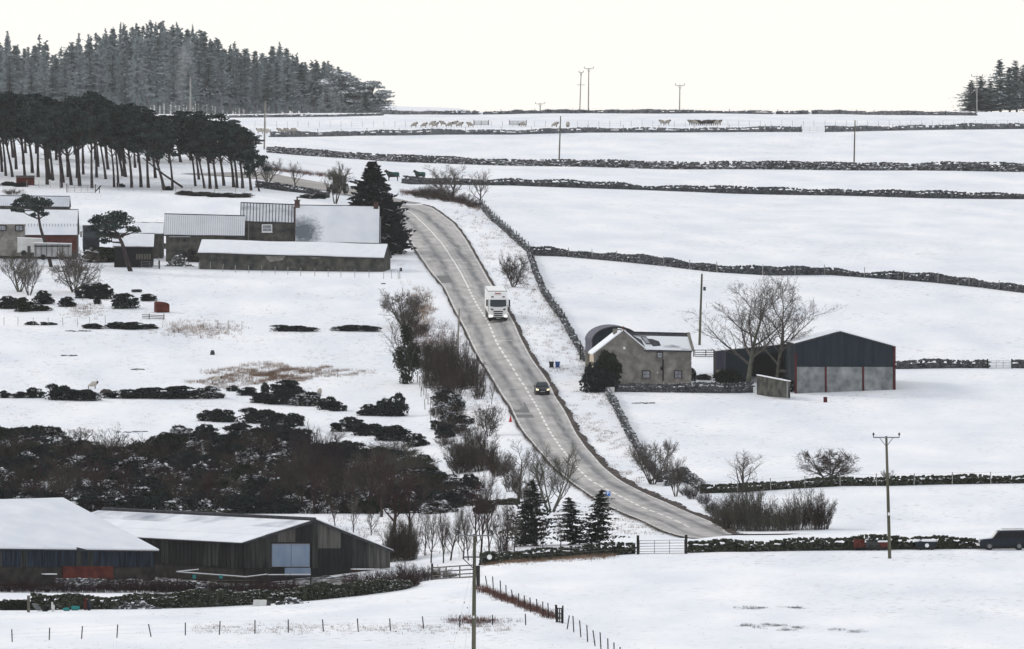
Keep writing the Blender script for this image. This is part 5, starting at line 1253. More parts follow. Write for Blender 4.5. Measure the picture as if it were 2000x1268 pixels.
def house(name, label, cat, x0, x1, D0, D1, e0, e1, r0, r1, W, wall, top, ribs=0, rib_mat=None, oh=.3, under=None, snow_t=.12, base_dz=-.4, fascia=None, rib_w=.08, group=None, undul=0.025, rshift=0.0):
    """gabled building whose long eave faces the camera; all heights read off the photograph at distances D0, D1"""
    A, B = P(x0, e0, D0), P(x1, e1, D1); u = Vector((B.x - A.x, B.y - A.y, 0)).normalized(); v = Vector((-u.y, u.x, 0))
    if v.y < 0: v = -v
    bk = v * W; RA = A + bk / 2 + u * rshift; RB = B + bk / 2 + u * rshift; RA.z = zrow(r0, RA.y); RB.z = zrow(r1, RB.y)
    C_, D_ = B + bk, A + bk
    t = Thing(name, label, cat, (A.x, A.y, gz(A.x, A.y)), group)
    zb = min(gz(q.x, q.y) for q in (A, B, C_, D_)) + base_dz
    g = lambda q: Vector((q.x, q.y, zb))
    mb = MB(); th = .35
    vs_ = [g(A), g(B), B, A]; mb.slab(vs_, v * th)
    mb.slab([g(D_), g(C_), C_, D_], -v * th)
    i_ = .01
    for (a, rr, c) in ((A, RA, D_), (B, RB, C_)):
        sgn = u if a is A else -u
        mb.slab([g(a) + v * th, g(c) - v * th, c - v * th, rr - Vector((0, 0, .02)), a + v * th], sgn * th)
    t.part('wall', mb, wall)
    # slopes
    k = (RA.z - A.z) / (W / 2)
    f0 = A - u * oh - v * oh - Vector((0, 0, oh * k)); f1 = B + u * oh - v * oh - Vector((0, 0, oh * (RB.z - B.z) / (W / 2))); q0 = RA - u * oh; q1 = RB + u * oh
    b0 = D_ - u * oh + v * oh - Vector((0, 0, oh * k)); b1 = C_ + u * oh + v * oh - Vector((0, 0, oh * k))
    up = Vector((0, 0, .1))
    dk = MB(); dk.slab([f0, f1, q1, q0], up); dk.slab([b1, b0, q0 + v * .01, q1 + v * .01], up)
    t.part('roof', dk, under or M['slate'])
    sn = MB(); nseg = 14
    for (a0, a1, c0, c1) in ((f0, f1, q0, q1), (b0, b1, q0, q1)):
        pt_, n_ = slope_frame(a0, a1, c1, c0)
        low = []; hi = []
        vs2 = []; fs2 = []
        for i in range(nseg + 1):
            uu = .004 + .992 * i / nseg; du = undul * math.sin(i * .9)
            for vv in (.012, .5, .998):
                vs2.append(pt_(uu, vv) + up + Vector((0, 0, .004)) + Vector((0, 0, du * (1 if vv < .9 else .6))))
        m_ = len(vs2)
        vs2 += [p + Vector((0, 0, snow_t)) for p in vs2]
        for i in range(nseg):
            for j in range(2):
                a = i * 3 + j; fs2.append((m_ + a, m_ + a + 3, m_ + a + 4, m_ + a + 1))
            a = i * 3; fs2.append((a, a + 3, m_ + a + 3, m_ + a)); fs2.append((a + 2, m_ + a + 2, m_ + a + 5, a + 5))
        fs2.append((0, m_, m_ + 1, 1)); fs2.append((1, m_ + 1, m_ + 2, 2)); e = nseg * 3; fs2.append((e, e + 1, m_ + e + 1, m_ + e)); fs2.append((e + 1, e + 2, m_ + e + 2, m_ + e + 1))
        sn.add(vs2, fs2)
    t.part('roof_snow', sn, top)
    if ribs:
        pt_, n_ = slope_frame(f0, f1, q1, q0)
        rb = MB()
        for i in range(ribs + 1):
            uu = min(.998, max(.002, i / ribs)); a, b = pt_(uu, .0), pt_(uu, .985); o = n_ * (.1 + snow_t - .0)
            rb.slab([a + o - u * rib_w / 2, a + o + u * rib_w / 2, b + o + u * rib_w / 2, b + o - u * rib_w / 2], n_ * .06)
        t.part('roof_ribs', rb, rib_mat or M['slate'], kind='stuff')
    mb = MB(); mb.tube([q0 + up * 1.6, q1 + up * 1.6], .09, 5); t.part('ridge', mb, M['slate'])
    t.pl = Plane(A, B); t.A, t.B, t.RA, t.RB, t.u, t.v, t.k = A, B, RA, RB, u, v, k
    mb = MB(); mb.tube([f0 - v * .06 + Vector((0, 0, .02)), f1 - v * .06 + Vector((0, 0, .02))], .07, 5); t.part('gutter', mb, fascia or M['metal_dark'])
    return t
def chimney(t, c, sx, sy, h, mat_, pots=1, pot_mat=None):
    mb = MB(); mb.box((c.x, c.y, c.z + h / 2 - .5), (sx, sy, h + 1)); mb.box((c.x, c.y, c.z + h - .08), (sx + .14, sy + .14, .16)); s = t.part('chimney', mb, mat_)
    for i in range(pots):
        x = c.x + (i - (pots - 1) / 2) * .34; pb = MB(); pb.tube([(x, c.y, c.z + h - .05), (x, c.y, c.z + h + .45)], [.13, .1], 8); t.part('chimney_pot', pb, pot_mat or M['chimney_brick'], parent=s)

melt_c = P(592, 458, 1668)
# upper farm, main row
h1 = house('stone_house', 'upper farmhouse range with a wide snow covered roof and two chimneys', 'house', 578, 739, 1667, 1667, 472, 475, 403, 405, 9.0, M['dark_stone'], M['roof_snow'], oh=.15, snow_t=.1)
base_ = h1.o.location
M['roof_melt'] = mat('roof_melt', (0.78, 0.8, 0.84), (0.62, 0.65, 0.7), 0.35, rough=0.7, detail=6, contrast=(0.3, 0.8), melt=((melt_c.x - base_.x, 2.0, melt_c.z - base_.z), (2.6, 4.5, 2.6), (0.13, 0.15, 0.17)))
for c in h1.o.children:
    if c.name.startswith('roof_snow'): c.data.materials[0] = M['roof_melt']
chimney(h1, h1.RA + Vector((.1, 0, 0)), .75, .8, .95, M['chimney_brick'], 1)
chimney(h1, h1.RB + Vector((-.4, 0, -.2)), .7, .8, .95, M['chimney_brick'], 0)
mb = MB(); h1.pl.rect(mb, 742, 424, 744, 474, .12); h1.part('downpipe', mb, M['metal'])
h2 = house('stone_house', 'narrower grey stone house with ribbed roof joining the farmhouse range', 'house', 470, 575, 1669, 1669, 433, 436, 398, 402, 6.5, M['dark_stone'], M['thin_snow'], ribs=17, rib_mat=M['slate'], oh=.05, snow_t=.04, rib_w=.1)
window(h2, h2.pl, 513, 440, 530, 452, M['white'], M['window_glass'], (0, 1), M['white'], fw=1.6)
mb = MB(); h2.pl.rect(mb, 484.5, 434, 486, 470, .1); h2.part('downpipe', mb, M['metal'])
mb = MB(); h2.pl.rect(mb, 573.5, 404, 576, 476, .18, .05); h2.part('end_stones', mb, M['chimney_brick'])
h3 = house('stone_outbuilding', 'low stone outbuilding with finely ribbed snowy roof beyond the byre', 'outbuilding', 324, 474, 1664, 1664, 457, 459, 420, 424, 6.5, M['dark_stone'], M['roof_snow'], ribs=38, rib_mat=M['grey_paint'], oh=.3, snow_t=.05, rib_w=.045)
window(h3, h3.pl, 358, 467, 363, 472, M['metal_dark'], M['black'], (0, 0))
mb = MB(); h3.pl.rect(mb, 330, 462, 372, 463, .12); h3.part('snow_ledge', mb, M['snow'])
h4 = house('stone_byre', 'long low stone byre under an unbroken white roof', 'byre', 388, 749, 1649, 1645, 494, 504, 471, 480, 6.4, M['dark_stone'], M['snow'], oh=.2, snow_t=.16, undul=.05)
# fallen masonry patch on the byre wall
for x0, r0, x1, r1 in ((515,497,560,512),(600,500,640,506)):
    mb = MB(); h4.pl.poly(mb, [(x0, r0), (x1, r0 + 1), (x1 - 8, r1 - 4), (x0 + 12, r1)], .05); h4.part('lime_render', mb, M['cream'] if False else M['house_stone'])
# rubble and timber next to the byre
rr = random.Random(77)
def heap(name, label, cat, px, rb, w, h, mats, n=60, snow=None, size=.35):
    b = G(px, rb); s = b.y / F; mb = MB()
    for i in range(n):
        x = rr.gauss(0, .27) * w * s; y = rr.uniform(-.5, .5) * 1.2; hh = h * s * max(.1, 1 - (x / (w * s * .55)) ** 2)
        mb.box((b.x + x, b.y + y, b.z + rr.random() * hh), (size * rr.uniform(.5, 1.5), size * rr.uniform(.5, 1.2), size * rr.uniform(.3, .9)), rr.uniform(0, 3), jit=.08, rnd=rr)
    return single(name, mb, mats, label, None, base=b, kind='stuff')
heap('rubble_heap', 'snow covered rubble heap between the shed gate and the byre', 'rubble', 350, 520, 42, 22, M['snowy_wall'], 90)
heap('timber_heap', 'tangle of dark timber against the end of the byre', 'timber', 372, 512, 30, 26, M['post_dark'], 50, size=.5)
heap('stone_heap', 'broken stones at the byre wall foot', 'rubble', 415, 525, 40, 8, M['snowy_wall'], 40)
heap('ruined_wall', 'broken grey wall end behind the open fronted shed', 'wall', 312, 486, 24, 20, M['dark_stone'], 60)
heap('stone_heap', 'snowy stones heaped in front of the long mossy wall', 'rubble', 265, 1190, 70, 14, M['snowy_wall'], 80)
heap('stone_heap', 'snowy debris beside the tarpaulin covered trailer', 'rubble', 570, 1180, 40, 12, M['snowy_wall'], 40)
# lower white roofs behind the shed, and the shed
h5 = house('lean_to', 'snowed over lean-to roof behind the open fronted shed', 'shed', 262, 318, 1672, 1672, 457, 458, 437, 438, 6, M['dark_stone'], M['snow'], oh=.1)
h6 = house('open_shed', 'open fronted shed with snowy roof and coloured bins', 'shed', 223, 298, 1652, 1652, 481, 482, 458, 459, 5.0, M['interior_shade'], M['snow'], oh=.2, ribs=0)  # front wall is closed; its near-black colour imitates the shaded inside
mb = MB(); h6.pl.rect(mb, 262, 483, 263.5, 507, .1, .05); h6.part('post', mb, M['post_dark'])
mb = MB(); h6.pl.rect(mb, 296, 483, 298.5, 507, .1, .05); h6.part('post', mb, M['post_dark'])
for k_ in range(6):
    mb = MB(); h6.pl.rect(mb, 266 + k_ * 5, 496, 269.5 + k_ * 5, 507, .06, .03); h6.part('slat', mb, M['wood'])
def wheelie(px, rb, h, m_, lab):
    b = G(px, rb); s = b.y / F; H = h * s; t = Thing('wheelie_bin', lab, 'bin', b)
    mb = MB(); w = .3; mb.loft([[b + Vector((x * w * f, y * w * f, z)) for x, y in ((-1, -1), (1, -1), (1, 1), (-1, 1))] for f, z in ((.8, .08), (1, H * .88))]); t.part('body', mb, m_)
    mb = MB(); mb.slab([b + Vector((-.34, -.36, H * .88)), b + Vector((.34, -.36, H * .88)), b + Vector((.34, .34, H * .98)), b + Vector((-.34, .34, H * .98))], (0, 0, .06)); t.part('lid', mb, m_)
    for sx in (-.24, .24):
        mb = MB(); mb.tube([b + Vector((sx - .04, .28, .1)), b + Vector((sx + .04, .28, .1))], .1, 8); t.part('wheel', mb, M['rubber'])
wheelie(264, 509, 14, M['blue_bin'], 'blue wheelie bin in front of the open fronted shed')
wheelie(279, 510, 14, M['green_bin'], 'green wheelie bin in front of the open fronted shed')
b = G(253, 508); mb = MB(); mb.box((b.x, b.y, b.z + .4), (.5, .5, .7), .3, jit=.05); mb.tube([b + Vector((-.3, -.2, .1)), b + Vector((.35, -.2, 1.0))], .05, 5)
single('red_barrow', mb, M['red_plastic'], 'small red barrow beside the blue wheelie bin', 'barrow')
# far upper roofs at the picture edge
h7 = house('byre', 'farthest byre showing only a ribbed white roof and dark eave', 'byre', -60, 134, 1742, 1742, 402, 405, 384, 386, 7, M['dark_stone'], M['roof_snow'], ribs=52, rib_mat=M['thin_snow'], oh=.1, snow_t=.05, rib_w=.06)
h8 = house('farm_shed', 'farm shed with white roof above brick red cladding', 'shed', -60, 149, 1672, 1672, 458, 458, 410, 412, 9, M['dark_stone'], M['snow'], oh=.15, snow_t=.1)
mb = MB(); h8.pl.rect(mb, 50, 459, 150, 492, .1, .02); h8.part('red_cladding', mb, M['brick_red'])
mb = MB(); h8.pl.rect(mb, -60, 440, 48, 460, .1, .02)
pl2 = Plane(P(-60, 460, 1668), P(149, 460, 1668))
mb = MB(); pl2.poly(mb, [(-60, 500), (49, 500), (49, 438), (-60, 438)], .12); h8.part('front_wall', mb, M['house_stone'])
for (x0, x1) in ((-6, 11), (31, 44)):
    window(h8, Plane(P(-60, 460, 1667.8), P(149, 460, 1667.8)), x0, 441, x1, 450, M['black'], M['window_glass'], (1, 0), None, fw=1.5)
rb = MB(); pl3 = Plane(P(-60, 460, 1668), P(149, 460, 1668))
pt_, n_ = slope_frame(P(49, 458, 1668), P(149, 458, 1668), P(149, 438, 1670), P(49, 438, 1670))
for i in range(18):
    a, bq = pt_(i / 17, 0), pt_(i / 17, 1); rb.slab([a, a + Vector((.1, 0, 0)), bq + Vector((.1, 0, 0)), bq], n_ * .1)
h8.part('roof_ribs', rb, M['grey_paint'], kind='stuff')
mb = MB(); pl2.poly(mb, [(50, 459), (150, 459), (149, 438), (50, 438)], .02, .02); 
sl = MB(); sl.slab([P(49, 459, 1667.5), P(151, 459, 1667.5), P(151, 438, 1670), P(49, 438, 1670)], (0, 0, .05)); h8.part('lower_roof', sl, M['roof_snow'])
b = G(49, 362); s = b.y / F; t = Thing('small_hut', 'little brown hut under the pines behind the field fence', 'hut', b)
mb = MB(); mb.box((b.x, b.y + 1, b.z + .55), (35 * s, 1.8, 1.5)); t.part('wall', mb, M['rust']); mb = MB(); mb.slab([b + Vector((-18.5 * s, -.1, 1.33)), b + Vector((18.5 * s, -.1, 1.33)), b + Vector((18.5 * s, 2.1, 1.5)), b + Vector((-18.5 * s, 2.1, 1.5))], (0, 0, .08)); t.part('roof', mb, M['slate'])
# brick coloured hutch in the field
b = G(316, 610); s = b.y / F; t = Thing('field_hutch', 'brick coloured curved top hutch alone in the snow', 'animal shelter', b, rot=(0, 0, .25))
mb = MB(); w_ = 25 * s; hh = 21 * s
prof = [(-w_ / 2, 0), (w_ / 2, 0), (w_ / 2, hh * .78), (w_ * .3, hh * .9), (0, hh * .97), (-w_ * .42, hh), (-w_ / 2, hh * .9)]
mb.slab([(x, -.7, z) for x, z in prof], (0, 1.6, 0)); t.part('body', mb, M['rust'])
mb = MB(); mb.slab([(w_ / 2 + .01, -.7, 0), (w_ / 2 + .01, .85, 0), (w_ / 2 + .01, .85, hh * .72), (w_ / 2 + .01, -.7, hh * .72)], (.05, 0, 0)); t.part('side_panel', mb, M['dead_grass'])

# ---- stone farmhouse with the L shaped gable
DH = 1437.0
t = Thing('stone_farmhouse', 'grey stone farmhouse with gable wing beside the road', 'house', (P(1160, 742, DH).x, DH, gz(P(1160, 742, DH).x, DH)))
pl = Plane(P(1160, 742, DH), P(1350, 742, DH + 1.5))
fr = [(1160, 752), (1160, 691), (1212, 648), (1222, 648), (1262, 684), (1350, 686), (1350, 752)]
mb = MB(); mb.slab([pl.pt(x, r) for x, r in fr], -pl.n * .4); t.part('wall', mb, M['house_stone'])
bk = -pl.n
def bp(x, r, d): q = pl.pt(x, r); return q + bk * d
shift = Vector((.55, 0, 0))
mb = MB(); mb.slab([bp(1160, 752, .4), bp(1160, 691, .4), bp(1160, 691, 9) + shift, bp(1160, 752, 9) + shift], Vector((.3, 0, 0))); t.part('side_wall', mb, M['cream'])
mb = MB(); mb.slab([bp(1350, 752, .4), bp(1350, 686, .4), bp(1350, 656, 4.3), bp(1350, 686, 8.6), bp(1350, 752, 8.6)], Vector((-.35, 0, 0))); mb.slab([bp(1350, 752, 8.6), bp(1160, 752, 8.6), bp(1160, 688, 8.6), bp(1350, 688, 8.6)], pl.n * .3); t.part('rear_wall', mb, M['house_stone'])
mb = MB(); mb.slab([bp(1157, 693, -.15), bp(1217, 646, -.15), bp(1217, 646, 9) + shift, bp(1157, 693, 9) + shift], Vector((0, 0, .18))); t.part('wing_roof', mb, M['snow'])
mb = MB(); mb.slab([bp(1217, 645.6, -.1), bp(1262, 684, -.1), bp(1290, 684, 4.2), bp(1217, 645.6, 9)], Vector((0, 0, .12))); t.part('wing_roof', mb, M['slate'])
mb = MB(); mb.slab([bp(1219, 647, -.18), bp(1264, 685, -.18), bp(1264, 685, .22), bp(1219, 647, .22)], Vector((0, 0, .2))); t.part('verge_snow', mb, M['snow'])
E0, E1, R1_, R0_ = bp(1259, 686, -.25), bp(1351.5, 688, -.25), bp(1351.5, 655, 4.4), bp(1224, 652, 4.4)
mb = MB(); mb.slab([E0, E1, R1_, R0_], Vector((0, 0, .12))); rf_ = t.part('main_roof', mb, None or M['slate'])
M['slate_snow'] = mat('slate_snow', (0.8, 0.82, 0.85), (0.1, 0.105, 0.12), 0.35, rough=0.7, contrast=(0.5, 0.66), detail=5, stretch=(.6, 1, 2.2))
mb = MB(); mb.slab([q + Vector((0, 0, .125)) for q in (E0.lerp(R0_, .03), E1.lerp(R1_, .03), E1.lerp(R1_, .8), E0.lerp(R0_, .8))], Vector((0, 0, .05))); t.part('roof_snow', mb, M['slate_snow'])
mb = MB(); mb.slab([E1 + Vector((-.05, 0, .12)), E1 + Vector((.3, 0, .12)), R1_ + Vector((.3, 0, .12)), R1_ + Vector((-.05, 0, .12))], Vector((0, 0, .18))); t.part('gable_coping', mb, M['house_stone'])
mb = MB(); mb.tube([R0_ + Vector((0, 0, .14)), R1_ + Vector((0, 0, .14))], .1, 5); t.part('ridge', mb, M['slate'])
mb = MB(); mb.slab([bp(1350, 688, 8.9), bp(1224, 688, 8.9), R0_, R1_], Vector((0, 0, .1))); t.part('rear_roof', mb, M['snow'])
# chimneys: one on the gable, one behind it
for (x0, x1, r0, r1, m_, pots) in ((1212, 1223, 644, 656, 'house_stone', 1), (1202, 1211, 643.5, 654, 'house_stone', 0)):
    mb = MB(); a = bp(x0, r1, .1 if pots else 2.6); c = bp(x1, r0, .1 if pots else 2.6)
    mb.slab([Vector((a.x, a.y, a.z)), Vector((c.x, a.y, a.z)), Vector((c.x, a.y, c.z)), Vector((a.x, a.y, c.z))], (0, .7, 0)); ch = t.part('chimney', mb, M[m_])
    if pots:
        mb = MB(); mb.tube([Vector((c.x - .35, a.y + .3, c.z)), Vector((c.x - .35, a.y + .3, c.z + .4))], .13, 7); t.part('chimney_pot', mb, M['brick_red'], parent=ch)
for w_ in ((1255.5, 725, 1268.5, 738, (0, 1)), (1318, 725, 1330.5, 738, (1, 1)), (1284, 689, 1293.5, 698.5, (0, 1))):
    window(t, pl, *w_[:4], M['black'], M['window_glass'], w_[4], M['house_stone'], fw=1.4)
# quoins, raised diagonal band, drainpipe, lamp, dish
for i in range(6):
    mb = MB(); pl.rect(mb, 1343.5 if i % 2 else 1345.5, 688 + i * 9, 1350.5, 695 + i * 9, .05, .0); t.part('quoin', mb, M['house_stone'])
mb = MB(); pl.poly(mb, [(1264, 687), (1266, 687), (1311, 722), (1309, 723)], .07); t.part('diagonal_band', mb, M['house_stone'])
mb = MB(); pl.rect(mb, 1294, 702, 1296, 744, .14); pl.rect(mb, 1290, 716, 1295, 723, .2); t.part('drainpipe', mb, M['black'])
mb = MB(); q = pl.pt(1219, 680, .12); mb.tube([q, q + pl.n * .1], .18, 10); t.part('satellite_dish', mb, M['white'])
mb = MB(); q = pl.pt(1284, 728, .05); mb.tube([q, q + pl.n * .08], .07, 8); t.part('lamp', mb, M['white'])
for (x, r, w__, h__) in ((1244,700,6,4),(1250,708,5,4),(1247,716,6,3),(1300,706,7,2.5),(1322,700,7,3),(1312,714,5,3),(1276,694,4,2.5),(1230,690,5,3),(1200,712,5,4),(1330,715,6,3),(1272,715,5,3)):
    mb = MB(); pl.rect(mb, x, r, x + w__, r + h__, .035); t.part('pale_block', mb, M['house_stone'])
# skylight with thawed slates
pt_, n_ = slope_frame(E0 + Vector((0, 0, .18)), E1 + Vector((0, 0, .18)), R1_ + Vector((0, 0, .18)), R0_ + Vector((0, 0, .18)))
mb = MB(); mb.slab([pt_(.17, .34), pt_(.245, .34), pt_(.275, .68), pt_(.205, .68)], n_ * .1); sk_ = t.part('skylight', mb, M['window_glass'])
mb = MB()
for a, b2 in (((.165, .3), (.25, .3)), ((.2, .7), (.28, .7)), ((.165, .3), (.2, .7)), ((.25, .3), (.28, .7))): mb.tube([pt_(*a) + n_ * .1, pt_(*b2) + n_ * .1], .05, 4)
t.part('frame', mb, M['slate'], parent=sk_)
mb = MB(); mb.slab([pt_(.25, .2), pt_(.42, .25), pt_(.45, .5), (pt_(.36, .62)), pt_(.28, .62)], n_ * .02); t.part('bare_slates', mb, M['slate'])
# dutch barn
DB = 1452.0
a = P(1158, 706, DB); b = P(1250, 706, DB); xc = P(1203, 700, DB).x; Rr = 47 / S(DB); zs = zrow(668, DB); zt = zrow(638.5, DB)
t = Thing('round_roofed_barn', 'dark round roofed hay barn behind the stone farmhouse', 'barn', (xc, DB, gz(xc, DB)))
L_ = 13.0; sh = Vector((-.75, L_, 0)); arch = []
for k in range(17):
    an = math.pi * k / 16; arch.append(Vector((xc - math.cos(an) * Rr, DB, zs + math.sin(an) * (zt - zs))))
mb = MB()
for k in range(16):
    q = [arch[k], arch[k + 1], arch[k + 1] + sh, arch[k] + sh]; n_ = (q[1] - q[0]).cross(q[3] - q[0]).normalized() * .08; mb.slab(q, n_)
t.part('roof', mb, M['purple_sheet'])
mb = MB(); mb.slab([a + Vector((-.1 , 0, -1.5)), Vector((arch[0].x, DB, arch[0].z)), arch[0] + sh, a + Vector((-.1, 0, -1.5)) + sh], Vector((.08, 0, 0))); t.part('side_sheeting', mb, M['purple_sheet'])
mb = MB(); mb.slab([arch[16] + Vector((0, 0, -6)), arch[16], arch[16] + sh, arch[16] + sh + Vector((0, 0, -6))], Vector((-.08, 0, 0))); mb.slab([p + sh - Vector((0, .3, 0)) for p in arch] + [arch[16] + sh + Vector((0, -.3, -6)), arch[0] + sh + Vector((0, -.3, -6))], (0, .08, 0)); t.part('rear_sheeting', mb, M['interior_shade'])
mb = MB()
for k in range(16): mb.tube([arch[k] + Vector((0, -.05, 0)), arch[k + 1] + Vector((0, -.05, 0))], .08, 4)
t.part('arch_rim', mb, M['metal_dark'])
mb = MB(); mb.slab([p + Vector((0, .3, 0)) for p in arch] + [arch[16] + Vector((0, .3, -1.2)), arch[0] + Vector((0, .3, -1.2))], (0, .08, 0)); t.part('front_shade_sheet', mb, M['dark_sheet'])  # added dark sheet closing the open arch, imitates the shade within
# ---- big steel barn
t = Thing('steel_barn', 'big dark steel barn with grey block base and red posts', 'barn', (P(1555, 772, 1425).x, 1425, gz(P(1555, 772, 1425).x, 1425)))
A = P(1553, 772, 1425); B = P(1747, 766, 1430.5); pl = Plane(A, B)
bkd = Vector((-.05, .9987, 0)) * 19
front = [(1553, 717), (1553, 670), (1640, 647), (1747, 676.5), (1747, 717)]
xs = np.linspace(1553, 1747, 15)
def top_at(x): return float(np.interp(x, [1553, 1640, 1747], [670.5, 648, 677]))
for i in range(14):
    mb = MB(); xa, xb = xs[i], xs[i + 1]; q = [(xa, 716.5), (xb - .25, 716.5), (xb - .25, top_at(xb))]
    if xa < 1640 < xb: q.append((1640, 648))
    q.append((xa, top_at(xa))); pl.poly(mb, q, .04 + .02 * (i % 2)); t.part('cladding_sheet', mb, M['dark_sheet'])
for i, (xa, xb) in enumerate(((1555, 1611), (1614, 1684), (1687, 1744))):
    mb = MB(); mb.slab([pl.pt(xa, 778), pl.pt(xb, 776), pl.pt(xb, 717), pl.pt(xa, 716.5)], -pl.n * .25); t.part('block_panel', mb, M['grey_block'])
for (xa, xb, rt, m_) in ((1611, 1614, 716, 'red_metal'), (1684, 1687, 716, 'red_metal'), (1744, 1748.5, 677, 'red_metal'), (1552, 1555.5, 690, 'red_metal')):
    mb = MB(); pl.rect(mb, xa, rt, xb, 777, .14); t.part('red_post', mb, M[m_])
def rp(x, r, d): return pl.pt(x, r) + bkd * d
mb = MB(); mb.slab([rp(1551, 671, -.01), rp(1640, 646.5, -.01), rp(1640, 646.5, 1), rp(1551, 671, 1)], Vector((0, 0, .12))); t.part('roof', mb, M['snow'])
mb = MB(); mb.slab([rp(1640, 646.5, -.01), rp(1749, 676.5, -.01), rp(1749, 676.5, 1), rp(1640, 646.5, 1)], Vector((0, 0, .12))); t.part('roof', mb, M['snow'])
mb = MB(); mb.slab([pl.pt(1551, 671.6, .12), pl.pt(1640, 647, .12), pl.pt(1640, 649, .12), pl.pt(1551, 673.8, .12)], pl.n * .03); mb.slab([pl.pt(1640, 647, .12), pl.pt(1749, 677, .12), pl.pt(1749, 678.6, .12), pl.pt(1640, 649, .12)], pl.n * .03); t.part('bargeboard', mb, M['metal_dark'])
mb = MB(); mb.slab([rp(1747, 778, .02), rp(1747, 678, .02), rp(1747, 678, 1), rp(1747, 778, 1)], Vector((-.1, 0, 0))); mb.slab([rp(1553, 760, .99), rp(1553, 672, .99), rp(1640, 648, .99), rp(1747, 678, .99), rp(1747, 760, .99)], (0, .1, 0)); t.part('rear_wall', mb, M['dark_sheet'])
mb = MB(); mb.slab([rp(1554.5, 778, .02), rp(1554.5, 672, .02), rp(1554.5, 672, 1), rp(1554.5, 778, 1)], Vector((.1, 0, 0))); t.part('inner_wall', mb, M['dark_sheet'])
# lean-to with the dark opening
pa = Plane(P(1400, 745, 1447), P(1553, 745, 1440)); v_ = Vector((-.02, 1, 0)) * 12
def lp(x, r, d=0): return pa.pt(x, r) + v_ * d
eave = lambda x: float(np.interp(x, [1400, 1553], [687, 671]))
for i, (xa, xb) in enumerate(((1418, 1430), (1430.3, 1443), (1443.3, 1455), (1455.3, 1465))):
    mb = MB(); mb.slab([lp(xa, 752), lp(xb, 752), lp(xb, eave(xb)), lp(xa, eave(xa))], pa.n * .05); t.part('cladding_sheet', mb, M['dark_sheet'])
mb = MB(); mb.slab([lp(1400, 722), lp(1417.5, 722), lp(1417.5, eave(1417)), lp(1400, eave(1400))], pa.n * .05); t.part('pale_sheet', mb, M['purple_sheet'])
mb = MB(); mb.slab([lp(1400, 745), lp(1417.5, 745), lp(1417.5, 722.3), lp(1400, 722.3)], pa.n * .08); t.part('base_block', mb, M['house_stone'])
mb = MB(); mb.slab([lp(1465, 692), lp(1553, 689), lp(1553, 672), lp(1465, eave(1465))], pa.n * .05); t.part('header_sheet', mb, M['dark_sheet'])
mb = MB(); mb.slab([lp(1400, 750, .98), lp(1553, 750, .98), lp(1553, 675, .98), lp(1400, 690, .98)], (0, .1, 0)); mb.slab([lp(1400, 750, .01), lp(1400, 688, .01), lp(1400, 688, .98), lp(1400, 750, .98)], (.1, 0, 0)); t.part('inner_wall', mb, M['interior_shade'])
mb = MB(); mb.slab([lp(1398, 686, -.02), lp(1553, 670, -.02), lp(1553, 668.5, 1), lp(1398, 684.5, 1)], Vector((0, 0, .1))); t.part('lean_to_roof', mb, M['snow'])
for x in (1543, 1551): mb = MB(); mb.slab([lp(x, 765), lp(x + 3.2, 765), lp(x + 3.2, 690), lp(x, 690)], pa.n * .15); t.part('red_post', mb, M['red_metal'])
mb = MB(); mb.slab([lp(1520, 727, -.02), lp(1545, 727, -.02), lp(1545, 722, -.02), lp(1520, 722, -.02)], (0, .6, 0)); t.part('feed_rail', mb, M['wood'])
mb = MB(); mb.slab([lp(1544, 714, -.01), lp(1551, 714, -.01), lp(1551, 690, -.01), lp(1544, 690, -.01)], (0, .1, 0)); t.part('pale_sheet', mb, M['purple_sheet'])
# free standing wall piece
pw = Plane(P(1478, 770, 1424), P(1540, 772, 1414)); b = pw.pt(1478, 770); t = Thing('yard_wall', 'brown rendered yard wall with a snow line in front of the steel barn', 'wall', b)
mb = MB(); mb.slab([pw.pt(1478, 772), pw.pt(1539, 778), pw.pt(1539, 745), pw.pt(1478, 733)], -pw.n * .3); t.part('wall', mb, M['dark_stone'])
mb = MB(); mb.slab([pw.pt(1477.5, 733, .03), pw.pt(1539.5, 745, .03), pw.pt(1539.5, 743.6, .03), pw.pt(1477.5, 731.6, .03)], -pw.n * .4); t.part('snow_cap', mb, M['snow'])
mb = MB(); pw.rect(mb, 1537, 744, 1539.5, 778, .05); t.part('post', mb, M['metal'])
b = G(1612, 786); mb = MB(); s = b.y / F; mb.tube([b - Vector((0, 0, .1)), b + Vector((0, 0, 10.5 * s))], 3.9 * s, 12); single('oil_drum', mb, M['red_metal'], 'rusty red drum standing in the snow below the steel barn', 'drum')
b = G(1473, 768); mb = MB(); s = b.y / F; mb.box((b.x, b.y, b.z + 6 * s), (3.6 * s, .3, 13 * s)); single('stone_gatepost', mb, M['white_dirty'], 'pale gatepost at the end of the garden wall', 'post')
b = G(1201, 768); mb = MB(); mb.box((b.x - .35, b.y, b.z + .35), (.6, .4, .8)); single('white_box', mb, M['white_dirty'], 'white box where the garden wall meets the roadside wall', 'box')

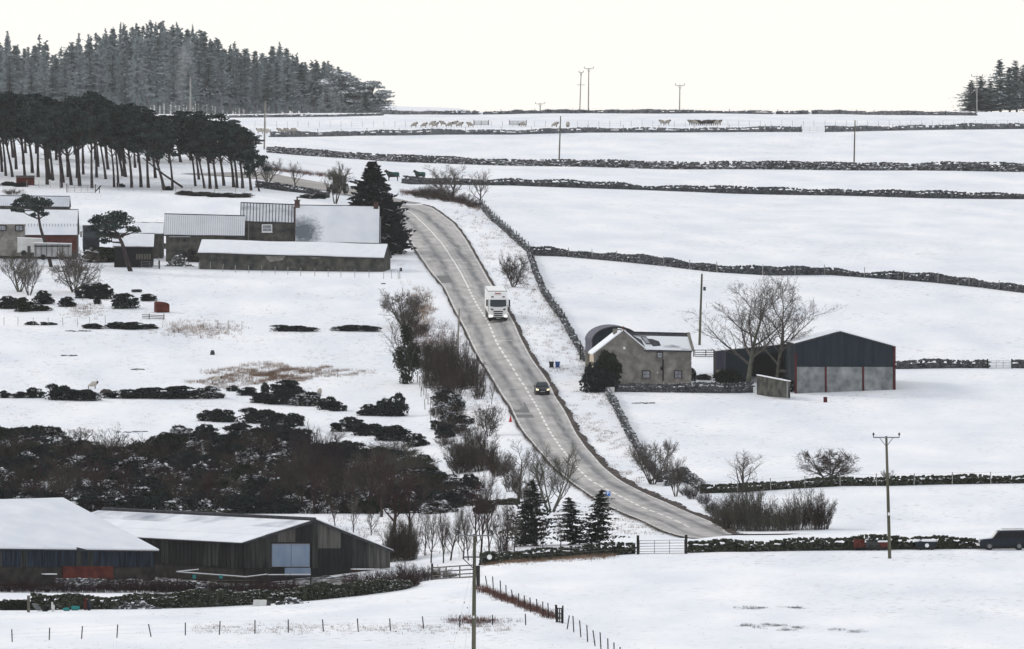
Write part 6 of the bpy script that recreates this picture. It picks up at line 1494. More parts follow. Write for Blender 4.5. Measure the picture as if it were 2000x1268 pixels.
# ---- the barns in the valley bottom
# first barn: slate blue boards, big white roof
A = P(-170, 1072, 1117.3); B = P(303, 1078, 1137); u = Vector((B.x - A.x, B.y - A.y, 0)).normalized(); v = Vector((-u.y, u.x, 0))
t = Thing('cattle_barn', 'barn with a huge plain white roof over slate blue boards', 'barn', (B.x, B.y, gz(B.x, B.y)))
RB = P(120, 977, 1149.5); RA = RB + (A - B)
k_ = (RB.z - B.z) / 15.0; RA.z = RB.z
def thick(mb, q, t_=.14): mb.slab(q, Vector((0, 0, t_)))
mb = MB(); thick(mb, [A - v * .3, B - v * .3 + u * .2, RB + u * .2, RA], .12); t.part('roof', mb, M['slate'])
mb = MB(); thick(mb, [A - v * .36 + Vector((0, 0, .13)), B - v * .36 + u * .22 + Vector((0, 0, .13)), RB + u * .22 + Vector((0, 0, .13)), RA + Vector((0, 0, .13))], .14); t.part('roof_snow', mb, M['roof_snow'])
bw = v * ((RB - B).dot(v)); C2 = RB + bw; D2 = RA + bw; C2.z = B.z; D2.z = B.z
mb = MB(); thick(mb, [RB + u * .2, C2 + u * .2, D2, RA], .26); t.part('rear_roof', mb, M['snow'])
mb = MB(); mb.slab([Vector((B.x, B.y, B.z - 4)), B, RB, C2, Vector((C2.x, C2.y, B.z - 4))], -u * .2); t.part('gable_wall', mb, M['barn_board_dark'])
pl = Plane(A, B)
x = -60.0; i = 0; rb_ = random.Random(4)
while x < 300:
    w_ = rb_.uniform(9, 13); mb = MB(); pl.rect(mb, x, 1075, min(x + w_ - .35, 301), 1107 + rb_.uniform(-1, 1.5), .05 + rb_.uniform(0, .04)); t.part('board', mb, M['blue_board'] if rb_.random() < .8 else M['barn_board']); x += w_; i += 1
mb = MB(); mb.slab([pl.pt(-170, 1075), pl.pt(301, 1075), pl.pt(301, 1145), pl.pt(-170, 1145)], -pl.n * .25); t.part('back_board', mb, M['interior_shade'])
x = -60.0
while x < 300:
    w_ = rb_.uniform(38, 52); mb = MB(); pl.rect(mb, x, 1108.5, min(x + w_ - .5, 301), 1140, .06); t.part('base_panel', mb, M['barn_base']); x += w_
mb = MB(); pl.rect(mb, 121, 1106, 219, 1131, .16, .02); rd = t.part('red_door', mb, M['rust'])
for x in (145, 170, 194): mb = MB(); pl.rect(mb, x, 1106, x + 1.2, 1131, .04, .19); t.part('rib', mb, M['rust'], parent=rd)
mb = MB(); pl.rect(mb, 80, 1120, 104, 1122, .5, .1); t.part('snowy_ledge', mb, M['snow'])
mb = MB(); q0, q1, q2 = pl.pt(143, 1076, .1), pl.pt(178, 1077, .1), pl.pt(147, 1069, .1); mb.slab([q0, q1, q2], pl.n * .3); t.part('lifted_sheet', mb, M['slate'])
for x in (22, 40): mb = MB(); q = RA.lerp(RB, 1.0) + (A - B).normalized() * ((120 - x) / S(1140)); mb.box((q.x, q.y, q.z + .32), (.45, .3, .12)); t.part('ridge_vent', mb, M['slate'])
# second barn: black boards, pale doors
A = P(475, 1060, 1140); B = P(762, 1076, 1151); u = Vector((B.x - A.x, B.y - A.y, 0)).normalized(); v = Vector((-u.y, u.x, 0)); Lb = 37.0
ap = P(612, 1017, 1145.4)
t = Thing('timber_barn', 'weathered black boarded barn with pale blue double doors', 'barn', (A.x, A.y, gz(A.x, A.y)))
pl = Plane(A, B)
topb = lambda x: float(np.interp(x, [475, 612, 640, 762], [1060, 1017, 1022.5, 1076]))
mb = MB(); mb.slab([pl.pt(475, 1150), pl.pt(762, 1128), pl.pt(762, 1076.5), pl.pt(612, 1018), pl.pt(475, 1060.5)], -pl.n * .25); t.part('back_board', mb, M['interior_shade'])
mats_ = {0: 'barn_board', 1: 'barn_board_light', 2: 'barn_board_dark'}
x = 477.0; i = 0
sheets = []
while x < 760: sheets.append(x); x += rb_.uniform(9.5, 12)
sheets.append(761.0)
for xa, xb in zip(sheets[:-1], sheets[1:]):
    xm = (xa + xb) / 2
    tiers = [(topb, 1110)]
    if 527 < xm < 606: tiers = [(topb, 1061)]
    elif 618 < xm < 664: tiers = [(topb, 1071), (1072, 1122)]
    elif xm > 664: tiers = [(topb, 1112)]
    for ti, (ra, rb2) in enumerate(tiers):
        key = 0
        if 537 < xm < 580: key = 1
        if 580 < xm < 612: key = 2
        if 618 < xm < 662 and ti == 0: key = 1
        if 618 < xm < 684 and ti == 1: key = 2
        if 662 < xm < 684: key = 2
        if xm > 724: key = 1
        mb = MB(); o = rb_.uniform(0, .05)
        if callable(ra): q = [(xa, rb2), (xb - .3, rb2), (xb - .3, ra(xb) + 1), (xa, ra(xa) + 1)]
        else: q = [(xa, rb2), (xb - .3, rb2), (xb - .3, ra), (xa, ra)]
        if callable(ra) and xa < 612 < xb: q.insert(3, (612, 1018))
        pl.poly(mb, q, .05 + o); t.part('board', mb, M[mats_[key]])
for (xa, xb) in ((530, 566.3), (567.3, 603)):
    mb = MB(); pl.rect(mb, xa, 1062, xb, 1107, .08, .08); dr_ = t.part('door', mb, M['door_blue'])
    mb = MB(); pl.rect(mb, xa + .3, 1062.3, xb - .3, 1063.2, .04, .165); pl.rect(mb, xa + .3, 1106, xb - .3, 1106.8, .04, .165); t.part('rail', mb, M['grey_paint'], parent=dr_)
mb = MB(); pl.rect(mb, 527, 1059, 607, 1061, .2, .05); t.part('door_track', mb, M['black'])
mb = MB(); pl.rect(mb, 555, 1109, 605, 1125, .08, .06); t.part('lower_panel', mb, M['door_blue'])
mb = MB(); pl.rect(mb, 529, 1109, 554, 1125, .03, .0); t.part('opening_shade', mb, M['black'])  # flat black panel standing in for a shaded opening
x = 478.0
while x < 528: mb = MB(); pl.rect(mb, x, 1111, x + 24, 1140, .07, .0); t.part('base_panel', mb, M['barn_base']); x += 25
mb = MB(); pl.rect(mb, 606, 1123, 684, 1140, .07); t.part('base_panel', mb, M['barn_base'])
mb = MB(); pl.rect(mb, 684, 1113, 760, 1130, .05); t.part('snowy_ledge', mb, M['red_grass'])
mb = MB(); pl.rect(mb, 684, 1110.5, 742, 1112.5, .4, .05); t.part('snowy_ledge', mb, M['snow'])
bk_ = v * Lb
# roof: camera side slope, other slope, fibre cement sheets with lapped joints
E0 = A - v * .3 - Vector((0, 0, .02)); R0 = ap - v * .3; E1 = A + bk_ ; R1 = ap + bk_; E0 = E0 - u * .35 - Vector((0, 0, .1))
E1 = E1 - u * .35 - Vector((0, 0, .1))
mb = MB(); mb.slab([E0, R0, R1, E1], Vector((0, 0, .1))); t.part('roof', mb, M['slate'])
pt_, n_ = slope_frame(E0, E1, R1, R0)
for j in range(3):
    mb = MB(); v0_, v1_ = j / 3 * .93 + .0, (j + 1) / 3 * .93 + .005
    mb.slab([pt_(.002, v0_) + Vector((0, 0, .11 + .03 * (j % 2))), pt_(1, v0_) + Vector((0, 0, .11 + .03 * (j % 2))), pt_(1, v1_) + Vector((0, 0, .11)), pt_(.002, v1_) + Vector((0, 0, .11))], Vector((0, 0, .05))); t.part('roof_snow', mb, M['thin_snow'] if j == 2 else M['roof_snow'])
B2 = B + u * .35 - Vector((0, 0, .15)); mb = MB(); mb.slab([R0, B2 - v * .3, B2 + bk_, R1], Vector((0, 0, .14))); t.part('rear_roof', mb, M['slate'])
mb = MB(); mb.slab([R0 + u * .1 + Vector((0,0,.15)), B2 - v * .1 + Vector((0,0,.15)), B2 + bk_ + Vector((0,0,.15)), R1 + u * .1 + Vector((0,0,.15))], Vector((0, 0, .1))); t.part('rear_roof_snow', mb, M['snow'])
mb = MB(); mb.tube([R0 + Vector((0, 0, .18)), R1 + Vector((0, 0, .18))], .17, 5); t.part('ridge', mb, M['slate'])
mb = MB(); mb.slab([pl.pt(474, 1060, .3), pl.pt(612, 1016.5, .3), pl.pt(612, 1020, .3), pl.pt(474, 1063, .3)], pl.n * .06); mb.slab([pl.pt(612, 1016.5, .3), pl.pt(764, 1076, .3), pl.pt(764, 1079.5, .3), pl.pt(612, 1020, .3)], pl.n * .06); t.part('bargeboard', mb, M['slate'])
# its long open side
ps = Plane(A, A + bk_); gA = gz(A.x, A.y) - .6
mb = MB(); mb.slab([Vector((A.x, A.y, gA)), A, A + bk_, Vector((A.x + bk_.x, A.y + bk_.y, gA))], u * .2); t.part('side_wall', mb, M['barn_board_dark'])
nb = 34
for i in range(nb):
    a, c = A + bk_ * (i / nb * .62 + .003), A + bk_ * ((i + .92) / nb * .62); kk = 'barn_board_dark' if rb_.random() < .7 else 'barn_board'
    mb = MB(); lo = A.z - 2.5 + rb_.uniform(-.1, .1); mb.slab([Vector((a.x, a.y, lo)), Vector((c.x, c.y, lo)), Vector((c.x, c.y, A.z - .12)), Vector((a.x, a.y, A.z - .12))], -u * (.05 + rb_.uniform(0, .04))); t.part('board', mb, M[kk])
mb = MB(); mb.slab([Vector((A.x, A.y, A.z - 2.7)), A + Vector((0, 0, -3.9)), A + bk_ * .62 + Vector((0, 0, -3.9)), A + bk_ * .62 + Vector((0, 0, -2.7))], -u * .08); t.part('base_panel', mb, M['barn_base'])
mb = MB(); C2 = B + bk_; D2 = A + bk_; mb.slab([Vector((C2.x, C2.y, gA)), C2, R1 + Vector((0, 0, -.1)), D2, Vector((D2.x, D2.y, gA))], v * .2); mb.slab([Vector((B.x, B.y, gA)), B, C2, Vector((C2.x, C2.y, gA))], -u * .2); t.part('rear_wall', mb, M['barn_board_dark'])
# snow lined rail fence in the barn yard
pr_ = Plane(P(345, 1130, 1112), P(608, 1133, 1112)); b = pr_.pt(345, 1135)
t = Thing('yard_rail', 'snow lined yard rail in front of the black boarded barn', 'rail fence', b)
for (xa, ra, xb, rb2) in ((344,1117,388,1112.5),(344,1117,480,1127),(480,1127,522,1122),(523,1123,607,1122.5)):
    mb = MB(); mb.slab([pr_.pt(xa, ra), pr_.pt(xb, rb2), pr_.pt(xb, rb2 + 1.8), pr_.pt(xa, ra + 1.8)], pr_.n * .12); rl = t.part('rail', mb, M['wood'])
    mb = MB(); mb.slab([pr_.pt(xa, ra - 1.4, -.02), pr_.pt(xb, rb2 - 1.4, -.02), pr_.pt(xb, rb2, -.02), pr_.pt(xa, ra, -.02)], pr_.n * .18); t.part('rail_snow', mb, M['snow'], parent=rl)
for x in (346, 400, 461, 522, 607): mb = MB(); pr_.rect(mb, x - 1.4, 1124, x + 1.4, 1150, .14, -.15); t.part('post', mb, M['post_dark'])
for k_ in range(2): mb = MB(); pr_.rect(mb, 405, 1133 + k_ * 5, 505, 1134.6 + k_ * 5, .08, -.1); t.part('rail', mb, M['wood'])
for x in (376, 428):
    mb = MB(); pr_.rect(mb, x, 1123, x + 7, 1130, .15, .02); single('feed_bucket', mb, M['teal'], 'teal bucket hooked on the yard rail %s' % ('near its corner' if x < 400 else 'farther along'), 'bucket')
b = G(56, 1196); mb = MB(); s = b.y / F; mb.box((b.x, b.y - .3, b.z + 15 * s), (5.5 * s, .28, 36 * s)); single('gatepost', mb, M['wood'], 'tall square gatepost at the end of the long mossy wall', 'post')
b = G(934, 1146); mb = MB(); s = b.y / F; mb.box((b.x, b.y + .1, b.z + 20 * s), (7 * s, .3, 42 * s)); single('corner_post', mb, M['post_dark'], 'stout dark corner post where wire and rail fences meet', 'post')
# ------------------------------------------------------------------ power poles
def power_pole(px_t, r_t, px_b, r_b, label, m_=None, r=.15, arm=1.3, arm_m=None, D=None, ins=True, arms=1, group=None, stays=None):
    b = G(px_b, r_b) if D is None else Vector(((px_b - CX) * D / F, D, gz((px_b - CX) * D / F, D)))
    tp = P(px_t, r_t, b.y); t = Thing('power_pole', label, 'power pole', b, group)
    mb = MB(); mb.tube([b - Vector((0, 0, .5)), b.lerp(tp, .5), tp], [r * 1.15, r, r * .75], 8); t.part('pole_shaft', mb, m_ or M['pole'])
    am = arm_m or M['metal']
    if arm:
        z = tp.z - .12
        mb = MB(); mb.box((tp.x, tp.y - r, z), (arm * 2, .1, .11)); a = t.part('crossarm', mb, am)
        for s_ in (-1, 1):
            mb = MB(); mb.tube([(tp.x + s_ * arm * .5, tp.y - r, z - .05), (tp.x + s_ * r * .6, tp.y - r, z - .75)], .035, 4); t.part('brace', mb, am)
            if ins:
                mb = MB(); x = tp.x + s_ * arm * .97; mb.tube([(x, tp.y - r, z + .04), (x, tp.y - r, z + .2), (x, tp.y - r, z + .26), (x, tp.y - r, z + .45)], [.04, .04, .12, .06], 7); t.part('insulator', mb, M['metal_dark'])
    return t, b, tp
t, b, tp = power_pole(927, 1043, 925, 1290, 'nearest power pole, cut off by the bottom of the frame', r=.16, arm=1.35)
z_ = zrow(1088, b.y)
mb = MB(); mb.box((b.x + .1, b.y - .2, z_), (2.3, .09, .1)); t.part('lower_arm', mb, M['metal_dark'])
for x in (-1.05, 1.25): mb = MB(); mb.tube([(b.x + x - .0, b.y - .36, z_), (b.x + x, b.y - .22, z_)], [.2, .2], 10); t.part('white_insulator', mb, M['white'])
mb = MB(); mb.tube([(b.x - .9, b.y - .2, z_ - .05), (b.x, b.y - .2, z_ - .9)], .04, 4); t.part('brace', mb, M['metal_dark'])
mb = MB(); mb.box((b.x, b.y - .17, zrow(1205, b.y)), (.14, .04, .2)); t.part('number_plate', mb, M['white'])
for (xa, ra, xb, rb2) in ((915,1140,884,1268),(921,1150,908,1268)):
    mb = MB(); mb.tube([P(xa + 8, ra - 60, b.y), P(xa, ra, b.y - 4), P(xb, rb2, b.y - 16)], .008, 3); st = t.part('stay_wire', mb, M['metal'])
    mb = MB(); q = P(xa - 8, ra + 36, b.y - 7); mb.tube([q, q - Vector((0, 0, .1))], .035, 6); t.part('stay_insulator', mb, M['metal_dark'], parent=st)
t, b, tp = power_pole(1731, 852, 1738, 1091, 'tall power pole standing in the nearest field before the jeep wall', r=.15, arm=1.25)
mb = MB(); mb.box((b.x - .1, b.y - .16, zrow(1004, b.y)), (.2, .05, .28)); t.part('number_plate', mb, M['white'])
power_pole(1371, 535, 1366, 674, 'power pole touching the crown of the great leafless tree', r=.16, arm=0)
q = P(1376, 564, 1500); mb = MB()
pb = [o for o in COL.objects if o.get('label') == 'power pole touching the crown of the great leafless tree'][0]
mb.box((q.x * pb.location.y / 1500, pb.location.y - .25, zrow(564, pb.location.y)), (.35, .35, .5)); me = mb.mesh('transformer', M['metal_dark'], pb.location); obj('transformer', me, pb)
power_pole(897, 603, 893, 706, 'pole without a crossarm in the roadside thicket', M['pole_pale'], r=.13, arm=0)
power_pole(372, 150, 372, 236, 'pale pole standing out against the hazy spruce wood', M['post_pale'], r=.2, arm=1.4, D=2050)
power_pole(518, 198, 516, 292, 'power pole just past the end of the pine stand', M['pole_pale'], r=.15, arm=0)
power_pole(1095, 227, 1092, 313, 'power pole rising from the double walled track', M['pole'], r=.13, arm=0)
power_pole(1670, 235, 1668, 321, 'power pole near the far end of the double walled track', M['pole'], r=.13, arm=0)
power_pole(1150, 133, 1149, 218, 'taller of the twin poles on the skyline', M['pole_pale'], r=.14, arm=1.1, D=2680)
t, b, tp = power_pole(1135, 141, 1132, 218, 'shorter of the twin poles on the skyline with two crossarms', M['pole_pale'], r=.13, arm=.5, D=2690)
mb = MB(); mb.box((tp.x, tp.y, zrow(166, 2690)), (2.0, .1, .1)); t.part('crossarm', mb, M['metal'])
power_pole(1328, 166, 1327, 219, 'lone crossarm pole on the open skyline', M['pole_pale'], r=.14, arm=1.1, D=2680)
power_pole(1055, 202, 1055, 224, 'pole top just showing over the skyline wall', M['pole_pale'], r=.16, arm=1.3, D=3000)
power_pole(1908, 148, 1908, 228, 'pole standing in front of the skyline clump of spruces', M['post_pale'], r=.13, arm=1.3, D=2560)

# ------------------------------------------------------------------ vehicles
def road_dir(row, f):
    i = idx_at_row(row); off = (dr[i] if f > 0 else dl[i]) * abs(f); p = road_pt(i, off); a, b_ = road_pt(i - 4, off), road_pt(i + 4, off)
    d = (b_ - a).normalized()                      # cL runs downhill, towards the camera
    return p, d
def basis(p, fwd):
    fwd = fwd.normalized(); rt = fwd.cross(Vector((0, 0, 1))).normalized(); up = rt.cross(fwd)
    m = Matrix((rt, fwd, up)).transposed(); return m.to_euler()
def wheel(t, x, y, r, w, parent=None):
    mb = MB(); mb.tube([(x - w / 2, y, r), (x - w * .4, y, r), (x + w * .4, y, r), (x + w / 2, y, r)], [r * .9, r, r, r * .9], 16); o = t.part('wheel', mb, M['rubber'])
    mb = MB(); s = 1 if x > 0 else -1; mb.tube([(x + s * w * .45, y, r), (x + s * (w * .5 + .02), y, r)], r * .55, 12); t.part('rim', mb, M['metal'], parent=o)
def lorry(label, loc, rot, paint, trailer=True, length=11.5, lamps=True, name='lorry', cat='lorry'):
    t = Thing(name, label, cat, loc, rot=rot)
    hw = 1.25
    prof = [(0.0, .55), (.04, 1.2), (0.0, 1.95), (-.1, 2.15), (-.38, 3.02), (-.55, 3.2), (-1.5, 3.85), (-2.3, 3.9), (-2.3, .6)]
    def ring(x, ins): return [(x, y - (ins if 0 < i < 6 else 0), z) for i, (y, z) in enumerate(prof)]
    mb = MB(); mb.loft([ring(-hw, .22), ring(-hw + .16, .04), ring(0, 0), ring(hw - .16, .04), ring(hw, .22)]); t.part('cab', mb, paint, smooth=False)
    q = lambda z: np.interp(z, [1.95, 2.15, 3.02], [0.0, -.1, -.38])
    mb = MB(); z0, z1 = 2.12, 2.98
    mb.slab([(-1.08, q(z0) + .01, z0), (-.5, q(z0) + .05, z0 - .1), (.5, q(z0) + .05, z0 - .1), (1.08, q(z0) + .01, z0), (1.06, q(z1) + .02, z1), (-1.06, q(z1) + .02, z1)], (0, .05, .02)); t.part('windscreen', mb, M['glass'])
    mb = MB(); mb.slab([(-1.1, -.3, 3.0), (1.1, -.3, 3.0), (1.1, -.36, 3.2), (-1.1, -.36, 3.2)], (0, .18, -.02)); t.part('sun_visor', mb, paint)
    for x in (-.75, .75): mb = MB(); mb.box((x, -.68, 3.34), (.3, .12, .16)); t.part('roof_lamp', mb, M['metal_dark'])
    mb = MB(); mb.slab([(-.42, -1.13, 3.7), (.42, -1.13, 3.7), (.42, -1.25, 3.81), (-.42, -1.25, 3.81)], (0, .06, .05)); t.part('name_strip', mb, M['faded_red'] if paint is M['white'] else M['metal_dark'])
    for i in range(3): mb = MB(); w_ = .62 - .04 * i; mb.box((0, .06, 1.42 - i * .27), (w_ * 2, .06, .13)); t.part('grille_slat', mb, M['black'])
    for x in (-1, 1):
        mb = MB(); mb.slab([(x * .6, .06, 1.68), (x * .98, .02, 1.86), (x * .98, .02, 1.66), (x * .72, .06, 1.58)], (0, .05, 0)); t.part('air_vent', mb, M['black'])
        mb = MB(); mb.box((x * 1.0, .06, .78), (.4, .1, .24)); h = t.part('headlight', mb, M['headlamp'] if lamps else M['glass'])
        mb = MB(); mb.tube([(x * 1.28, -.25, 3.0), (x * 1.5, -.1, 2.95)], .03, 4); mb.box((x * 1.5, -.12, 2.55), (.22, .16, .85)); t.part('mirror', mb, M['black'])
        wheel(t, x * 1.02, -1.35, .5, .34)
        mb = MB(); mb.slab([(x * 1.25, -.5, 1.35), (x * 1.25, -1.5, 1.35), (x * 1.25, -1.5, 2.9), (x * 1.25, -.75, 2.9)], (x * .02, 0, 0)); t.part('side_window', mb, M['glass'])
    mb = MB(); mb.slab([(-1.24, .02, .3), (1.24, .02, .3), (1.24, .02, .62), (.8, .1, .66), (-.8, .1, .66), (-1.24, .02, .62)], (0, .1, 0)); mb.box((0, -.5, .4), (2.4, .9, .3)); t.part('bumper', mb, M['black'])
    mb = MB(); mb.box((0, .16, .5), (.52, .03, .12)); t.part('number_plate', mb, M['plate'])
    if trailer:
        y0, y1 = -2.75, -2.75 - length
        mb = MB(); mb.loft([[(-1.28, y, 1.05), (1.28, y, 1.05), (1.28, y, 3.98), (-1.28, y, 3.98)] for y in (y0, y1)]); bd = t.part('cargo_box', mb, M['white'])
        mb = MB()
        for x in (-1.28, 1.28): mb.box((x, (y0 + y1) / 2, 3.98), (.06, length, .08)); mb.box((x, (y0 + y1) / 2, 1.1), (.06, length, .1))
        mb.box((0, y0 + .02, 3.98), (2.6, .06, .09)); t.part('edge_rail', mb, M['grey_paint'], parent=bd)
        mb = MB(); mb.box((0, (y0 + y1) / 2, .9), (1.0, length, .25)); t.part('chassis', mb, M['black'])
        for x in (-1.25, 1.25):
            mb = MB(); mb.slab([(x, y0 - 1.5, .4), (x, y0 - 5.5, .4), (x, y0 - 5.5, .95), (x, y0 - 1.5, .95)], (.03, 0, 0)); t.part('side_guard', mb, M['metal_dark'])
            for y in (y1 + 1.2, y1 + 2.5, y1 + 3.8): wheel(t, x * .84, y, .5, .34)
            wheel(t, x * .84, -4.2, .5, .4)
        for y in (y0 - .2,): mb = MB(); mb.tube([(-1.4, -2.5, 1.2), (-1.75, -2.9, 2.0)], .05, 4); t.part('exhaust_bracket', mb, M['metal_dark'])
    return t
# the descending lorry: nose at row 630, centred in the uphill lane
i_ = idx_at_row(628)
pf = G(973, 631); pb_ = G(955, 607) 
fw = (pf - pb_)
_, dd = road_dir(628, .5); 
loc = pf + Vector((0, 0, .13)); lorry('white articulated lorry coming down the hill with its headlights on', loc, basis(loc, dd), M['white'])
def car(label, loc, rot, paint, lamps, name='car'):
    t = Thing(name, label, 'car', loc, rot=rot)
    def sec(y, hw, z0, z1, r=.12): return [(-hw, y, z0), (hw, y, z0), (hw, y, z1 - r), (hw - r * 1.3, y, z1), (-hw + r * 1.3, y, z1), (-hw, y, z1 - r)]
    mb = MB(); mb.loft([sec(.0, .72, .3, .62), sec(-.12, .84, .22, .74), sec(-.5, .9, .2, .86), (sec(-1.25, .9, .2, .98)), sec(-2.6, .9, .2, 1.0), sec(-3.7, .88, .22, 1.0), sec(-4.15, .8, .3, .95)]); t.part('body', mb, paint)
    mb = MB(); mb.loft([[(-.8, -1.1, .96), (.8, -1.1, .96), (.76, -1.12, .98), (-.76, -1.12, .98)], [(-.8, -1.3, .95), (.8, -1.3, .95), (.75, -1.35, 1.1), (-.75, -1.35, 1.1)], [(-.84, -1.95, .95), (.84, -1.95, .95), (.6, -1.95, 1.46), (-.6, -1.95, 1.46)], [(-.84, -3.2, .95), (.84, -3.2, .95), (.58, -3.2, 1.46), (-.58, -3.2, 1.46)], [(-.8, -4.0, .95), (.8, -4.0, .95), (.6, -3.85, 1.1), (-.6, -3.85, 1.1)]]); t.part('roof', mb, paint)
    mb = MB(); mb.slab([(-.72, -1.2, 1.02), (.72, -1.2, 1.02), (.57, -1.88, 1.44), (-.57, -1.88, 1.44)], (0, .03, .03)); t.part('windscreen', mb, M['glass'])
    for x in (-1, 1):
        mb = MB(); mb.slab([(x * .82, -1.45, 1.02), (x * .82, -3.3, 1.02), (x * .63, -3.1, 1.4), (x * .63, -1.95, 1.4)], (x * .02, 0, .01)); t.part('side_window', mb, M['glass'])
        mb = MB(); mb.slab([(x * .5, -.02, .58), (x * .8, -.12, .6), (x * .84, -.3, .78), (x * .55, -.16, .74)], (0, .06, .02)); t.part('headlight', mb, lamps)
        mb = MB(); mb.box((x * 1.0, -1.35, 1.06), (.2, .12, .14)); t.part('mirror', mb, paint)
        for y in (-.8, -3.4): wheel(t, x * .8, y, .32, .22)
    mb = MB(); mb.box((0, .02, .45), (.52, .03, .11)); t.part('number_plate', mb, M['plate'])
    mb = MB(); mb.box((0, 0, .32), (1.1, .06, .14)); t.part('grille', mb, M['black'])
    return t
pf = G(1060, 774); _, dd = road_dir(772, .5); loc = pf + Vector((0, 0, .13))
car('small dark blue car driving downhill ahead of the lorry with yellow headlights', loc, basis(loc, dd), M['navy_dark'], M['headlamp_warm'])
# parked jeep in profile, nose to the left
b = G(1958, 1074); t = Thing('parked_jeep', 'dark blue jeep with snow on its bonnet parked along the mossy wall', 'jeep', b, rot=(0, 0, math.radians(4)))
prof = [(-2.25, .35), (-2.3, .75), (-2.15, 1.0), (-1.05, 1.12), (-.55, 1.78), (-.3, 1.86), (2.2, 1.9), (2.35, 1.0), (2.35, .4)]
def sy(ins): return [(x * (1 - ins * .02), z - (ins * .05 if z > 1.2 else 0)) for x, z in prof]
mb = MB(); mb.loft([[(x, y, z) for x, z in sy(abs(k_))] for y, k_ in ((-.9, 1), (-.8, 0), (.8, 0), (.9, 1))]); t.part('body', mb, M['navy'])
for x0, x1, xt0, xt1 in ((-.88, -.05, -.5, -.05), (.02, .85, .02, .85), (.95, 2.1, .95, 2.05)):
    mb = MB(); mb.slab([(x0, -.91, 1.14), (x1, -.91, 1.14), (xt1, -.89, 1.68), (xt0, -.89, 1.68)], (0, -.02, 0)); t.part('side_window', mb, M['black'])
mb = MB(); mb.slab([(-1.02, -.78, 1.15), (-1.02, .78, 1.15), (-.58, .74, 1.76), (-.58, -.74, 1.76)], (-.03, 0, .02)); t.part('windscreen', mb, M['white_dirty'])
mb = MB(); mb.slab([(-2.2, -.84, 1.02), (-1.08, -.84, 1.14), (-1.08, .84, 1.14), (-2.2, .84, 1.02)], (0, 0, .12)); mb.slab([(-.3, -.78, 1.88), (2.1, -.78, 1.92), (2.1, .78, 1.92), (-.3, .78, 1.88)], (0, 0, .09)); t.part('snow_cover', mb, M['snow'])
for x in (-1.35, 1.5):
    mb = MB(); mb.tube([(x, -.95, .38), (x, -.72, .38)], .38, 18); o = t.part('wheel', mb, M['rubber']); mb = MB(); mb.tube([(x, -.98, .38), (x, -.94, .38)], .2, 12); t.part('rim', mb, M['metal'], parent=o)
    mb = MB(); mb.tube([(x, .72, .38), (x, .95, .38)], .38, 18); o = t.part('wheel', mb, M['rubber'])
mb = MB(); mb.box((-2.3, -.6, .85), (.1, .35, .25)); t.part('headlight', mb, M['white_dirty']); mb = MB(); mb.box((-2.36, 0, .52), (.15, 1.7, .2)); t.part('bumper', mb, M['white_dirty'])
mb = MB(); mb.box((-.85, -1.02, 1.25), (.12, .18, .18)); t.part('mirror', mb, M['black'])
mb = MB(); 
for y in (-.6, .6): mb.tube([(-.1, y, 2.0), (2.0, y, 2.03)], .03, 5)
t.part('roof_rails', mb, M['white_dirty'])
# rusty baler and navy trailer in front of the mossy wall
b = G(1703, 1075); s = b.y / F; t = Thing('rusty_machine', 'rusty low farm machine lying under snow by the mossy wall', 'farm machine', b)
for nm, x0, x1, z0, z1, m_ in (('bed', -36, 36, .1, .35, 'black'), ('end_box', -36, -14, .3, 1.05, 'rust'), ('mid_frame', -12, 14, .35, .8, 'metal_dark'), ('side_box', 12, 36, .3, .8, 'rust')):
    mb = MB(); mb.box((b.x + (x0 + x1) / 2 * s, b.y, b.z + (z0 + z1) / 2), ((x1 - x0) * s, 1.2, z1 - z0), jit=.04, rnd=rr); t.part(nm, mb, M[m_])
mb = MB(); mb.box((b.x + 22 * s, b.y, b.z + .86), (22 * s, 1.15, .13)); mb.box((b.x - 14 * s, b.y - .2, b.z + .85), (5 * s, .8, .14)); t.part('snow_cover', mb, M['snow'])
for x in (-2, 12): mb = MB(); mb.tube([(b.x + x * s, b.y - .68, b.z + .3), (b.x + x * s, b.y - .5, b.z + .3)], .3, 12); t.part('wheel', mb, M['rubber'])
mb = MB()
for x in (-8, -2, 4, 10): mb.tube([(b.x + x * s, b.y - .5, b.z + .7), (b.x + (x + 4) * s, b.y - .5, b.z + 1.25)], .05, 4)
t.part('tines', mb, M['metal_dark'])
b = G(1808, 1074); s = b.y / F; t = Thing('navy_trailer', 'small navy tub trailer heaped with snow near the tall pole', 'trailer', b)
mb = MB(); mb.loft([[b + Vector((x * s * f, y, z)) for x, y in ((-22, -.7), (22, -.7), (22, .7), (-22, .7))] for f, z in ((.8, .15), (1.0, .8))]); t.part('tub', mb, M['navy'])
mb = MB(); mb.box((b.x + 6 * s, b.y, b.z + .88), (27 * s, 1.3, .2), jit=.04, rnd=rr); mb.box((b.x - 19 * s, b.y - .2, b.z + .85), (11 * s, .9, .3), .0, jit=.08, rnd=rr); t.part('snow_heap', mb, M['snow'])
mb = MB(); mb.tube([(b.x + 2 * s, b.y - .82, b.z + .45), (b.x + 2 * s, b.y - .76, b.z + .45)], .2, 10); t.part('white_mark', mb, M['white'])
for x in (-10, 12): mb = MB(); mb.tube([(b.x + x * s, b.y - .8, b.z + .2), (b.x + x * s, b.y - .62, b.z + .2)], .22, 10); t.part('wheel', mb, M['rubber'])
mb = MB(); mb.tube([(b.x - 14 * s, b.y, b.z + .8), (b.x - 14 * s, b.y, b.z + 1.35)], .05, 5); t.part('handle', mb, M['metal_dark'])
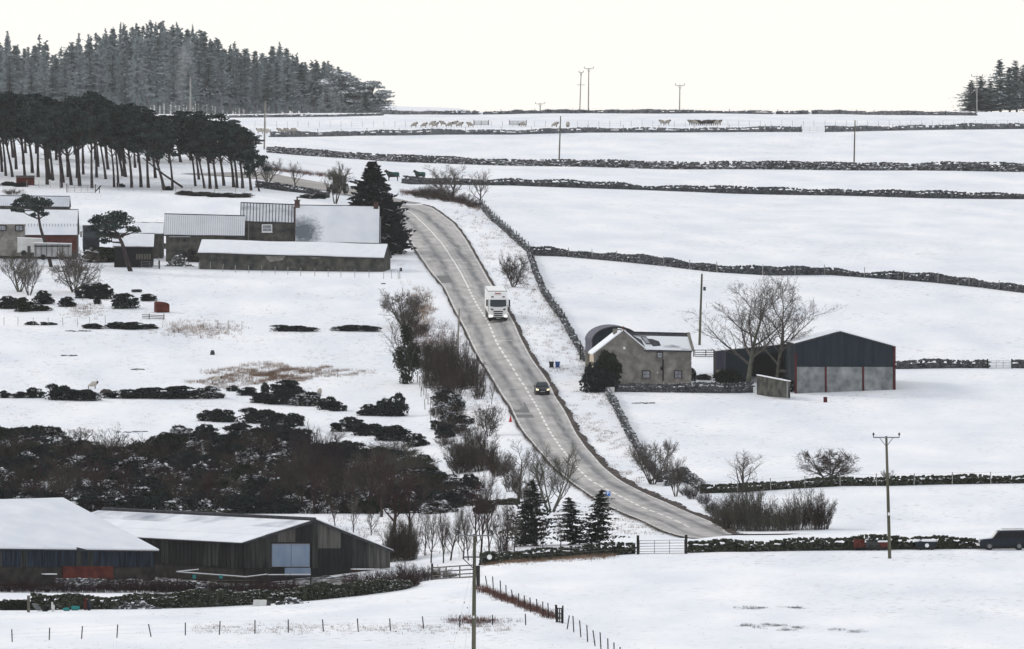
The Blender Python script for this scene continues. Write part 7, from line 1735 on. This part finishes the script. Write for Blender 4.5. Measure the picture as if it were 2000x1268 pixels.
# tarpaulin trailer at the valley wall
b = G(508, 1180); s = b.y / F; t = Thing('covered_trailer', 'dark blue trailer under a snowy tarpaulin at the valley wall', 'trailer', b)
mb = MB(); mb.loft([[b + Vector((x * s, y * .9, z)) for x, y, z in ((-52 * k_, -1, .1), (-52 * k_, 1, .1), (-44 * k_, .8, .95), (-44 * k_, -.8, .95))] for k_ in (1,)] + [[b + Vector((x * s, y * .9, z)) for x, y, z in ((44, -1, .1), (44, 1, .1), (36, .8, .8), (36, -.8, .8))]]); t.part('tarpaulin', mb, M['navy_dark'])
mb = MB(); mb.slab([b + Vector((-44 * s, -.75, .96)), b + Vector((36 * s, -.75, .82)), b + Vector((36 * s, .75, .82)), b + Vector((-44 * s, .75, .96))], (0, 0, .08)); mb.slab([b + Vector((-46 * s, -.95, .6)), b + Vector((30 * s, -.95, .62)), b + Vector((30 * s, -.86, .66)), b + Vector((-46 * s, -.86, .64))], (0, 0, .05)); t.part('snow_cover', mb, M['snow'])
b = G(508, 1184); s = b.y / F; t = Thing('white_cage', 'small white crate with a mesh end in front of the covered trailer', 'crate', b)
mb = MB(); mb.box((b.x, b.y - .4, b.z + .25), (26 * s, .7, .62), jit=.05, rnd=rr); t.part('body', mb, M['white_dirty']); mb = MB(); mb.box((b.x + 16 * s, b.y - .4, b.z + .22), (10 * s, .6, .5)); t.part('mesh_end', mb, M['metal_dark'])
# farm oddments in front of the long wall
for px, rb, w, h, m_, nm, lab, cat in ((168,1192,5,26,'rust','feed_sack','red striped post leaning on the long mossy wall','post'),(175,1192,8,20,'navy','feed_drum','blue plastic drum by the long mossy wall','drum'),(148,1192,16,10,'teal','net_heap','crumpled green netting by the long mossy wall','netting'),(130,1193,14,8,'teal','plastic_sheet','teal plastic sheet crumpled on the snow','plastic sheet'),(104,1194,6,20,'white_dirty','white_sack','white sack slumped beside a black one','sack'),(90,1194,14,12,'black','black_sack','black sack slumped at the long mossy wall','sack')):
    b = G(px, rb); s = b.y / F; mb = MB(); rr2 = random.Random(px)
    for k_ in range(3): mb.box((b.x + rr2.uniform(-.15, .15) * w * s, b.y - .9 - .1 * k_, b.z + h * s * (.3 + .15 * k_)), (w * s * rr2.uniform(.6, .9), .3, h * s * rr2.uniform(.45, .7)), rr2.uniform(-.2, .2), jit=.07, rnd=rr2)
    single(nm, mb, M[m_], lab, cat)
b = G(74, 1194); mb = MB()
for k_ in range(4): mb.tube([b + Vector((-.5 + k_ * .12, -1, .75)), b + Vector((.1 + k_ * .14, -1.1, .02))], .035, 4)
single('metal_hurdle', mb, M['metal'], 'metal rods leaning against the tall gatepost', 'rods')
# yard vehicles at the upper farm
b = G(178, 492); lorry('dark truck parked between the sheds at the upper farm', b + Vector((0, 0, .05)), (0, 0, math.pi + .05), M['navy_dark'], trailer=False, lamps=False, name='parked_truck', cat='truck')
def box_trailer(px0, px1, rt, rb, lab, m_, D, slope=0, d=2.2):
    A = P(px0, rt, D); B = P(px1, rt + slope, D); zb = zrow(rb, D); t = Thing('box_trailer', lab, 'trailer', (A.x, D, zb))
    mb = MB(); mb.slab([Vector((A.x, D, zb + .5)), Vector((B.x, D, zb + .5)), B, A], (0, d, 0)); t.part('body', mb, m_)
    mb = MB(); mb.slab([A + Vector((-.03, -.05, .01)), B + Vector((.03, -.05, .01)), B + Vector((.03, d, .01)), A + Vector((-.03, d, .01))], (0, 0, .1)); t.part('roof_snow', mb, M['snow'])
    for k_ in (.25, .75): x = A.x + (B.x - A.x) * k_; mb = MB(); mb.tube([(x, D - .08, zb + .4), (x, D + .2, zb + .4)], .42, 12); t.part('wheel', mb, M['rubber'])
    return t
t = box_trailer(34, 84, 465, 500, 'white box trailer in front of the brick red cladding', M['white_dirty'], 1656, 2)
t = box_trailer(66, 139, 475, 508, 'grey livestock trailer with ribbed sides at the upper farm', M['grey_paint'], 1651, 2)
for k_ in range(7): mb = MB(); a = P(70 + k_ * 10.5, 477, 1650.9); mb.box((a.x, a.y, a.z - .9), (.08, .08, 1.7)); t.part('rib', mb, M['metal_dark'])
mb = MB(); a = P(102, 481, 1650.9); mb.box((a.x, a.y, a.z), (5.2, .06, .22)); t.part('vent_slot', mb, M['metal_dark'])
b = G(68, 508); mb = MB(); mb.box((b.x, 1649, b.z + 1.1), (.45, .45, 2.4)); single('roller_post', mb, M['metal_dark'], 'dark upright at the nose of the grey trailer', 'post')
# tractor on the upper road behind the conifer
b = G(655, 380); t = Thing('dark_tractor', 'dark tractor on the upper road half hidden by the big conifer', 'tractor', b + Vector((0, 0, .1)), rot=(0, 0, math.pi - .4))
mb = MB(); mb.box((0, -1.6, 2.0), (1.7, 1.6, 1.6)); t.part('cab', mb, M['glass']); mb = MB(); mb.box((0, -1.6, 2.85), (1.8, 1.7, .14)); t.part('roof', mb, M['black'])
mb = MB(); mb.loft([[(-.45, 1.3, .8), (.45, 1.3, .8), (.4, 1.3, 1.5), (-.4, 1.3, 1.5)], [(-.55, -.8, .8), (.55, -.8, .8), (.5, -.8, 1.75), (-.5, -.8, 1.75)]]); t.part('bonnet', mb, M['navy_dark'])
for x in (-1, 1): wheel(t, x * 1.0, -1.9, .85, .5); wheel(t, x * .85, .8, .55, .4); mb = MB(); mb.tube([(x * .9, -1, 2.6), (x * 1.35, -.9, 2.6)], .03, 4); mb.box((x * 1.35, -.9, 2.45), (.2, .1, .3)); t.part('mirror', mb, M['black'])
mb = MB(); mb.tube([(.5, -1.2, 2.92), (.5, -1.2, 3.15)], .1, 8); t.part('beacon', mb, M['orange'])
# bins on the farm drive
for px, m_, lab in ((1077, 'black', 'black wheelie bin at the foot of the farmhouse drive'), (1089, 'blue_bin', 'blue wheelie bin beside the black one on the farmhouse drive')): wheelie(px, 719, 12, M[m_], lab)
# cone, parking sign, litter bin by the byre fence
b = G(997, 824); t = Thing('traffic_cone', 'red traffic cone in the snow at the road edge', 'cone', b)
mb = MB(); mb.tube([b, b + Vector((0, 0, .75))], [.2, .04], 10); t.part('cone', mb, M['red_plastic']); mb = MB(); mb.box((b.x, b.y, b.z + .03), (.45, .45, .06)); t.part('base', mb, M['red_plastic']); mb = MB(); mb.tube([b + Vector((0, 0, .35)), b + Vector((0, 0, .5))], [.125, .09], 10); t.part('white_band', mb, M['white'])
b = G(1188, 1000); t = Thing('parking_sign', 'blue parking sign with a white letter P on a thin post', 'sign', b); s = b.y / F
mb = MB(); mb.tube([b - Vector((0, 0, .2)), Vector((b.x, b.y, zrow(960, b.y)))], .045, 6); t.part('post', mb, M['metal'])
c = P(1187.5, 964, b.y - .08); hw = 4.7 * s; mb = MB(); mb.slab([c + Vector((-hw, 0, -hw)), c + Vector((hw, 0, -hw)), c + Vector((hw, 0, hw)), c + Vector((-hw, 0, hw))], (0, -.03, 0)); pn = t.part('plate', mb, M['sign_blue'])
fc = bpy.data.curves.new('letter', 'FONT'); fc.body = 'P'; fc.size = hw * 2.2; fc.extrude = .01; fc.offset = .012; fc.align_x = 'CENTER'; fc.align_y = 'CENTER'
tmp = bpy.data.objects.new('letter', fc); COL.objects.link(tmp); dg = bpy.context.evaluated_depsgraph_get(); lm = bpy.data.meshes.new_from_object(tmp.evaluated_get(dg)); bpy.data.objects.remove(tmp)
for v_i in lm.vertices: x, y, z = v_i.co; v_i.co = (c.x - t.base.x + x, c.y - .045 - t.base.y - z, c.z - t.base.z + y)
lm.materials.clear(); lm.materials.append(M['sign_white']); obj('letter', lm, pn)
b = G(783, 530); mb = MB(); mb.box((b.x, b.y, b.z + .25), (.35, .35, .5)); single('feed_bin', mb, M['metal_dark'], 'small dark box on the snow past the byre gable', 'box')
b = G(749, 555); mb = MB(); mb.box((b.x, b.y, b.z + .05), (.5, .4, .22), .4, jit=.05); single('dark_lump', mb, M['metal_dark'], 'dark lump in the snow near the byre fence', 'debris')
b = G(415, 693); mb = MB(); mb.box((b.x, b.y, b.z + .22), (.6, .5, .45), .2, jit=.06); mb.box((b.x, b.y, b.z + .5), (.35, .3, .2), .5, jit=.05); single('feed_trough', mb, M['metal_dark'], 'small dark feeder alone in the middle snow field', 'feeder')
b = G(267, 571); mb = MB()
for k_ in range(16):
    a0, a1 = 6.283 * k_ / 16, 6.283 * (k_ + 1) / 16; mb.tube([b + Vector((math.cos(a0) * .6, math.sin(a0) * .6, .22)), b + Vector((math.cos(a1) * .6, math.sin(a1) * .6, .22))], .2, 6, cap=False)
single('tractor_tyre', mb, M['rubber'], 'old tyre lying in the snow above the hutch', 'tyre')
b = G(300, 624); t = Thing('broken_hurdle', 'broken wooden hurdle lying below the brick coloured hutch', 'hurdle', b)
for k_ in range(3): mb = MB(); mb.tube([b + Vector((-1.6, .1 * k_, .2 + .22 * k_)), b + Vector((1.5, .1 * k_, .1 + .2 * k_))], .05, 5); t.part('rail', mb, M['post_dark'])
for x in (-.6, 1.4): mb = MB(); mb.tube([b + Vector((x, 0, -.1)), b + Vector((x, 0, .8))], .06, 5); t.part('post', mb, M['wood'])
for px, rb, w, lab in ((152,647,52,'shallow drainage scrape below the short fence'),(1258,788,42,'dark wet scrape in the snow below the garden wall'),(135,695,30,'thin dark scrape in the open snow'),(270,722,26,'thin dark scrape above the long gorse hedge'),(255,844,60,'dark ragged scrape above the scrub bank')):
    b = G(px, rb); s = b.y / F; mb = MB(); rr3 = random.Random(px)
    for k_ in range(26): x = rr3.uniform(-.5, .5); y = rr3.uniform(-1, 1) * (.5 - abs(x)) * 2; mb.box((b.x + x * w * s, b.y + y, gz(b.x + x * w * s, b.y + y) + .02), (.35, .3, .1), rr3.uniform(0, 3), jit=.06, rnd=rr3)
    tag(obj('bare_soil', mb.mesh('bare_soil', M['stone_wall'])), lab, None, None, 'stuff')

# ------------------------------------------------------------------ animals
def skin(name, verts, edges, radii, mats, face=None):
    me = bpy.data.meshes.new(name); me.from_pydata(verts, edges, []); o = bpy.data.objects.new(name, me); COL.objects.link(o)
    m = o.modifiers.new('s', 'SKIN'); m.use_smooth_shade = True
    for v_, r_ in zip(me.skin_vertices[0].data, radii): v_.radius = (r_, r_) if not isinstance(r_, tuple) else r_
    me.skin_vertices[0].data[0].use_root = True
    s_ = o.modifiers.new('u', 'SUBSURF'); s_.levels = 1; s_.render_levels = 1
    dg = bpy.context.evaluated_depsgraph_get(); out = bpy.data.meshes.new_from_object(o.evaluated_get(dg)); bpy.data.objects.remove(o)
    out.materials.clear()
    for q in mats: out.materials.append(q)
    if face: 
        for p in out.polygons: p.material_index = 1 if face(p.center) else 0
    return out
def quad_skeleton(rump, belly, chest, neck, head, muzzle, hip, sho, hock, knee, hw, zs=1.0):
    V = [rump, belly, chest, neck, head, muzzle]; E = [(0, 1), (1, 2), (2, 3), (3, 4), (4, 5)]
    for s_ in (-1, 1):
        i = len(V); V += [(sho[0], s_ * hw, sho[1]), (knee[0], s_ * hw, knee[1]), (knee[0] + .01, s_ * hw, 0.02)]; E += [(2, i), (i, i + 1), (i + 1, i + 2)]
        i = len(V); V += [(hip[0], s_ * hw, hip[1]), (hock[0], s_ * hw, hock[1]), (hock[0] + .05, s_ * hw, 0.02)]; E += [(0, i), (i, i + 1), (i + 1, i + 2)]
    return V, E
def sheep_mesh(m_, graze=False):
    hd = ((.6, 0, .88), (.76, 0, .8), (.48, 0, .74)) if not graze else ((.72, 0, .32), (.82, 0, .14), (.56, 0, .55))
    V, E = quad_skeleton((-.42, 0, .6), (0, 0, .58), (.34, 0, .6), hd[2], hd[0], hd[1], (-.4, .4), (.34, .4), (-.44, .24), (.35, .22), .13)
    Rr = [.33, .38, .33, .2, .15, .09] + ([.12, .06, .05] * 4)
    V += [(hd[0][0] - .04, .12, hd[0][2] + .06), (hd[0][0] - .04, -.12, hd[0][2] + .06)]; E += [(4, len(V) - 2), (4, len(V) - 1)]; Rr += [.03, .03]
    return skin('sheep', V, E, Rr, [m_, M['sheep_face']], lambda c: c.x > .56 or c.z < .26)
SHE = {('fleece', False): sheep_mesh(M['fleece']), ('fleece', True): sheep_mesh(M['fleece'], True), ('fleece_pale', False): sheep_mesh(M['fleece_pale']), ('fleece_dark', False): sheep_mesh(M['fleece_dark']), ('fleece_dark', True): sheep_mesh(M['fleece_dark'], True)}
def sheep(px, rb, face, lab, m_='fleece', graze=False, sc=1.2, turn=0.0, group=None, dmin=0):
    b = G(px, rb, dmin); o = obj('sheep', SHE[(m_, graze)]); o.location = b; o.rotation_euler = (0, 0, (0 if face > 0 else math.pi) + turn); o.scale = (sc, sc, sc); tag(o, lab, 'sheep', group)
for a in ((808,249.5,1,'sheep looking away at the start of the top field group'),(827,250,1,'greyer sheep with raised head by a dark fence post'),(843,247,1,'sheep partly behind another beside a fence post'),(849,249.5,1,'sheep in front of the overlapped pair'),(866,246.5,-1,'sheep facing the wood with its head low'),(877,249,1,'plump sheep just before a huddled pair'),(887,246.5,1,'higher sheep of the huddled pair'),(897,249,1,'lower sheep of the huddled pair'),(919,249,-1,'sheep walking towards the huddled pair'),(1022,248.5,-1,'sheep grazing in front of the second hurdle','fleece',True),(1083,249,1,'solitary sheep standing near the tall pole'),(1109,249,1,'sheep seen end on beside a fence post','fleece',False,1.2,1.4),(1295,244.5,-1,'pale sheep standing with another by the fence'),(1302,244.5,1,'second of the two sheep standing together by the fence')):
    sheep(*a)
for i in range(13):
    sheep(1351 + i * 4.3, 244.6 + (i % 3) * .35, -1 if i < 5 else 1, 'sheep packed into the long huddle on the top field', 'fleece' if i < 3 or i > 10 else 'fleece_dark', False, 1.2, R.uniform(-.3, .3), 'sheep of the long huddle')
for i, px in enumerate((508,517,524)): sheep(px, 261 + i * .2, -1, 'pale sheep lying together beside the pine stand pole', 'fleece_pale', False, 1.15, 0, 'sheep near the pine stand pole')
for i, px in enumerate((548,555,562,569,577)): sheep(px, 260.5, 1 if i % 2 else -1, 'brownish sheep gathered at the top wall past the pines', 'fleece', False, 1.15, 0, 'sheep at the top wall past the pines')
sheep(180, 760, 1, 'pale woolly sheep above the large gorse', 'fleece_pale', False, 1.1)
sheep(202, 772, 1, 'small dark sheep facing out between two gorse bushes', 'fleece_dark', True, .95, .6)
sheep(214, 774, -1, 'black sheep nibbling at the long gorse hedge', 'fleece_dark', True, 1.05)
sheep(422, 750, 1, 'pale sheep half hidden in the brown dead grass', 'fleece_pale', False, 1.1)
sheep(624, 772, 1, 'grey sheep standing behind the middle gorse clump', 'fleece', False, .9, 1.4)
def horse_mesh():
    V, E = quad_skeleton((-.75, 0, 1.12), (0, 0, 1.08), (.55, 0, 1.12), (.85, 0, 1.42), (1.12, 0, 1.72), (1.4, 0, 1.5), (-.72, .72), (.6, .7), (-.82, .48), (.62, .42), .2)
    Rr = [.42, .44, .42, .27, .18, .12] + [.17, .09, .09] * 4
    V += [(1.08, .06, 1.9), (1.08, -.06, 1.9), (-1.0, 0, 1.1), (-1.1, 0, .6)]; n = len(V); E += [(4, n - 4), (4, n - 3), (0, n - 2), (n - 2, n - 1)]; Rr += [.03, .03, .06, .05]
    return skin('pony', V, E, Rr, [M['horse']])
hm = horse_mesh()
def pony(px, rb, face, lab, sc, turn=0.0):
    b = G(px, rb); o = obj('pony', hm); o.location = b; o.rotation_euler = (0, 0, (0 if face > 0 else math.pi) + turn); o.scale = (sc,) * 3; tag(o, lab, 'pony')
    mb = MB(); secs = []
    for x, ry, zb, zt in ((-1.08, .2, .8, 1.3), (-.95, .36, .72, 1.47), (-.4, .4, .72, 1.49), (.2, .41, .72, 1.49), (.65, .36, .72, 1.5), (.95, .24, 1.15, 1.72), (1.06, .17, 1.4, 1.85)):
        secs.append([(x, math.cos(a_) * ry, (zb + zt) / 2 + math.sin(a_) * (zt - zb) / 2) for a_ in [6.283 * k_ / 12 for k_ in range(12)]])
    mb.loft(secs); r_ = obj('rug', mb.mesh('rug', M['rug_green'], smooth=True), o)
pony(767, 354, -1, 'pony in a dark green rug partly behind the big conifer', 1.05)
pony(820, 352, -1, 'pony in a green rug standing alone behind the wall', .95, -.5)

# ------------------------------------------------------------------ far hill, smoke, haze
xs_ = np.linspace(-46, -14, 20)
mb = MB(); Dh = 3900.0
pts_t = [(700, 206), (745, 207), (800, 208.5), (860, 210), (898, 211.5), (915, 216), (940, 222)]
vs_ = []; 
for px, r in pts_t: vs_ += [P(px, r, Dh), P(px, 240, Dh - 160), P(px, 262, Dh + 150)]
mb.add(vs_, [(i * 3 + 1, i * 3 + 4, i * 3 + 3, i * 3) for i in range(len(pts_t) - 1)] + [(i * 3, i * 3 + 3, i * 3 + 5, i * 3 + 2) for i in range(len(pts_t) - 1)])
tag(obj('far_hill', mb.mesh('far_hill', M['snow'])), 'faint snowy hill beyond the skyline wood', None, None, 'structure')

def volume_box(name, lo, hi, dens, col, label, aniso=0.0, noise=False):
    mb = MB(); mb.box([(a + b_) / 2 for a, b_ in zip(lo, hi)], [b_ - a for a, b_ in zip(lo, hi)]); me = mb.mesh(name, [])
    m = bpy.data.materials.new(name); m.use_nodes = True; nt = m.node_tree; nt.nodes.remove(nt.nodes['Principled BSDF'])
    pv = nt.nodes.new('ShaderNodeVolumePrincipled'); pv.inputs['Color'].default_value = (*col, 1); pv.inputs['Density'].default_value = dens; pv.inputs['Anisotropy'].default_value = aniso
    nt.links.new(pv.outputs[0], nt.nodes['Material Output'].inputs['Volume'])
    me.materials.clear(); me.materials.append(m); return tag(obj(name, me), label, None, None, 'stuff')
volume_box('haze', (-1400, -380, -90), (1400, 4450, 42), HAZE, (0.97, 0.97, 0.97), 'thin even winter haze over the whole valley')

# thin chimney smoke drifting before the distant wood
mb = MB(); Ds = 2840.0; secs = []
for px, r, w_ in ((352,196,5),(350,170,9),(356,145,12),(362,122,15),(360,100,13),(368,82,8)):
    c = P(px, r, Ds); rr_ = w_ * Ds / F; secs.append([(c.x + math.cos(a_) * rr_, c.y + math.sin(a_) * rr_, c.z) for a_ in [6.283 * k_ / 10 for k_ in range(10)]])
mb.loft(secs); me = mb.mesh('smoke', [])
m = bpy.data.materials.new('smoke'); m.use_nodes = True; nt = m.node_tree; nt.nodes.remove(nt.nodes['Principled BSDF'])
pv = nt.nodes.new('ShaderNodeVolumePrincipled'); pv.inputs['Color'].default_value = (.95, .97, 1, 1); pv.inputs['Density'].default_value = .05
nt.links.new(pv.outputs[0], nt.nodes['Material Output'].inputs['Volume']); me.materials.append(m)
tag(obj('smoke', me), 'thin wisp of chimney smoke drifting before the distant wood', None, None, 'stuff')
